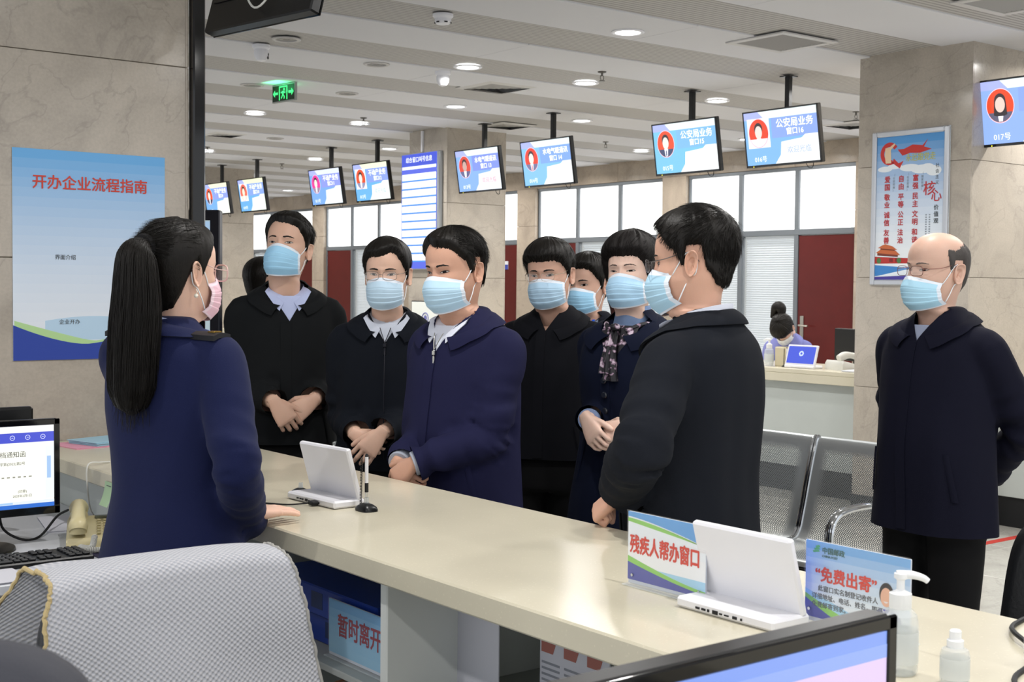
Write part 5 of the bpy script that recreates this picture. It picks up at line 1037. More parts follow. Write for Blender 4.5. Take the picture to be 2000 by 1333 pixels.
def hand_mesh(kind):
    """left hand: wrist at 0, fingers +Y, back +Z, thumb +X"""
    if kind in HAND_CACHE: return HAND_CACHE[kind]
    m = MB(); P = []
    for y, w, h, zc in [(-.022,.022,.0165,0),(-.008,.0235,.0175,0),(.01,.0285,.0170,0),(.035,.035,.0165,.001),(.06,.0385,.0150,.002),(.078,.0395,.0125,.003),(.088,.038,.0085,.002)]:
        a = np.linspace(0, 2*PI, 24, endpoint=False); e = .8
        P.append(np.stack([w*np.sign(np.cos(a))*np.abs(np.cos(a))**e, np.full(24, y), zc+h*np.sign(np.sin(a))*np.abs(np.sin(a))**e], -1))
    m.grid(np.array(P), True); b = m.n
    m.f += [tuple(range(b-24, b)), tuple(range(23, -1, -1))]; m.mi += [0, 0]
    curl = {'clasp': (24, 42, 22), 'drape': (34, 38, 20), 'grip': (50, 75, 45), 'relaxed': (22, 30, 18), 'flat': (4, 6, 4), 'fist': (78, 95, 60), 'point': (10, 20, 15)}[kind]
    for k, (x, L, sp) in enumerate([(.031, .072, .09), (.010, .081, .02), (-.011, .075, -.04), (-.031, .060, -.12)]):
        pos = np.array([x, .086-.004*abs(k-1.2), .002]); ang = 0; pos0 = pos.copy(); path = [pos-np.array([0, .02, 0])]; path.append(pos); c = curl
        for seg, (fr, dg) in enumerate(zip((.45, .31, .24), c)):
            ang += math.radians(dg*(1+.08*(k-1))); d = np.array([math.sin(sp)*math.cos(ang), math.cos(ang)*math.cos(sp), -math.sin(ang)])
            for s in (.5, 1.0): path.append(pos+d*L*fr*s)
            pos = path[-1]
        r = np.array([.0088, .0098, .0088, .0092, .0082, .0084, .0074, .0060])*(1.0 if k < 3 else .88)
        path = np.array(path); m.tube([pos0, pos0+np.array([0, -.012, .002])], [.0112, .006], 10); e = path[-1]+(path[-1]-path[-2])/np.linalg.norm(path[-1]-path[-2])*.004
        m.tube(np.concatenate([path, [e]]), np.append(r, .003), 10)
    th = {'clasp': ((.6, .75, -.30), (.35, .9, -.25)), 'drape': ((.62, .75, -.15), (.4, .9, -.15)), 'grip': ((.6, .7, -.45), (.0, .9, -.45)), 'relaxed': ((.5, .85, -.3), (.25, .95, -.25)), 'flat': ((.75, .66, -.05), (.5, .86, 0)), 'fist': ((.35, .8, -.6), (-.6, .55, -.55)), 'point': ((.9, .4, -.1), (.85, .5, 0))}[kind]
    a = np.array([.016, .012, -.004]); d1 = np.array(th[0])/np.linalg.norm(th[0]); d2 = np.array(th[1])/np.linalg.norm(th[1])
    b1 = np.array([.026, .028, -.006])+d1*.030; b2 = b1+d2*.027; b3 = b2+d2*.022
    m.tube([a, np.array([.026, .028, -.006]), b1, (b1+b2)/2, b2, (b2+b3)/2, b3, b3+d2*.004], [.016, .0155, .0112, .0105, .0108, .0098, .0078, .003], 10)
    V, F, E = remesh(np.concatenate(m.v), m.f, .0024)
    V = smooth(V, E, 4, .45)
    HAND_CACHE[kind] = (V, F); return V, F
def ik(S, W, l1, l2, hint):
    S, W, hint = (np.array(q, float) for q in (S, W, hint)); d = W-S; L = np.linalg.norm(d)
    if L > (l1+l2)*.995: W = S+d/L*(l1+l2)*.995; d = W-S; L = np.linalg.norm(d)
    a = (l1*l1-l2*l2+L*L)/(2*L); h = math.sqrt(max(l1*l1-a*a, 0)); u = d/L
    n = hint-u*np.dot(hint, u); n /= np.linalg.norm(n)+1e-9
    return S+u*a+n*h, W
COAT_TAB = {
 'man': [(1.50,.060,.030,-.080),(1.478,.070,.045,-.088),(1.458,.090,.060,-.098),(1.438,.122,.074,-.106),(1.412,.155,.088,-.114),(1.38,.180,.102,-.121),(1.33,.193,.118,-.129),(1.25,.197,.132,-.131),
         (1.15,.196,.138,-.124),(1.05,.196,.141,-.117),(.95,.202,.142,-.120),(.85,.209,.143,-.128),(.78,.214,.143,-.131),(.60,.222,.145,-.134),(.40,.23,.15,-.14)],
 'woman': [(1.50,.055,.030,-.075),(1.478,.062,.040,-.080),(1.458,.080,.052,-.090),(1.438,.108,.064,-.098),(1.412,.140,.080,-.105),(1.38,.163,.098,-.112),(1.33,.174,.120,-.118),(1.25,.176,.136,-.116),
         (1.15,.166,.126,-.104),(1.05,.164,.118,-.098),(.95,.182,.122,-.116),(.85,.196,.126,-.130),(.78,.202,.128,-.134),(.60,.21,.13,-.135),(.40,.225,.135,-.14)]}
class Torso:
    def __init__(s, sex, wide=1.0, belly=0.0, deep=1.0):
        s.tab = COAT_TAB[sex]; s.wide = wide; s.belly = belly; s.deep = deep
    def abc(s, z):
        a, f, b = dense(s.tab, np.atleast_1d(z), .02); z = np.atleast_1d(z)
        k = sstep(1.46, 1.38, z); a = a*(1+(s.wide-1)*k); f = f*(1+(s.deep-1)*k)+s.belly*np.exp(-((z-1.02)/.14)**2); b = b*(1+(s.deep-1)*k)
        return a, f, b
    def pts(s, z, phi, off=0.0):
        z = np.atleast_1d(z).astype(float); phi = np.atleast_1d(phi).astype(float)
        a, f, b = s.abc(z); yc = -.015; c, sn = np.cos(phi), np.sin(phi); a = a+off; f = f+off; b = b-off
        d = np.where(c > 0, f-yc, yc-b); n = 2.35
        r = 1/((np.abs(sn)/a)**n+(np.abs(c)/d)**n)**(1/n)
        return np.stack([r*sn, yc+r*c, z], -1)
    def front(s, x, z, off=0.0):
        x = np.atleast_1d(x).astype(float); z = np.atleast_1d(z).astype(float); a, f, b = s.abc(z); yc = -.015
        return yc+(f-yc+off)*np.clip(1-(np.abs(x)/(a+off))**2.35, 0, 1)**(1/2.35)
def skin_mat(tone):
    m = mat('skin_'+tone, tone, .46, spec=.42, bump=(260, .10), var=(9, .045)); b = m.node_tree.nodes['Principled BSDF']; b.inputs['Subsurface Weight'].default_value = .12; b.inputs['Subsurface Radius'].default_value = (1, .35, .2); b.inputs['Subsurface Scale'].default_value = .008
    return m
def fabric(name, col, rough=.85, sheen=0.0, scale=900, bump=.25):
    return mat(name, col, rough, spec=.18, sheen=sheen, bump=(scale, bump), var=(3, .06))
HAIR_BLACK = dict(col='#15120f', rough=.42)

def make_person(name, p):
    """p: dict describing one person. Returns the body object (top level) with clothing and hair as children."""
    rng = np.random.RandomState(p.get('seed', 1)); sc_ = 1.0
    sex = p.get('sex', 'man')
    T = Torso(sex, p.get('wide', 1.0), p.get('belly', 0.0), p.get('deep', 1.0))
    hp = p.get('head', {}); hs = p.get('hs', 1.0)
    yaw, pit, rol = (math.radians(a) for a in p.get('look', (0, 0, 0)))     # + yaw = to the person's left, + pitch = up
    HR = rotm(0, 0, yaw) @ rotm(pit, 0, 0) @ rotm(0, rol, 0)
    HC = np.array([0, .012, 1.602])+np.array(p.get('hoff', (0, 0, 0))); piv = np.array([0, -.02, -.10])
    lean = math.radians(p.get('lean', 0)); bend = p.get('bend', 0.0)
    def L(P):            # lean of the whole upper body about the hips (forward +)
        P = np.array(P, float)
        if lean == 0 : return P
        k = sstep(.75, 1.15, P[..., 2])*lean; y, z = P[..., 1], P[..., 2]-.9
        return np.stack([P[..., 0], y*np.cos(k)+z*np.sin(k)*(z > 0), .9+np.where(z > 0, z*np.cos(k)-y*np.sin(k), z)], -1)
    def H(P, weight=None):   # head coordinates -> body
        P = np.asarray(P, float)*hs; A = (P-piv)@HR.T+piv+HC; B = P+HC-np.array(p.get('hoff', (0, 0, 0)))
        wgt = sstep(-.25, -.115, P[..., 2])[..., None] if weight is None else weight
        return L(A*wgt+B*(1-wgt))
    H1 = lambda P: H(P, 1.0)
    skin = skin_mat(p.get('skin', '#c99b80'))
    # ---- arms
    l1, l2 = .285, .252
    arms = {}
    for side, key in ((1, 'right'), (-1, 'left')):
        a = p['arms'][key]; sh = np.array([side*(.172 if sex == 'man' else .150)*p.get('wide', 1), -.012, 1.348+p.get('shz', 0)])
        S = L(sh); E, W = ik(S, a['wrist'], l1, l2, a.get('hint', (side*.32, -1, -.25)))
        arms[side] = (S, E, W, a)
    # ---- body mesh: head, neck, trunk, arms, hands
    m = MB(); G = H(head_pts(ZS, PHI, hp)); m.grid(G, True, flip=False); m.f.append(tuple(range(128))); m.mi.append(0)
    for s in (1, -1):
        V, F = ear_mesh(s, hp); m.add(H1(V), F)
    zz = np.linspace(1.40, .80, 14); Pt = np.stack([L(T.pts(np.full(32, z), np.linspace(-PI, PI, 32, endpoint=False), -.03)) for z in zz]); m.grid(Pt, True)
    for s in (1, -1):
        S, E, W, a = arms[s]; path = spline([S, (S+E)/2, E, (E+W)/2, W], 18); m.tube(path, np.interp(np.linspace(0, 1, 18), (0, .5, 1), (.045, .038, .026)), 14)
        hd = np.array(a.get('dir', (W-E)/np.linalg.norm(W-E)), float); hd /= np.linalg.norm(hd)
        nr = np.array(a.get('back', (0, 1, .3)), float); nr -= hd*np.dot(nr, hd); nr /= np.linalg.norm(nr); X = np.cross(hd, nr)
        V, F = hand_mesh(a.get('hand', 'relaxed')); V = V.copy()*p.get('hand', 1.0)
        if s > 0: V[:, 0] *= -1; F = [f[::-1] for f in F]
        m.add(V@np.array([X, hd, nr])+W, F)
    body = m.obj(name, skin, None, angle=None)
    K = lambda mb, nm, mt, **kw: mb.obj(nm, mt, body, **kw)
    # ---- eyes, brows
    dark = mat('eye_dark', '#140d0a', .15); white = mat('eye_white', '#d9cfc6', .2); lash = mat('lash', '#120d0b', .6); brow = mat('brow_'+p.get('brow', '#1d1714'), p.get('brow', '#1d1714'), .8)
    if p.get('face', True):
        op = p.get('eye', 1.0)
        for s in (1, -1):
            m = MB(); u = np.linspace(-1, 1, 21); xs = s*.0325+u*.0145; up = .0048*op*(1-u**2)**.75; lo = -.0030*op*(1-u**2)**.8
            tilt = .0018*u*s; rows = []
            for t in np.linspace(0, 1, 7):
                z = -.0005+tilt+lo+(up-lo)*t; rows.append(np.stack([xs, face_y(xs, z, hp)+.0012*np.sin(PI*t)+.0002, z], -1))
            R = np.array(rows); V, F = gridf(R, flip=False); mi = [1 if abs(np.mean(V[list(f), 0])-s*.0325-p.get('gaze', 0)*.004) < .0052 else 0 for f in F]
            for f, k in zip(F, mi): m.f.append(f); m.mi.append(k)
            m.v.append(H1(V)); m.n = len(V)
            # upper lid line
            pth = np.stack([xs, face_y(xs, -.0005+tilt+up, hp)+.0008, -.0002+tilt+up], -1); m.tube(H1(pth), .0012*(1-.6*u**4), 6, mi=2)
            pth = np.stack([xs, face_y(xs, tilt+lo, hp)+.0002, -.0006+tilt+lo], -1); m.tube(H1(pth), .0005, 5, mi=2)
            K(m, 'eye', [white, dark, lash])
            m = MB(); u = np.linspace(0, 1, 22); xs = s*(.013+.037*u); zc = .0175+.0055*np.sin(u*2.4)-.003*u; hh = .0031*(1-u**3*.75)*np.minimum(1, .55+u*4)*p.get('browh', 1); rows = []
            for t in np.linspace(-1, 1, 5):
                z = zc+hh*t+rng.normal(0, .0004, len(u))*(abs(t) == 1); rows.append(np.stack([xs, face_y(xs, z, hp)+.0014*(1-t*t)+.0003, z], -1))
            m.grid(H1(np.array(rows)), flip=s < 0); K(m, 'eyebrow', brow)
    # ---- hair
    hr = p.get('hair', {}); style = hr.get('style', 'short'); hm = mat('hair_'+hr.get('col', '#15120f'), hr.get('col', '#15120f'), hr.get('rough', .58), spec=.25, bump=(420, .5, (1, 1, .25)))
    nph = 168; ph = np.linspace(-PI, PI, nph, endpoint=False); zs = np.concatenate([.03+.0885*np.cos(np.linspace(0, PI/2, 40)), np.linspace(.03, -.13, 60)[1:]])
    P = head_pts(zs, ph, hp); A = np.abs(ph)[None]+0*zs[:, None]; Zg = P[..., 2]
    lines = {'short': ((0, .35, .62, .80, .98, 1.22, 1.38, 1.46, 1.56, 2.02, 2.14, 2.5, PI), (.076, .077, .071, .056, .036, .020, -.012, -.014, .036, .034, -.025, -.062, -.072)),
             'bangs': ((0, .35, .62, .80, .98, 1.22, 1.38, 1.46, 1.56, 2.02, 2.14, 2.5, PI), (.054, .056, .054, .048, .034, .018, -.012, -.014, .036, .034, -.025, -.062, -.072)),
             'bob': ((0, .35, .62, .85, 1.05, 1.25, 1.45, 1.65, 2.0, 2.5, PI), (.050, .052, .048, .030, -.004, -.030, -.036, -.030, -.050, -.095, -.105)),
             'tail': ((0, .35, .62, .85, 1.05, 1.25, 1.40, 1.55, 1.65, 1.95, 2.15, 2.5, PI), (.088, .086, .076, .058, .038, .010, -.018, -.006, .022, -.015, -.055, -.095, -.108)),
             'bald': ((0, 1.12, 1.22, 1.32, 1.40, 1.48, 1.56, 2.0, 2.12, 2.5, PI), (.2, .12, .050, .010, -.008, .000, .033, .032, -.030, -.068, -.078))}[hr.get('line', style)]
    zl = np.interp(A, *lines)+hr.get('up', 0)
    zl = zl+.0022*hash_noise(np.stack([np.cos(ph)*60, np.sin(ph)*60, 0*ph], -1), p.get('seed', 1)+5)[None]*np.where(A < 1.2, 1.0, .5)
    part = hr.get('part', 0)      # a side parting lifts the front hairline on one side
    if part: zl = zl+.010*np.exp(-((ph[None]-part)/.25)**2)*(A < 1)-.006*np.exp(-((ph[None]+part)/.35)**2)*(A < 1)
    cov = Zg-zl
    if style == 'bald':
        zu = .060+.024*sstep(1.3, 2.6, A)+.004*hash_noise(np.stack([np.cos(ph)*50, np.sin(ph)*50, 0*ph], -1), 4)[None]; cov = np.minimum(cov, zu-Zg)
    th_top, th_side = hr.get('thick', (.019, .0065)); up = sstep(.0, .10, Zg); fr = np.cos(ph)[None]
    tk = th_side+(th_top-th_side)*up+hr.get('front', .004)*up*sstep(.2, .9, fr+0*Zg)+hr.get('backv', .004)*sstep(.2, .9, -fr+0*Zg)*sstep(-.03, .04, Zg)
    N3 = np.stack([P[..., 0]/.075**2, (P[..., 1]+.004)/.096**2, np.where(Zg > .03, (Zg-.03)/.0885**2, (Zg-.03)*8)], -1); N3 /= np.linalg.norm(N3, axis=-1, keepdims=True)
    edge = sstep(-.002, hr.get('soft', .016), cov); edge2 = sstep(-.003, .0012, cov)
    strand = hash_noise(np.stack([ph[None]*hr.get('freq', 34)+Zg*30, Zg*40+0*ph[None], 0*Zg], -1).reshape(-1, 3), p.get('seed', 1), 7).reshape(Zg.shape)
    off = np.where(cov > -.003, -.0035+edge2*.0052+edge*tk*(1+.05*strand), -.0035)
    HP = P+N3*off[..., None]
    m = MB(); m.grid(H1(HP), True); 
    hair_o = None
    # strands over the shell
    ii = np.argwhere((cov > .004)); n_str = hr.get('n', 1500); segs = 4
    pick = ii[rng.randint(0, len(ii), n_str)]; base = HP[pick[:, 0], pick[:, 1]]-N3[pick[:, 0], pick[:, 1]]*.002; nn = N3[pick[:, 0], pick[:, 1]]
    ln = hr.get('len', .030)*rng.uniform(.6, 1.25, n_str)*(.45+.55*sstep(-.03, .06, base[:, 2]))
    crown = np.array([0, -.055, .10]); fl = base-crown
    comb = hr.get('comb', 'forward')
    if comb == 'forward': d = fl*np.array([.8, 1, .5])+np.array([part and -np.sign(part)*.06, .05, -.02])*sstep(.02, .09, base[:, 2:3])+np.array([0, -.06, -.22])*sstep(.075, .02, base[:, 2:3])
    elif comb == 'side': d = np.array([-np.sign(part or 1)*1.0, -.25, .1])*sstep(.03, .09, base[:, 2:3])+np.array([0, -.35, -1.0])*sstep(.08, .01, base[:, 2:3])
    else: d = np.array(hr.get('knot', (0, -.105, .045)))-base      # combed back to the knot
    d0 = d
    d = d+rng.normal(0, 1, d.shape)*np.linalg.norm(d, axis=1, keepdims=True)*hr.get('mess', .10)
    d = d-nn*np.sum(d*nn, 1, keepdims=True)*.92; d /= np.linalg.norm(d, axis=1, keepdims=True)+1e-9
    if comb == 'back': ln = np.minimum(ln, np.linalg.norm(d0, axis=1)*.9)
    ln = np.minimum(ln, cov[pick[:, 0], pick[:, 1]]*.9+.006)
    lift = (hr.get('lift', .09)*(.25+.75*sstep(.02, .09, base[:, 2])))*rng.uniform(.2, 1.3, n_str)
    if 'spike' in hr: 
        q = np.exp(-np.sum((base-np.array(hr['spike']))**2, 1)/.03**2); lift = lift+q*1.1*rng.uniform(.3, 1, n_str); ln = ln*(1+.4*q)
    tt = np.linspace(0, 1, segs+1); VV = []; FF = []
    side = np.cross(d, nn)
    for k, t in enumerate(tt):
        c = base+d*(ln*t)[:, None]+nn*(ln*(lift*t-.55*t*t*(.6+lift)*hr.get('hug', .5)))[:, None]; r = hr.get('sr', .0008)*(1-t**2*.85)
        VV.append(np.stack([c+side*r, c-side*r, c+nn*r*.9], 1))
    VV = np.stack(VV, 1); nb = (segs+1)*3
    for q in range(n_str):
        o = q*nb
        for k in range(segs):
            for j in range(3): FF.append((o+k*3+j, o+k*3+(j+1) % 3, o+k*3+3+(j+1) % 3, o+k*3+3+j))
    m.add(H1(VV.reshape(-1, 3)), FF)
    hair_o = K(m, 'hair', hm, angle=None)
    if 'grow' in p: p['grow'](locals())
    # ---- mask
    if p.get('mask', '#a9d6f0'):
        mc = p.get('mask', '#a9d6f0'); mm = [mat('mask_'+mc, mc, .75, spec=.2, bump=(700, .15)), mat('mask_edge_'+p.get('mask_edge', '#e4ecf6'), p.get('mask_edge', '#e4ecf6'), .75, spec=.2)]
        nu, nv = 44, 60; u = np.linspace(-1, 1, nu); v = np.linspace(0, 1, nv); U, Vv = np.meshgrid(u, v); dz = p.get('maskz', 0)
        zt = -.010+dz-.021*np.abs(U)**1.4; zb = -.131+.026*np.abs(U)**2.0; Zm = zt+(zb-zt)*Vv
        yc = np.interp(v, (0, .1, .28, .42, .62, .82, 1), (float(face_y([0], [-.010+dz], hp)[0])+.004, .117, .126, .126, .121, .110, .086))[:, None]
        ang = 1.18; hw = .0675*hp.get('hw', 1)*(.5+.5*hp.get('jaw', 1)); Xm = hw*np.sin(U*ang)/math.sin(ang)*(1+.05*np.sin(PI*Vv)); Ym = yc-.082*(1-np.cos(U*ang))/(1-math.cos(ang))*np.interp(Vv, (0, .5, 1), (.92, 1.0, .86))
        fy = face_y(Xm.ravel(), np.clip(Zm.ravel(), -.118, .1), hp).reshape(Xm.shape)
        Ym = np.where(np.abs(U) < .93, np.maximum(Ym, fy+.004), Ym)
        vv = Vv*1.0; pl = np.zeros_like(U)
        for k, c in enumerate((.33, .47, .61, .75)): pl = pl+p.get('pleat', .0019)*np.exp(-np.clip((vv-c)/.09, 0, 9))*(vv >= c)-.0009*np.exp(-((vv-c+.008)/.012)**2)
        pl = pl*np.sqrt(np.clip(1-(U*.92)**2, 0, 1))
        cr = hash_noise(np.stack([U*6, Vv*5, 0*U], -1).reshape(-1, 3), p.get('seed', 1)+3, 6).reshape(U.shape)*.0012
        no = np.stack([np.sin(U*ang), np.cos(U*ang), 0*U], -1)
        Pm = np.stack([Xm, Ym, Zm], -1)+no*(pl+cr)[..., None]
        m = MB(); V, F = gridf(Pm, flip=True); mi = []
        for i in range(nv-1):
            for j in range(nu-1): mi.append(1 if (i < 6 or i > nv-4 or j < 2 or j > nu-4) else 0)
        inner, F2 = gridf(Pm-no*.0018); m.add(H1(V), F); m.add(H1(inner), F2); m.mi = mi+[1]*len(F2)
        mo = K(m, 'face_mask', mm, angle=None)
        for s, j in ((1, nu-1), (-1, 0)):
            m = MB(); ex = head_rings([0.0], hp)[0][0]
            a, b = Pm[3, j], Pm[-5, j]
            m.tube(H1(spline([a, (a+np.array([s*(ex+.002), .004, .010]))/2+np.array([s*.003, 0, 0]), (s*(ex+.004), .000, .014), (s*(ex+.004), -.018, .018), (s*(ex+.003), -.030, 0)], 14)), .0016, 6)
            m.tube(H1(spline([b, (b+np.array([s*(ex-.004), -.004, -.048]))/2+np.array([s*.003, 0, 0]), (s*(ex-.002), -.006, -.046), (s*(ex+.002), -.024, -.034), (s*(ex+.003), -.030, -.005)], 14)), .0016, 6)
            K(m, 'ear_loop', mat('ear_loop', '#eef2f6', .7), angle=None)
    # ---- glasses
    if 'glasses' in p:
        g = p['glasses']; m = MB(); gm = mat('frame_'+g.get('col', '#8d8a86'), g.get('col', '#8d8a86'), .28, g.get('metal', .9)); lens = mat('lens', '#ffffff', .03, alpha=.10, spec=.6); ml = MB(); gz = g.get('z', -.004)
        fyb = float(face_y([0], [gz], hp)[0])+.012; hw_, hh_ = g.get('size', (.0255, .0155)); xe = .033
        yl = lambda x: fyb-.10*np.abs(np.abs(x)-.008)**1.25*2.2
        for s in (1, -1):
            t = np.linspace(0, 2*PI, 40, endpoint=False); x = s*xe+hw_*np.sign(np.cos(t))*np.abs(np.cos(t))**.62; z = gz+hh_*np.sign(np.sin(t))*np.abs(np.sin(t))**.62
            pts = np.stack([x, yl(x), z], -1); lo = z < gz
            m.tube(H1(pts), g.get('r', .0009), 6, closed=True)
            ml.add(H1(np.concatenate([[[s*xe, yl(s*xe), gz]], pts])), [(0, i+1, (i+1) % 40+1) for i in range(40)])
            ex = head_rings([0.0], hp)[0][0]; xo = s*(xe+hw_)
            m.tube(H1(spline([(xo, float(yl(xo)), gz+.006), (s*(ex+.001), .055, gz+.010), (s*(ex+.004), .01, .016), (s*(ex+.004), -.018, .016), (s*(ex+.001), -.034, -.006)], 20)), .0012, 6)
        m.tube(H1(spline([(-.0085, float(yl(.008)), gz+.003), (0, fyb+.002, gz+.006), (.0085, float(yl(.008)), gz+.003)], 8)), g.get('r', .0009), 6)
        go = K(m, 'glasses', gm, angle=None); ml.obj('lens', lens, go, angle=None)
    # ---- coat
    ct = p['coat']; cm = ct['mat']; hem = ct.get('hem', .76); zz = np.concatenate([np.linspace(1.485, 1.38, 12), np.linspace(1.36, hem-.04, 28)]); fl = ct.get('flare', 0)
    phs = np.linspace(-PI, PI, 72, endpoint=False); rows = []
    for z in zz:
        q = T.pts(np.full(72, z), phs); k = 1+fl*sstep(1.0, hem, z); q[:, 0] *= k; q[:, 1] *= k; rows.append(q)
    rows = np.array(rows); m = MB(); m.grid(L(rows), True); m.f += [tuple(range(71, -1, -1)), tuple(range(len(zz)*72-72, len(zz)*72))]; m.mi += [0, 0]
    sr = ct.get('sleeve', (.067, .068, .062, .056, .050)); segs = []; cuts = []
    for s in (1, -1):
        S, E, W, a = arms[s]; cuff = ct.get('cuff', .012); d = (W-E)/np.linalg.norm(W-E); We = W-d*cuff+d*.03
        ins = L(np.array([s*.11*p.get('wide', 1), -.012, 1.362+p.get('shz', 0)])); pth = spline([ins, S, S*.5+E*.5, E, E*.5+We*.5, We], 26); rr = np.interp(np.linspace(0, 1, 26), (0, .2, .4, .6, .8, 1), (.056, *sr))
        m.tube(pth, rr, 20); segs.append((s, pth)); cuts.append((W-d*cuff, d))
    V, F, E_ = remesh(np.concatenate(m.v), m.f, ct.get('voxel', .0094)); V = smooth(V, E_, ct.get('smooth', 5), .5)
    N = normals(V, F); Nn = N
    best = np.full(len(V), 9.); tpar = np.zeros(len(V)); apar = np.zeros(len(V)); sd = np.zeros(len(V))
    for s, pth in segs:
        D = np.linalg.norm(V[:, None]-pth[None], axis=2); k = D.argmin(1); dd = D[np.arange(len(V)), k]; arc = np.concatenate([[0], np.cumsum(np.linalg.norm(np.diff(pth, axis=0), axis=1))])
        Tt, Uu, Ww = frames(pth); rel = V-pth[k]; ang = np.arctan2(np.sum(rel*Ww[k], 1), np.sum(rel*Uu[k], 1)); tl = arc[k]+np.sum(rel*Tt[k], 1)
        up = dd < best; best[up] = dd[up]; tpar[up] = tl[up]; apar[up] = ang[up]; sd[up] = s
    onarm = sstep(.105, .075, best)*sstep(.10, .20, tpar); fa = ct.get('fold', 1.0); sd_ = p.get('seed', 1)
    w1 = np.sin(tpar*95+1.1*np.sin(apar+sd*1.3)+2*hash_noise(V*9, sd_))*.55+np.sin(tpar*52+1.7*np.sin(apar*1+.7*sd)+1.5*hash_noise(V*7, sd_+1)+1.3)
    env = .35+1.1*np.exp(-((tpar-.36)/.10)**2)+.7*np.exp(-((tpar-.58)/.06)**2)
    body_f = hash_noise(V*np.array([30, 22, 5.5]), sd_+2, 7)*.0032+hash_noise(V*np.array([14, 14, 9]), sd_+4, 5)*.0030
    body_f = body_f*(.35+sstep(1.38, 1.15, V[:, 2])*.65)
    w1 = w1*.6+.9*(.6-np.abs(np.sin(tpar*47+1.5*np.sin(apar+sd)+1.4*hash_noise(V*8, sd_+6))))
    V = V+N*((onarm*w1*env*.0056+(1-onarm)*body_f)*fa)[:, None]
    # ends of the sleeves opened
    ctr = np.array([V[list(f)].mean(0) for f in F]); keep = np.ones(len(F), bool); hz = np.array([L(np.array([[0, 0, hem]]))[0, 2]])
    for c_, d_ in cuts:
        q = (ctr-c_)@d_; r_ = np.linalg.norm(ctr-c_-q[:, None]*d_, axis=1); keep &= ~((q > 0) & (r_ < .068) & (q < .045))
        q = (V-c_)@d_; r_ = np.linalg.norm(V-c_-q[:, None]*d_, axis=1); nr_ = (q > -.012) & (q < .012) & (r_ < .085); V[nr_] -= np.clip(q[nr_], -.006, .012)[:, None]*d_*(np.abs(q[nr_]) < .0065)[:, None]
    keep &= (ctr[:, 2] > hz[0]) | np.array([any(np.linalg.norm(c-c_) < .12 for c_, d_ in cuts) for c in ctr])
    vz = ct.get('v', 1.375)
    if ct.get('vcut', True):
        lx = (V[:, 2]-vz)*.62; nv_ = (V[:, 1] > .02) & (V[:, 2] > vz-.006) & (np.abs(np.abs(V[:, 0])-lx) < .0085); V[nv_, 0] = np.sign(V[nv_, 0])*np.maximum(lx[nv_], .0)
        ctr = np.array([V[list(f)].mean(0) for f in F])
    if ct.get('vcut', True): keep &= ~((ctr[:, 2] > vz) & (ctr[:, 1] > .02) & (np.abs(ctr[:, 0]) < (ctr[:, 2]-vz)*.62))
    F = [f for f, k in zip(F, keep) if k]
    coat = MB().add(V, F).obj(ct.get('name', 'coat'), cm, body, angle=None)
    def strip(z0, z1, x0, x1, off, nm, mt, nz=24, nx=4, th=.004, parent=body):
        zz_ = np.linspace(z0, z1, nz); xx = np.linspace(x0, x1, nx); X_, Z_ = np.meshgrid(xx, zz_); k = 1+fl*sstep(1.0, hem, Z_)
        Y_ = T.front(X_.ravel()/k.ravel(), Z_.ravel()).reshape(X_.shape)*k+off+.0012
        b = hash_noise(np.stack([X_, Y_, Z_], -1).reshape(-1, 3)*np.array([14, 14, 9]), sd_+4, 5).reshape(X_.shape)*.0012
        P_ = np.stack([X_, Y_+b, Z_], -1); P2 = P_.copy(); P2[..., 1] -= th+.01
        m_ = MB(); m_.grid(L(P_), flip=True); m_.grid(L(P2)); ring = lambda Q: np.concatenate([Q[0, :], Q[1:, -1], Q[-1, -2::-1], Q[-2:0:-1, 0]])
        m_.grid(L(np.stack([ring(P2), ring(P_)])), True, flip=True)
        return m_.obj(nm, mt, parent, angle=50)
    zv = ct.get('v', 1.375)
    if ct.get('placket', True): strip(zv-.005, hem+.01, -.004, .034*ct.get('plside', 1), .003, 'placket', cm, parent=coat)
    if ct.get('zip'):
        m = MB(); zc = np.linspace(zv, hem+.05 if ct['zip'] == 'long' else zv-.005, 20)
        if ct['zip'] == 'long': m.tube(L(np.stack([0*zc, T.front(0*zc, zc)+.006, zc], -1)), .0016, 6)
        for s in (1, -1):
            q = np.linspace(0, 1, 8); z = zv+q*.055; x = s*q*.020; m.tube(L(np.stack([x, T.front(x, z)+.011, z], -1)), .0016, 6)
        y = float(T.front([0], [zv])[0]); m.bbox((-.006, y+.008, zv-.016), (.006, y+.016, zv), .002); m.bbox((-.004, y+.010, zv-.045), (.004, y+.015, zv-.017), .002)
        m.v = [L(q) for q in m.v]; m.obj('zip', mat('zip_'+ct.get('zipcol', '#b9b6ae'), ct.get('zipcol', '#b9b6ae'), .3, 1.0), coat)
    for k, z in enumerate(ct.get('buttons', ())):
        m = MB(); y = float(T.front([0], [z])[0]); m.lathe([(0, .006), (.009, .006), (.0115, .003), (.0115, -.004), (0, -.004)], 18, frame_from((1, 0, 0), (0, 0, 1), (0, 1, 0), (ct.get('bx', .012), y+.007, z)), caps=False)
        m.v = [L(q) for q in m.v]; m.obj('button', mat('button', '#20242e', .2, spec=.7), coat)
    for s in ((1, -1) if ct.get('pockets', True) else ()):
        m = MB(); q = np.linspace(0, 1, 12); z = 1.02-.15*q; phi = s*(.72+.16*q)
        for o, w_ in ((.004, .0),): 
            a = T.pts(z, phi, .003); b = T.pts(z, phi+s*.10, .004); m.grid(L(np.stack([a, a+(b-a)*.3+np.array([0, .003, 0]), a+(b-a)*.7+np.array([0, .003, 0]), b])), flip=s < 0)
        m.obj('pocket_welt', cm, coat)
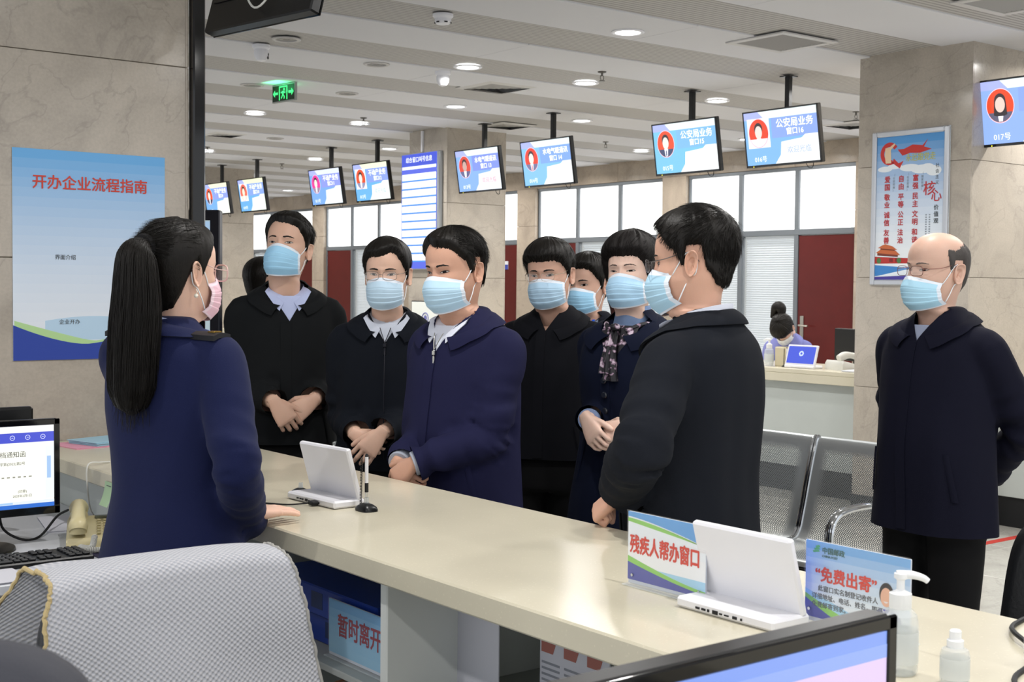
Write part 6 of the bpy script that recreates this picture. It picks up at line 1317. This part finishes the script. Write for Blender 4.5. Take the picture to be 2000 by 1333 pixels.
    # coat collar
    def push(P_, o):
        P_ = np.array(P_); ph_ = np.arctan2(P_[:, 0], P_[:, 1]+.015); q = T.pts(P_[:, 2], ph_, o); r0 = np.hypot(P_[:, 0], P_[:, 1]+.015); r1 = np.hypot(q[:, 0], q[:, 1]+.015)
        k = np.maximum(r1/r0, 1)[:, None]; return np.concatenate([P_[:, :2]*k+np.array([0, -.015])*(1-k), P_[:, 2:]], 1)
    if ct.get('collar', 'fold') == 'fold':
        n = 60; e = ct.get('open', .20); tb = np.linspace(e, 2*PI-e, n); bb = np.linspace(e+ct.get('spread', .24), 2*PI-e-ct.get('spread', .24), n); back = (1-np.cos(tb))/2
        zb = np.interp(back, (0, .10, .30, .6, 1), (1.345, 1.380, 1.422, 1.436, 1.440))+ct.get('cz', 0); zt = np.interp(back, (0, .25, .6, 1), (1.392, 1.424, 1.456, 1.474))+ct.get('ct', 0)
        nr = .066*hp.get('neck', 1)
        nk = lambda r, z: np.stack([np.sin(tb)*(nr+r), -.004+np.where(np.cos(tb) > 0, (.060+r)*np.cos(tb), (.076+r)*np.cos(tb))+(z-1.45)*-.15, z], -1)
        bot = T.pts(zb, bb, .009); top = nk(.004, zt); low = nk(-.004, zt-.035)
        # the front edge of the collar follows the opening
        mid = top*.45+bot*.55; out = np.stack([np.sin(bb), np.cos(bb), 0*bb+.35], -1)*.010
        rows = [low, nk(0, zt-.01), top, nk(.006, zt+.003), push(top*.8+bot*.2+out*.8, .010), push(top*.6+bot*.4+out, .012), push(mid*.9+bot*.1+out, .014), push(top*.2+bot*.8+out*.8, .014), bot+out*.35, bot-out*.35]
        m = MB(); m.grid(L(np.array(rows)), flip=True); m.obj('collar', cm, coat, angle=60)
    # shirt collar and front
    if 'shirt' in p:
        sm = p['shirt']['mat']; n = 50; e = .10; tb = np.linspace(e, 2*PI-e, n); back = (1-np.cos(tb))/2; zt = np.interp(back, (0, .3, 1), (1.426, 1.455, 1.486))+p['shirt'].get('up', 0)
        nr = .0615*hp.get('neck', 1); ring = lambda r, z: np.stack([np.sin(tb)*(nr+r), -.003+np.where(np.cos(tb) > 0, (.054+r)*np.cos(tb), (.072+r)*np.cos(tb))-(z-1.45)*.12, z], -1)
        bz = np.interp(back, (0, .05, .12, .3, 1), (1.385, 1.395, 1.415, 1.447, 1.466)); bot = ring(.010, bz); bot[:, 0] += np.sign(bot[:, 0])*.016*sstep(.14, .0, back); bot[:, 1] = np.maximum(bot[:, 1], np.where(back < .15, T.front(bot[:, 0], bz)+.004, -1))
        plain = p['shirt'].get('plain'); m = MB()
        if not plain: m.grid(L(np.array([ring(-.001, zt-.03), ring(.002, zt), ring(.006, zt), ring(.009, zt-.04)])), flip=True)
        for s_ in (() if plain else (1, -1)):
            q = np.linspace(0, 1, 16); tb = s_*(.07+1.25*q); zt_ = 1.422+.036*q; top_ = ring(.004, zt_); bx = s_*(.036+.050*q**.8); bz_ = np.interp(q, (0, .35, 1), (1.368, 1.395, 1.440)); by = np.maximum(T.front(bx, np.minimum(bz_, 1.43))+.006, top_[:, 1]-.01+.02*(1-q)); b_ = np.stack([bx, by, bz_], -1)
            rows_ = [top_*(1-w_)+b_*w_+np.array([0, .008, .003])*math.sin(PI*w_) for w_ in np.linspace(0, 1, 7)]; m.grid(L(np.array(rows_)), flip=s_ > 0); m.grid(L(np.array(rows_)-np.array([0, .004, 0])), flip=s_ < 0)
        q = np.linspace(0, 1, 14)[:, None]; u = np.linspace(-1, 1, 9)[None]; z = 1.424+(zv-.012-1.424)*q+0*u; x = u*np.minimum((z-zv)*.66+.010, .072); y = T.front(x.ravel(), z.ravel()).reshape(x.shape)-.003
        m.grid(L(np.stack([x+0*z, y, z], -1)), flip=True)
        m.obj('shirt', sm, body, angle=60)
    if p.get('cuffs'):
        for s in (1, -1):
            S, E, W, a = arms[s]; d = (W-E)/np.linalg.norm(W-E); m = MB(); c = ct.get('cuff', .012)
            m.tube([W-d*(c+.03), W-d*(c-.002), W-d*(c-.009), W-d*(c-.008)], [.038, .039, .037, .030], 18); m.obj('shirt_cuff', p['cuffs'], body, angle=60)
    # ---- trousers and shoes
    if p.get('legs', True):
        tm = p.get('trousers', mat('trousers', '#0b0b0d', .8, spec=.2)); m = MB(); zs_ = np.linspace(1.0, .76, 10); phs = np.linspace(-PI, PI, 40, endpoint=False)
        m.grid(np.array([T.pts(np.full(40, z), phs, -.022) for z in zs_]), True); m.f += [tuple(range(39, -1, -1)), tuple(range(360, 400))]; m.mi += [0, 0]
        for s in (1, -1):
            st = p.get('stance', .095); m.tube(spline([(s*.085, -.01, .86), (s*.09, 0, .70), (s*st, .012, .48), (s*st, -.005, .25), (s*st, -.01, .055)], 20), np.interp(np.linspace(0, 1, 20), (0, .25, .5, .75, 1), (.098, .092, .076, .070, .073)), 20)
        V, F, E_ = remesh(np.concatenate(m.v), m.f, .013); V = smooth(V, E_, 3); V = V+normals(V, F)*(hash_noise(V*np.array([20, 20, 9]), sd_+8, 6)*.0022)[:, None]
        MB().add(V, F).obj('trousers', tm, body, angle=None)
        for s in (1, -1):
            m = MB(); st = p.get('stance', .095); rows = []
            for y, w_, h in [(-.085,.018,.035),(-.075,.034,.070),(-.04,.040,.085),(0,.042,.080),(.05,.046,.060),(.10,.050,.048),(.15,.044,.040),(.18,.026,.028),(.19,.008,.016)]:
                a = np.linspace(0, 2*PI, 18, endpoint=False); z = np.clip(h*.5+h*.55*np.sin(a), .0, None); rows.append(np.stack([s*st+s*y*.12+w_*np.cos(a), np.full(18, y), z], -1))
            m.grid(np.array(rows), True); m.obj('shoe', mat('shoe', '#0c0c0e', .25, spec=.6), body)
    if 'after' in p: p['after'](locals())
    return body, dict(L=L, H=H, H1=H1, T=T, arms=arms, head=hp)

def place_person(body, u, v, D, facing, info, crown=(0, -.01, .118+.014)):
    """stand the person so that the crown of the head lies on the ray of a pixel; facing: degrees, 0 = to the left of the view, 90 = towards the viewer"""
    C = at_depth(u, v, D); T = -ray(u, v); T[2] = 0; T /= np.linalg.norm(T); Lf = np.array([T[1], -T[0], 0])
    a = math.radians(facing); h = math.cos(a)*Lf+math.sin(a)*T; R = np.array([[h[1], h[0], 0], [-h[0], h[1], 0], [0, 0, 1.0]])
    c = info['H1'](np.array(crown)); s = C[2]/c[2]; root = C-s*(R@c); root[2] = 0
    body.location = root; body.scale = (s, s, s); body.rotation_euler = (0, 0, math.atan2(-h[0], h[1]))
    return R, root, s
def spot(u, v, D, facing, s=None, crown_l=(0, .012, 1.734)):
    """the same transform before building: returns a function pixel, depth -> local coordinates"""
    C = at_depth(u, v, D); T = -ray(u, v); T[2] = 0; T /= np.linalg.norm(T); Lf = np.array([T[1], -T[0], 0])
    a = math.radians(facing); h = math.cos(a)*Lf+math.sin(a)*T; R = np.array([[h[1], h[0], 0], [-h[0], h[1], 0], [0, 0, 1.0]])
    s = C[2]/crown_l[2]; root = C-s*(R@np.array(crown_l)); root[2] = 0
    return lambda uu, vv, DD: (at_depth(uu, vv, DD)-root)@R/s
# ================================================================== the people in the hall
SH_BLUE = fabric('shirt_blue', '#b9c3e6', .7, .05); SH_WHITE = fabric('shirt_white', '#dfe3f0', .7, .05); SH_CHECK = fabric('shirt_check', '#c3c9d6', .7, .05)
def add_person(label, u, v, D, facing, p, group=None, lz=1.734):
    """facing of the body; p['hands']: pixel and depth targets for the wrists"""
    f = spot(u, v, D, facing, crown_l=(0, p.get('cl', .012), lz)); arms = {}
    for key, (px, extra) in p.pop('hands').items():
        w_ = np.array(f(*px)) if len(px) == 3 and px[0] > 5 else np.array(px, float); arms[key] = dict(wrist=w_, **extra)
    p['arms'] = arms; b, info = make_person('person', p); tag(b, label, 'person', group)
    hp = p.get('head', {}); place_person(b, u, v, D, facing, info, (0, -.01, .1185+p.get('hair', {}).get('crown', .016))); return b, info
def to_local(u, v, D, facing, P, lz=1.734, cy=.012):
    C = at_depth(u, v, D); return None

# --- the staff woman, seen from behind
M_UNI = fabric('uniform_navy', '#141b40', .8, .05, 700, .3)
def ponytail(v):
    H1, L, K, hr, rng, body, hm = v['H1'], v['L'], v['K'], v['hr'], v['rng'], v['body'], v['hm']
    k = H1(np.array([0, -.118, .052])); kb = H1(np.array([0, -.104, .046]))
    path = spline([kb, k, k+np.array([.003, -.022, -.008]), k+np.array([.008, -.030, -.05]), k+np.array([.010, -.032, -.13]), k+np.array([.006, -.036, -.23]), k+np.array([.002, -.036, -.31]), k+np.array([-.002, -.034, -.365]), k+np.array([-.004, -.034, -.40])], 60)
    t = np.linspace(0, 1, 60); R = np.interp(t, (0, .05, .14, .3, .55, .8, .93, 1), (.020, .020, .030, .050, .064, .060, .040, .006)); n = 56; a = np.arange(n)*2*PI/n
    U = np.array([1.0, 0, 0]); T_ = np.gradient(path, axis=0); T_ /= np.linalg.norm(T_, axis=1)[:, None]; Wd = np.cross(T_, U); Wd /= np.linalg.norm(Wd, axis=1)[:, None]
    rid = 1+.05*np.sin(a[None]*9+t[:, None]*5)+.035*np.sin(a[None]*17+2+t[:, None]*9)
    P = path[:, None]+(R[:, None]*rid)[..., None]*(np.cos(a)[None, :, None]*U+.72*np.sin(a)[None, :, None]*Wd[:, None])
    m = MB(); m.grid(P, True); rg = np.random.RandomState(8)
    for q in range(420):
        a0 = rg.uniform(0, 2*PI); s0 = rg.randint(3, 14); e0 = rg.randint(42, 60); idx = np.arange(s0, e0, 3); w_ = rg.normal(0, .06); k_ = 1.0+rg.uniform(.0, .05)+np.linspace(0, rg.uniform(0, .12), len(idx))
        aa = a0+w_*np.linspace(0, 3, len(idx)); pts = path[idx]+(R[idx]*k_)[:, None]*(np.cos(aa)[:, None]*U+.72*np.sin(aa)[:, None]*Wd[idx])
        if e0 > 55: pts = np.concatenate([pts, [pts[-1]+np.array([rg.normal(0, .006), 0, -rg.uniform(.01, .05)])]])
        m.tube(pts, np.linspace(.0013, .0004, len(pts)), 4, caps=False)
    K(m, 'ponytail', hm, angle=None)
    t_ = np.linspace(0, 2*PI, 24, endpoint=False); c = path[6]; m = MB(); m.tube(np.stack([c[0]+.027*np.cos(t_), c[1]+0*t_, c[2]+.026*np.sin(t_)], -1), .011, 8, closed=True); K(m, 'hair_tie', mat('hair_tie', '#0c0b0e', .9))
    # pearl earring and shoulder boards
    for s in (1, -1):
        q = H1(np.array([s*.081, -.018, -.052])); m = MB(); m.lathe([(0, -.0055), (.004, -.004), (.0055, 0), (.004, .004), (0, .0055)], 12, (np.eye(3), q+np.array([0, 0, -.012])), caps=False); m.tube([q+np.array([0, 0, .004]), q+np.array([s*.004, 0, -.002]), q+np.array([0, 0, -.008])], .0012, 6); K(m, 'pearl_earring', mat('pearl', '#e8e2d4', .2))
def shoulder_boards(v):
    coat = v['coat']; V = np.array([q.co[:] for q in coat.data.vertices])
    def top(x, y): d = np.hypot(V[:, 0]-x, V[:, 1]-y); k = d < .010; return V[k, 2].max()
    for s in (1, -1):
        rows = np.array([[np.array([s*x, y, np.interp(x, (.105, .180), (top(s*.105, -.02), top(s*.180, -.02)))+.001]) for x in np.linspace(.105, .180, 7)] for y in (-.056, -.036, -.016, .002)]); rows[..., 2] -= np.array([.007, .0, .0, .004])[:, None]
        up = rows+np.array([0, 0, .006]); m = MB(); m.grid(up, flip=s < 0); ring = lambda Q: np.concatenate([Q[0], Q[1:, -1], Q[-1, -2::-1], Q[-2:0:-1, 0]]); m.grid(np.stack([ring(rows)-np.array([0, 0, .006]), ring(up)]), True)
        o = m.obj('shoulder_board', mat('board_black', '#0e0f16', .6), coat, angle=40); c = up[1:3, 4].mean(0); MB().bbox(c-np.array([.011, .013, .001]), c+np.array([.011, .013, .003]), .001).obj('gold_badge', mat('gold', '#c9a24a', .25, 1.0), o)
pA = dict(seed=21, shz=.030, sex='woman', wide=1.06, skin='#e3bba6', look=(-5, 0, 0), hs=.97, hoff=(0, .005, -.004), cl=.02, mask='#efc6d3', mask_edge='#f0d6df', maskz=-.004,
  hair=dict(style='tail', thick=(.012, .008), front=.0, backv=.004, comb='back', knot=(0, -.112, .050), n=2600, len=.075, mess=.02, lift=.0, hug=.05, sr=.0008, rough=.42, crown=.010, soft=.02, freq=60), glasses=dict(col='#d9b9b4', metal=.1, r=.0020, size=(.026, .021), z=-.006), brow='#2a211e',
  coat=dict(mat=M_UNI, hem=.70, v=1.36, placket=False, name='jacket', collar='fold', cuff=-.045, fold=.7, pockets=False, sleeve=(.064, .062, .057, .052, .047), flare=.03), shirt=dict(mat=SH_BLUE), trousers=fabric('trouser_navy', '#141a36'), head=dict(jaw=.94, neck=.86), grow=ponytail, after=shoulder_boards,
  hands=dict(right=((476, 1007, 3.22), dict(dir=(.15, .8, -.02), back=(.1, .2, 1), hand='flat', hint=(.72, -.8, -.05))), left=((-.17, .34, .93), dict(dir=(.1, 1, -.2), back=(0, .2, 1), hand='flat'))))
add_person('staff woman in navy uniform with long black ponytail and pink mask, behind the counter', 345, 429, 3.2, 226, pA, lz=1.722)

# --- tallest man at the left
pB = dict(seed=5, wide=.97, skin='#d6ae98', look=(-26, 13, -2), hoff=(0, .016, .002), mask='#a5d6f4', eye=.75, browh=1.0, hair=dict(style='short', part=.5, thick=(.017, .006), n=1800, crown=.018, comb='side'),
  coat=dict(mat=fabric('coat_black', '#131517'), hem=.87, v=1.33, placket=True, open=.22, fold=1.0), shirt=dict(mat=SH_BLUE),
  hands=dict(right=((.062, .215, 1.035), dict(dir=(-.55, .12, -.8), back=(.2, 1, .25), hand='drape')), left=((-.080, .195, 1.04), dict(dir=(.8, .1, -.55), back=(-.1, 1, .3), hand='grip'))))
add_person('tall man in a black coat looking up, hands clasped, at the left of the group', 572, 418, 5.3, 96, pB)
# --- man in glasses beside him
pC = dict(seed=7, wide=.97, skin='#d8b19b', look=(-6, -2, 0), hoff=(0, .016, .002), mask='#c4dff2', eye=.85, glasses=dict(col='#8a8077'), hair=dict(style='short', thick=(.018, .007), part=-.4, n=1600, crown=.016, up=-.006),
  coat=dict(mat=fabric('coat_blueblack', '#0e121a'), hem=.875, v=1.35, zip='long', zipcol='#3b3b40', placket=False, open=.26), shirt=dict(mat=SH_CHECK),
  hands=dict(left=((-.0, .235, 1.03), dict(dir=(.62, .18, -.76), back=(-.15, 1, .2), hand='relaxed')), right=((.095, .195, 1.02), dict(dir=(-.85, .1, -.5), back=(0, 1, .2), hand='grip'))))
add_person('man in metal glasses and zipped dark jacket, right beside the tall man looking up', 757, 465, 4.85, 84, pC)
# --- the man in navy at the counter
pD = dict(seed=11, wide=1.05, belly=.02, deep=1.06, skin='#cfa088', look=(2, -5, 2), hoff=(0, .016, .002), mask='#bfe0f5', hs=1.03, head=dict(hw=1.04, jaw=1.06, neck=1.12), eye=.8, hair=dict(style='short', part=.45, thick=(.018, .008), n=2600, comb='side', crown=.016, up=.004, len=.04),
  coat=dict(mat=fabric('coat_navy', '#1d1e3d'), hem=.74, v=1.345, zip='short', placket=True, open=.22, fold=1.2, cz=-.004), shirt=dict(mat=SH_WHITE), cuffs=fabric('cuff_grey', '#a7adba'),
  hands=dict(left=((-.045, .265, .995), dict(dir=(.72, .12, -.62), back=(-.25, .75, .35), hand='drape', hint=(-.75, -.8, -.2))), right=((.045, .240, .985), dict(dir=(-.72, .1, -.62), back=(.1, 1, .1), hand='grip'))))
add_person('man in navy zip jacket with folded hands, facing the staff woman across the counter', 886, 445, 4.25, 45, pD)
# --- man in rimless glasses behind
pE = dict(seed=13, wide=1.0, skin='#d2a792', look=(-3, -4, 3), hoff=(0, .016, .002), mask='#bcdcf4', hs=1.0, head=dict(hw=1.05, jaw=1.05, neck=1.05), eye=.9, glasses=dict(col='#c7b7a2', r=.0007), hair=dict(style='bangs', thick=(.024, .008), n=1800, crown=.02, len=.035, lift=.12),
  coat=dict(mat=fabric('coat_ink', '#0e0f15'), hem=.885, v=1.385, placket=True, open=.20), 
  hands=dict(left=((-.275, .12, .945), dict(dir=(.05, .1, -1), back=(-.9, .4, 0), hand='relaxed')), right=((.27, .05, .81), dict(dir=(0, .1, -1), back=(.9, .4, 0), hand='relaxed'))))
add_person('man in rimless glasses and plain black jacket, arms hanging, beside the short haired woman', 1071, 467, 5.1, 72, pE)
# --- young man with a lanyard and the woman behind him
def lanyard(v):
    T, L = v['T'], v['L']; m = MB()
    for s in (1, -1): q = np.linspace(0, 1, 10); x = s*(.055*(1-q)+.01); z = 1.45-.24*q; y = T.front(x, z)+.012; c = L(np.stack([x, y, z], -1)); m.grid(np.stack([c+np.array([.008, 0, 0]), c-np.array([.008, 0, 0])]), flip=True)
    v['K'](m, 'lanyard', fabric('lanyard_blue', '#2f63d6', .7))
pF = dict(seed=17, skin='#d0a793', look=(0, -2, 0), mask='#a3d4f3', eye=1.05, grow=lanyard, hair=dict(style='short', thick=(.022, .007), n=1300, crown=.018, up=-.006, lift=.15), head=dict(jaw=.96),
  coat=dict(mat=fabric('coat_dark_blue', '#0c0f1b'), hem=.85, v=1.34, open=.3), shirt=dict(mat=fabric('shirt_grey', '#9aa4b8')),
  hands=dict(left=((-.24, .08, .80), dict(hand='relaxed', back=(-1, .3, 0))), right=((.24, .08, .80), dict(hand='relaxed', back=(1, .3, 0)))))
add_person('young man with a blue lanyard, half hidden behind the man in rimless glasses', 1151, 495, 5.6, 56, pF)
def low_tail(v):
    H1 = v['H1']; k = H1(np.array([0, -.11, .0])); m = MB(); m.tube(spline([k+np.array([0, .02, .01]), k+np.array([0, -.03, -.01]), k+np.array([0, -.05, -.07]), k+np.array([0, -.05, -.20])], 22), np.interp(np.linspace(0, 1, 22), (0, .2, .6, 1), (.02, .032, .036, .01)), 18); v['K'](m, 'ponytail', mat('hair_red_brown', '#4a2723', .5, bump=(420, .5, (1, 1, .25))))
pF2 = dict(seed=19, sex='woman', skin='#ddb7a3', mask='#9fd0f0', grow=low_tail, hair=dict(style='tail', thick=(.012, .008), n=600, comb='back', knot=(0, -.11, .0), len=.06, mess=.05, lift=.02, crown=.01), coat=dict(mat=fabric('coat_f2', '#1a1a22'), hem=.8, v=1.40),
  hands=dict(left=((-.22, .08, .80), dict(hand='relaxed', back=(-1, .3, 0))), right=((.22, .08, .80), dict(hand='relaxed', back=(1, .3, 0)))))
add_person('woman with a red brown ponytail mostly hidden behind the young man with the lanyard', 1143, 512, 6.05, 12, pF2, lz=1.722)
# --- short haired woman in navy
FLOR = None
def scarf_mat():
    if 'floral_scarf' in bpy.data.materials: return bpy.data.materials['floral_scarf']
    m = bpy.data.materials.new('floral_scarf'); m.use_nodes = True; nt = m.node_tree; N = nt.nodes; L = nt.links; b = N['Principled BSDF']; tc = N.new('ShaderNodeTexCoord'); v = N.new('ShaderNodeTexNoise'); v.inputs['Scale'].default_value = 48; v.inputs['Detail'].default_value = 1; L.new(tc.outputs['Object'], v.inputs['Vector'])
    r = N.new('ShaderNodeValToRGB'); r.color_ramp.interpolation = 'CONSTANT'; e = r.color_ramp.elements; e[0].position = 0; e[0].color = (*srgb('#15131c'), 1); e[1].position = .56; e[1].color = (*srgb('#8d7488'), 1); k = e.new(.64); k.color = (*srgb('#c9b7c6'), 1); L.new(v.outputs['Fac'], r.inputs[0]); L.new(r.outputs[0], b.inputs['Base Color']); b.inputs['Roughness'].default_value = .6; return m
def scarf(v):
    T, L, K = v['T'], v['L'], v['K']; m = MB()
    for x0, x1, w0, w1, z0, z1, o in ((-.004, -.016, .010, .026, 1.41, 1.235, .012), (.008, .006, .010, .022, 1.41, 1.26, .015)):
        q = np.linspace(0, 1, 18)[:, None]; u = np.linspace(-1, 1, 9)[None]; z = z0+(z1-z0)*q+0*u; x = x0+(x1-x0)*q+u*(w0+(w1-w0)*q**.6); y = T.front(x.ravel(), z.ravel()).reshape(x.shape)+o+.006*np.sin(u*5+q*3); m.grid(L(np.stack([x, y, z], -1)), flip=True); m.grid(L(np.stack([x, y-.004, z], -1)))
    m.lathe([(0, -.014), (.014, -.010), (.018, 0), (.014, .010), (0, .014)], 14, (np.eye(3), L(np.array([.003, float(T.front([0], [1.418])[0])+.022, 1.418]))), caps=False)
    m.tube(L(spline([(.03, .09, 1.405), (.07, .055, 1.425), (.085, .02, 1.43)], 10)), .009, 8); m.tube(L(spline([(-.03, .09, 1.405), (-.07, .055, 1.425), (-.085, .02, 1.43)], 10)), .009, 8); K(m, 'floral_scarf', scarf_mat())
    m = MB(); rows = []; n = 40; a = np.linspace(0, 2*PI, n, endpoint=False)
    for z, r in ((1.40, .070), (1.43, .066), (1.46, .062), (1.487, .0605), (1.492, .058), (1.485, .056)): rows.append(np.stack([r*np.sin(a), -.002+np.where(np.cos(a) > 0, r*.93, r*1.18)*np.cos(a)-(z-1.45)*.12, np.full(n, z)], -1))
    m.grid(L(np.array(rows)), True, flip=True); K(m, 'turtleneck', fabric('turtleneck', '#7d93b8'))
CF_G = fabric('knit_cuff', '#7d8fb4')
pG = dict(seed=23, sex='woman', wide=1.10, deep=1.10, skin='#e4c2b1', look=(8, 6, 2), mask='#b4daf5', hs=1.0, head=dict(hw=1.03, neck=.92), eye=.55, brow='#5a4a44', browh=.7, grow=scarf, hair=dict(style='bob', thick=(.030, .016), front=.006, backv=.010, n=1700, crown=.028, len=.045, lift=.05, col='#14100f'),
  coat=dict(mat=fabric('coat_midnight', '#0a1126'), hem=.42, v=1.285, placket=True, plside=1, buttons=(1.235, 1.185, 1.13), bx=.014, open=.16, spread=.34, cz=-.010, flare=.10, fold=.8, cuff=.030, sleeve=(.064, .064, .060, .056, .052)), cuffs=CF_G, shirt=dict(mat=scarf_mat(), plain=True),
  hands=dict(right=((.045, .21, 1.105), dict(dir=(-.62, .25, -.70), back=(.35, 1, .25), hand='drape')), left=((-.115, .195, 1.085), dict(dir=(.92, .12, -.25), back=(-.1, 1, .35), hand='grip'))))
add_person('short haired woman in a midnight blue coat with a floral scarf, hands crossed', 1238, 455, 4.6, 58, pG, lz=1.752)
# --- man leaning on the counter, seen from behind his left shoulder
pH = dict(seed=29, wide=1.14, belly=.02, deep=1.12, skin='#d5a790', look=(12, -4, 3), mask='#b5dcf2', hs=1.03, head=dict(hw=1.05, jaw=1.10, neck=1.18), eye=.7, glasses=dict(col='#777373', r=.0009), hair=dict(style='short', thick=(.019, .008), n=5200, crown=.016, len=.036, lift=.10, spike=(.0, -.075, .095), mess=.16, up=.002, backv=.008, sr=.0007),
  coat=dict(mat=fabric('coat_charcoal', '#171a21', .9, .0), hem=.80, v=1.34, placket=False, fold=1.15, cuff=.024, ct=.006, cz=.004, open=.30, sleeve=(.072, .073, .068, .063, .058)), shirt=dict(mat=SH_WHITE, up=.010),
  hands=dict(left=((1207, 964, 3.30), dict(dir=(-.10, .75, -.68), back=(-.55, .3, .75), hand='fist', hint=(-.9, -.45, -.1))), right=((.24, .12, .84), dict(hand='relaxed', back=(1, .3, 0)))))
add_person('man in a charcoal coat leaning a fist on the counter, seen from behind in profile', 1358, 408, 3.42, -26, pH, lz=1.74)
# --- bald man at the right
pI = dict(seed=31, wide=1.02, belly=.015, skin='#d6b09d', look=(-10, 0, -2), mask='#b3def3', maskz=-.010, hs=1.02, head=dict(hw=1.02, neck=1.02), brow='#6e625c', browh=.8, eye=.85, glasses=dict(col='#8a5f58', r=.0010), hair=dict(style='bald', thick=(.004, .006), col='#4a4644', n=1500, len=.010, lift=.02, sr=.0005, front=0, backv=.003, crown=.0, soft=.03, comb='forward'),
  coat=dict(mat=fabric('coat_darknavy', '#0f1020'), hem=.755, v=1.375, placket=True, open=.20, fold=.9), shirt=dict(mat=fabric('shirt_stripe', '#8f97ad', .7), plain=True),
  hands=dict(left=((-.06, -.20, .92), dict(dir=(.8, -.1, -.4), back=(0, -1, 0), hand='grip', hint=(-1, -.15, 0))), right=((.09, -.19, .94), dict(dir=(-.8, -.1, -.4), back=(0, -1, 0), hand='relaxed', hint=(1, -.15, 0)))))
add_person('balding man in glasses, hands behind his back, standing before the right column', 1838, 455, 4.3, 52, pI, lz=1.718)
# --- man turned away at the far left
pJ = dict(seed=37, skin='#cfa893', face=False, mask=None, look=(12, 0, 0), hair=dict(style='short', thick=(.014, .006), n=1200, crown=.014, len=.02), coat=dict(mat=fabric('coat_hood', '#101114'), hem=.82, v=1.40, ct=.02, cz=.01),
  hands=dict(left=((-.24, .08, .80), dict(hand='relaxed', back=(-1, .3, 0))), right=((.24, .08, .80), dict(hand='relaxed', back=(1, .3, 0)))))
add_person('man with short black hair turned away, behind the tall man at the left', 512, 503, 6.5, 205, pJ)
# --- clerk bent over the back counter
def clerk_tail(v):
    H1 = v['H1']; k = H1(np.array([0, -.10, .06])); d = H1(np.array([0, -.16, .06]))-k; d /= np.linalg.norm(d); m = MB(); m.tube(spline([k-d*.02, k+d*.03+np.array([.02, 0, .03]), k+d*.07+np.array([.06, 0, .0]), k+d*.08+np.array([.10, 0, -.10])], 18), np.interp(np.linspace(0, 1, 18), (0, .3, .7, 1), (.022, .045, .05, .02)), 16); v['K'](m, 'ponytail', v['hm'])
UNI2 = fabric('uniform_lilac', '#7f83bd')
pK = dict(seed=41, sex='woman', legs=False, lean=14, skin='#dfb9a8', look=(-6, -52, 4), hs=1.0, mask='#e6e9ee', mask_edge='#f0f2f4', grow=clerk_tail, hair=dict(style='bangs', thick=(.022, .014), n=900, crown=.016, up=-.02), coat=dict(mat=UNI2, hem=.80, v=1.40, name='jacket', pockets=False),
  hands=dict(left=((-.10, .36, 1.06), dict(hand='flat', dir=(.3, 1, -.1), back=(0, 0, 1))), right=((.12, .36, 1.06), dict(hand='flat', dir=(-.3, 1, -.1), back=(0, 0, 1)))))
pK['arms'] = {k: dict(wrist=np.array(a), **x) for k, (a, x) in pK.pop('hands').items()}; b, info = make_person('person', pK); tag(b, 'seated clerk in lilac with white mask, bowing her head over the back counter', 'person')
hp_ = at_x(1527, 640, 8.62); c_ = info['H1'](np.array([0, 0, .03])); b.rotation_euler = (0, 0, math.radians(118)); R3 = rotm(0, 0, math.radians(118)); q = R3@c_; b.location = (hp_[0]-q[0], hp_[1]-q[1], hp_[2]-q[2])
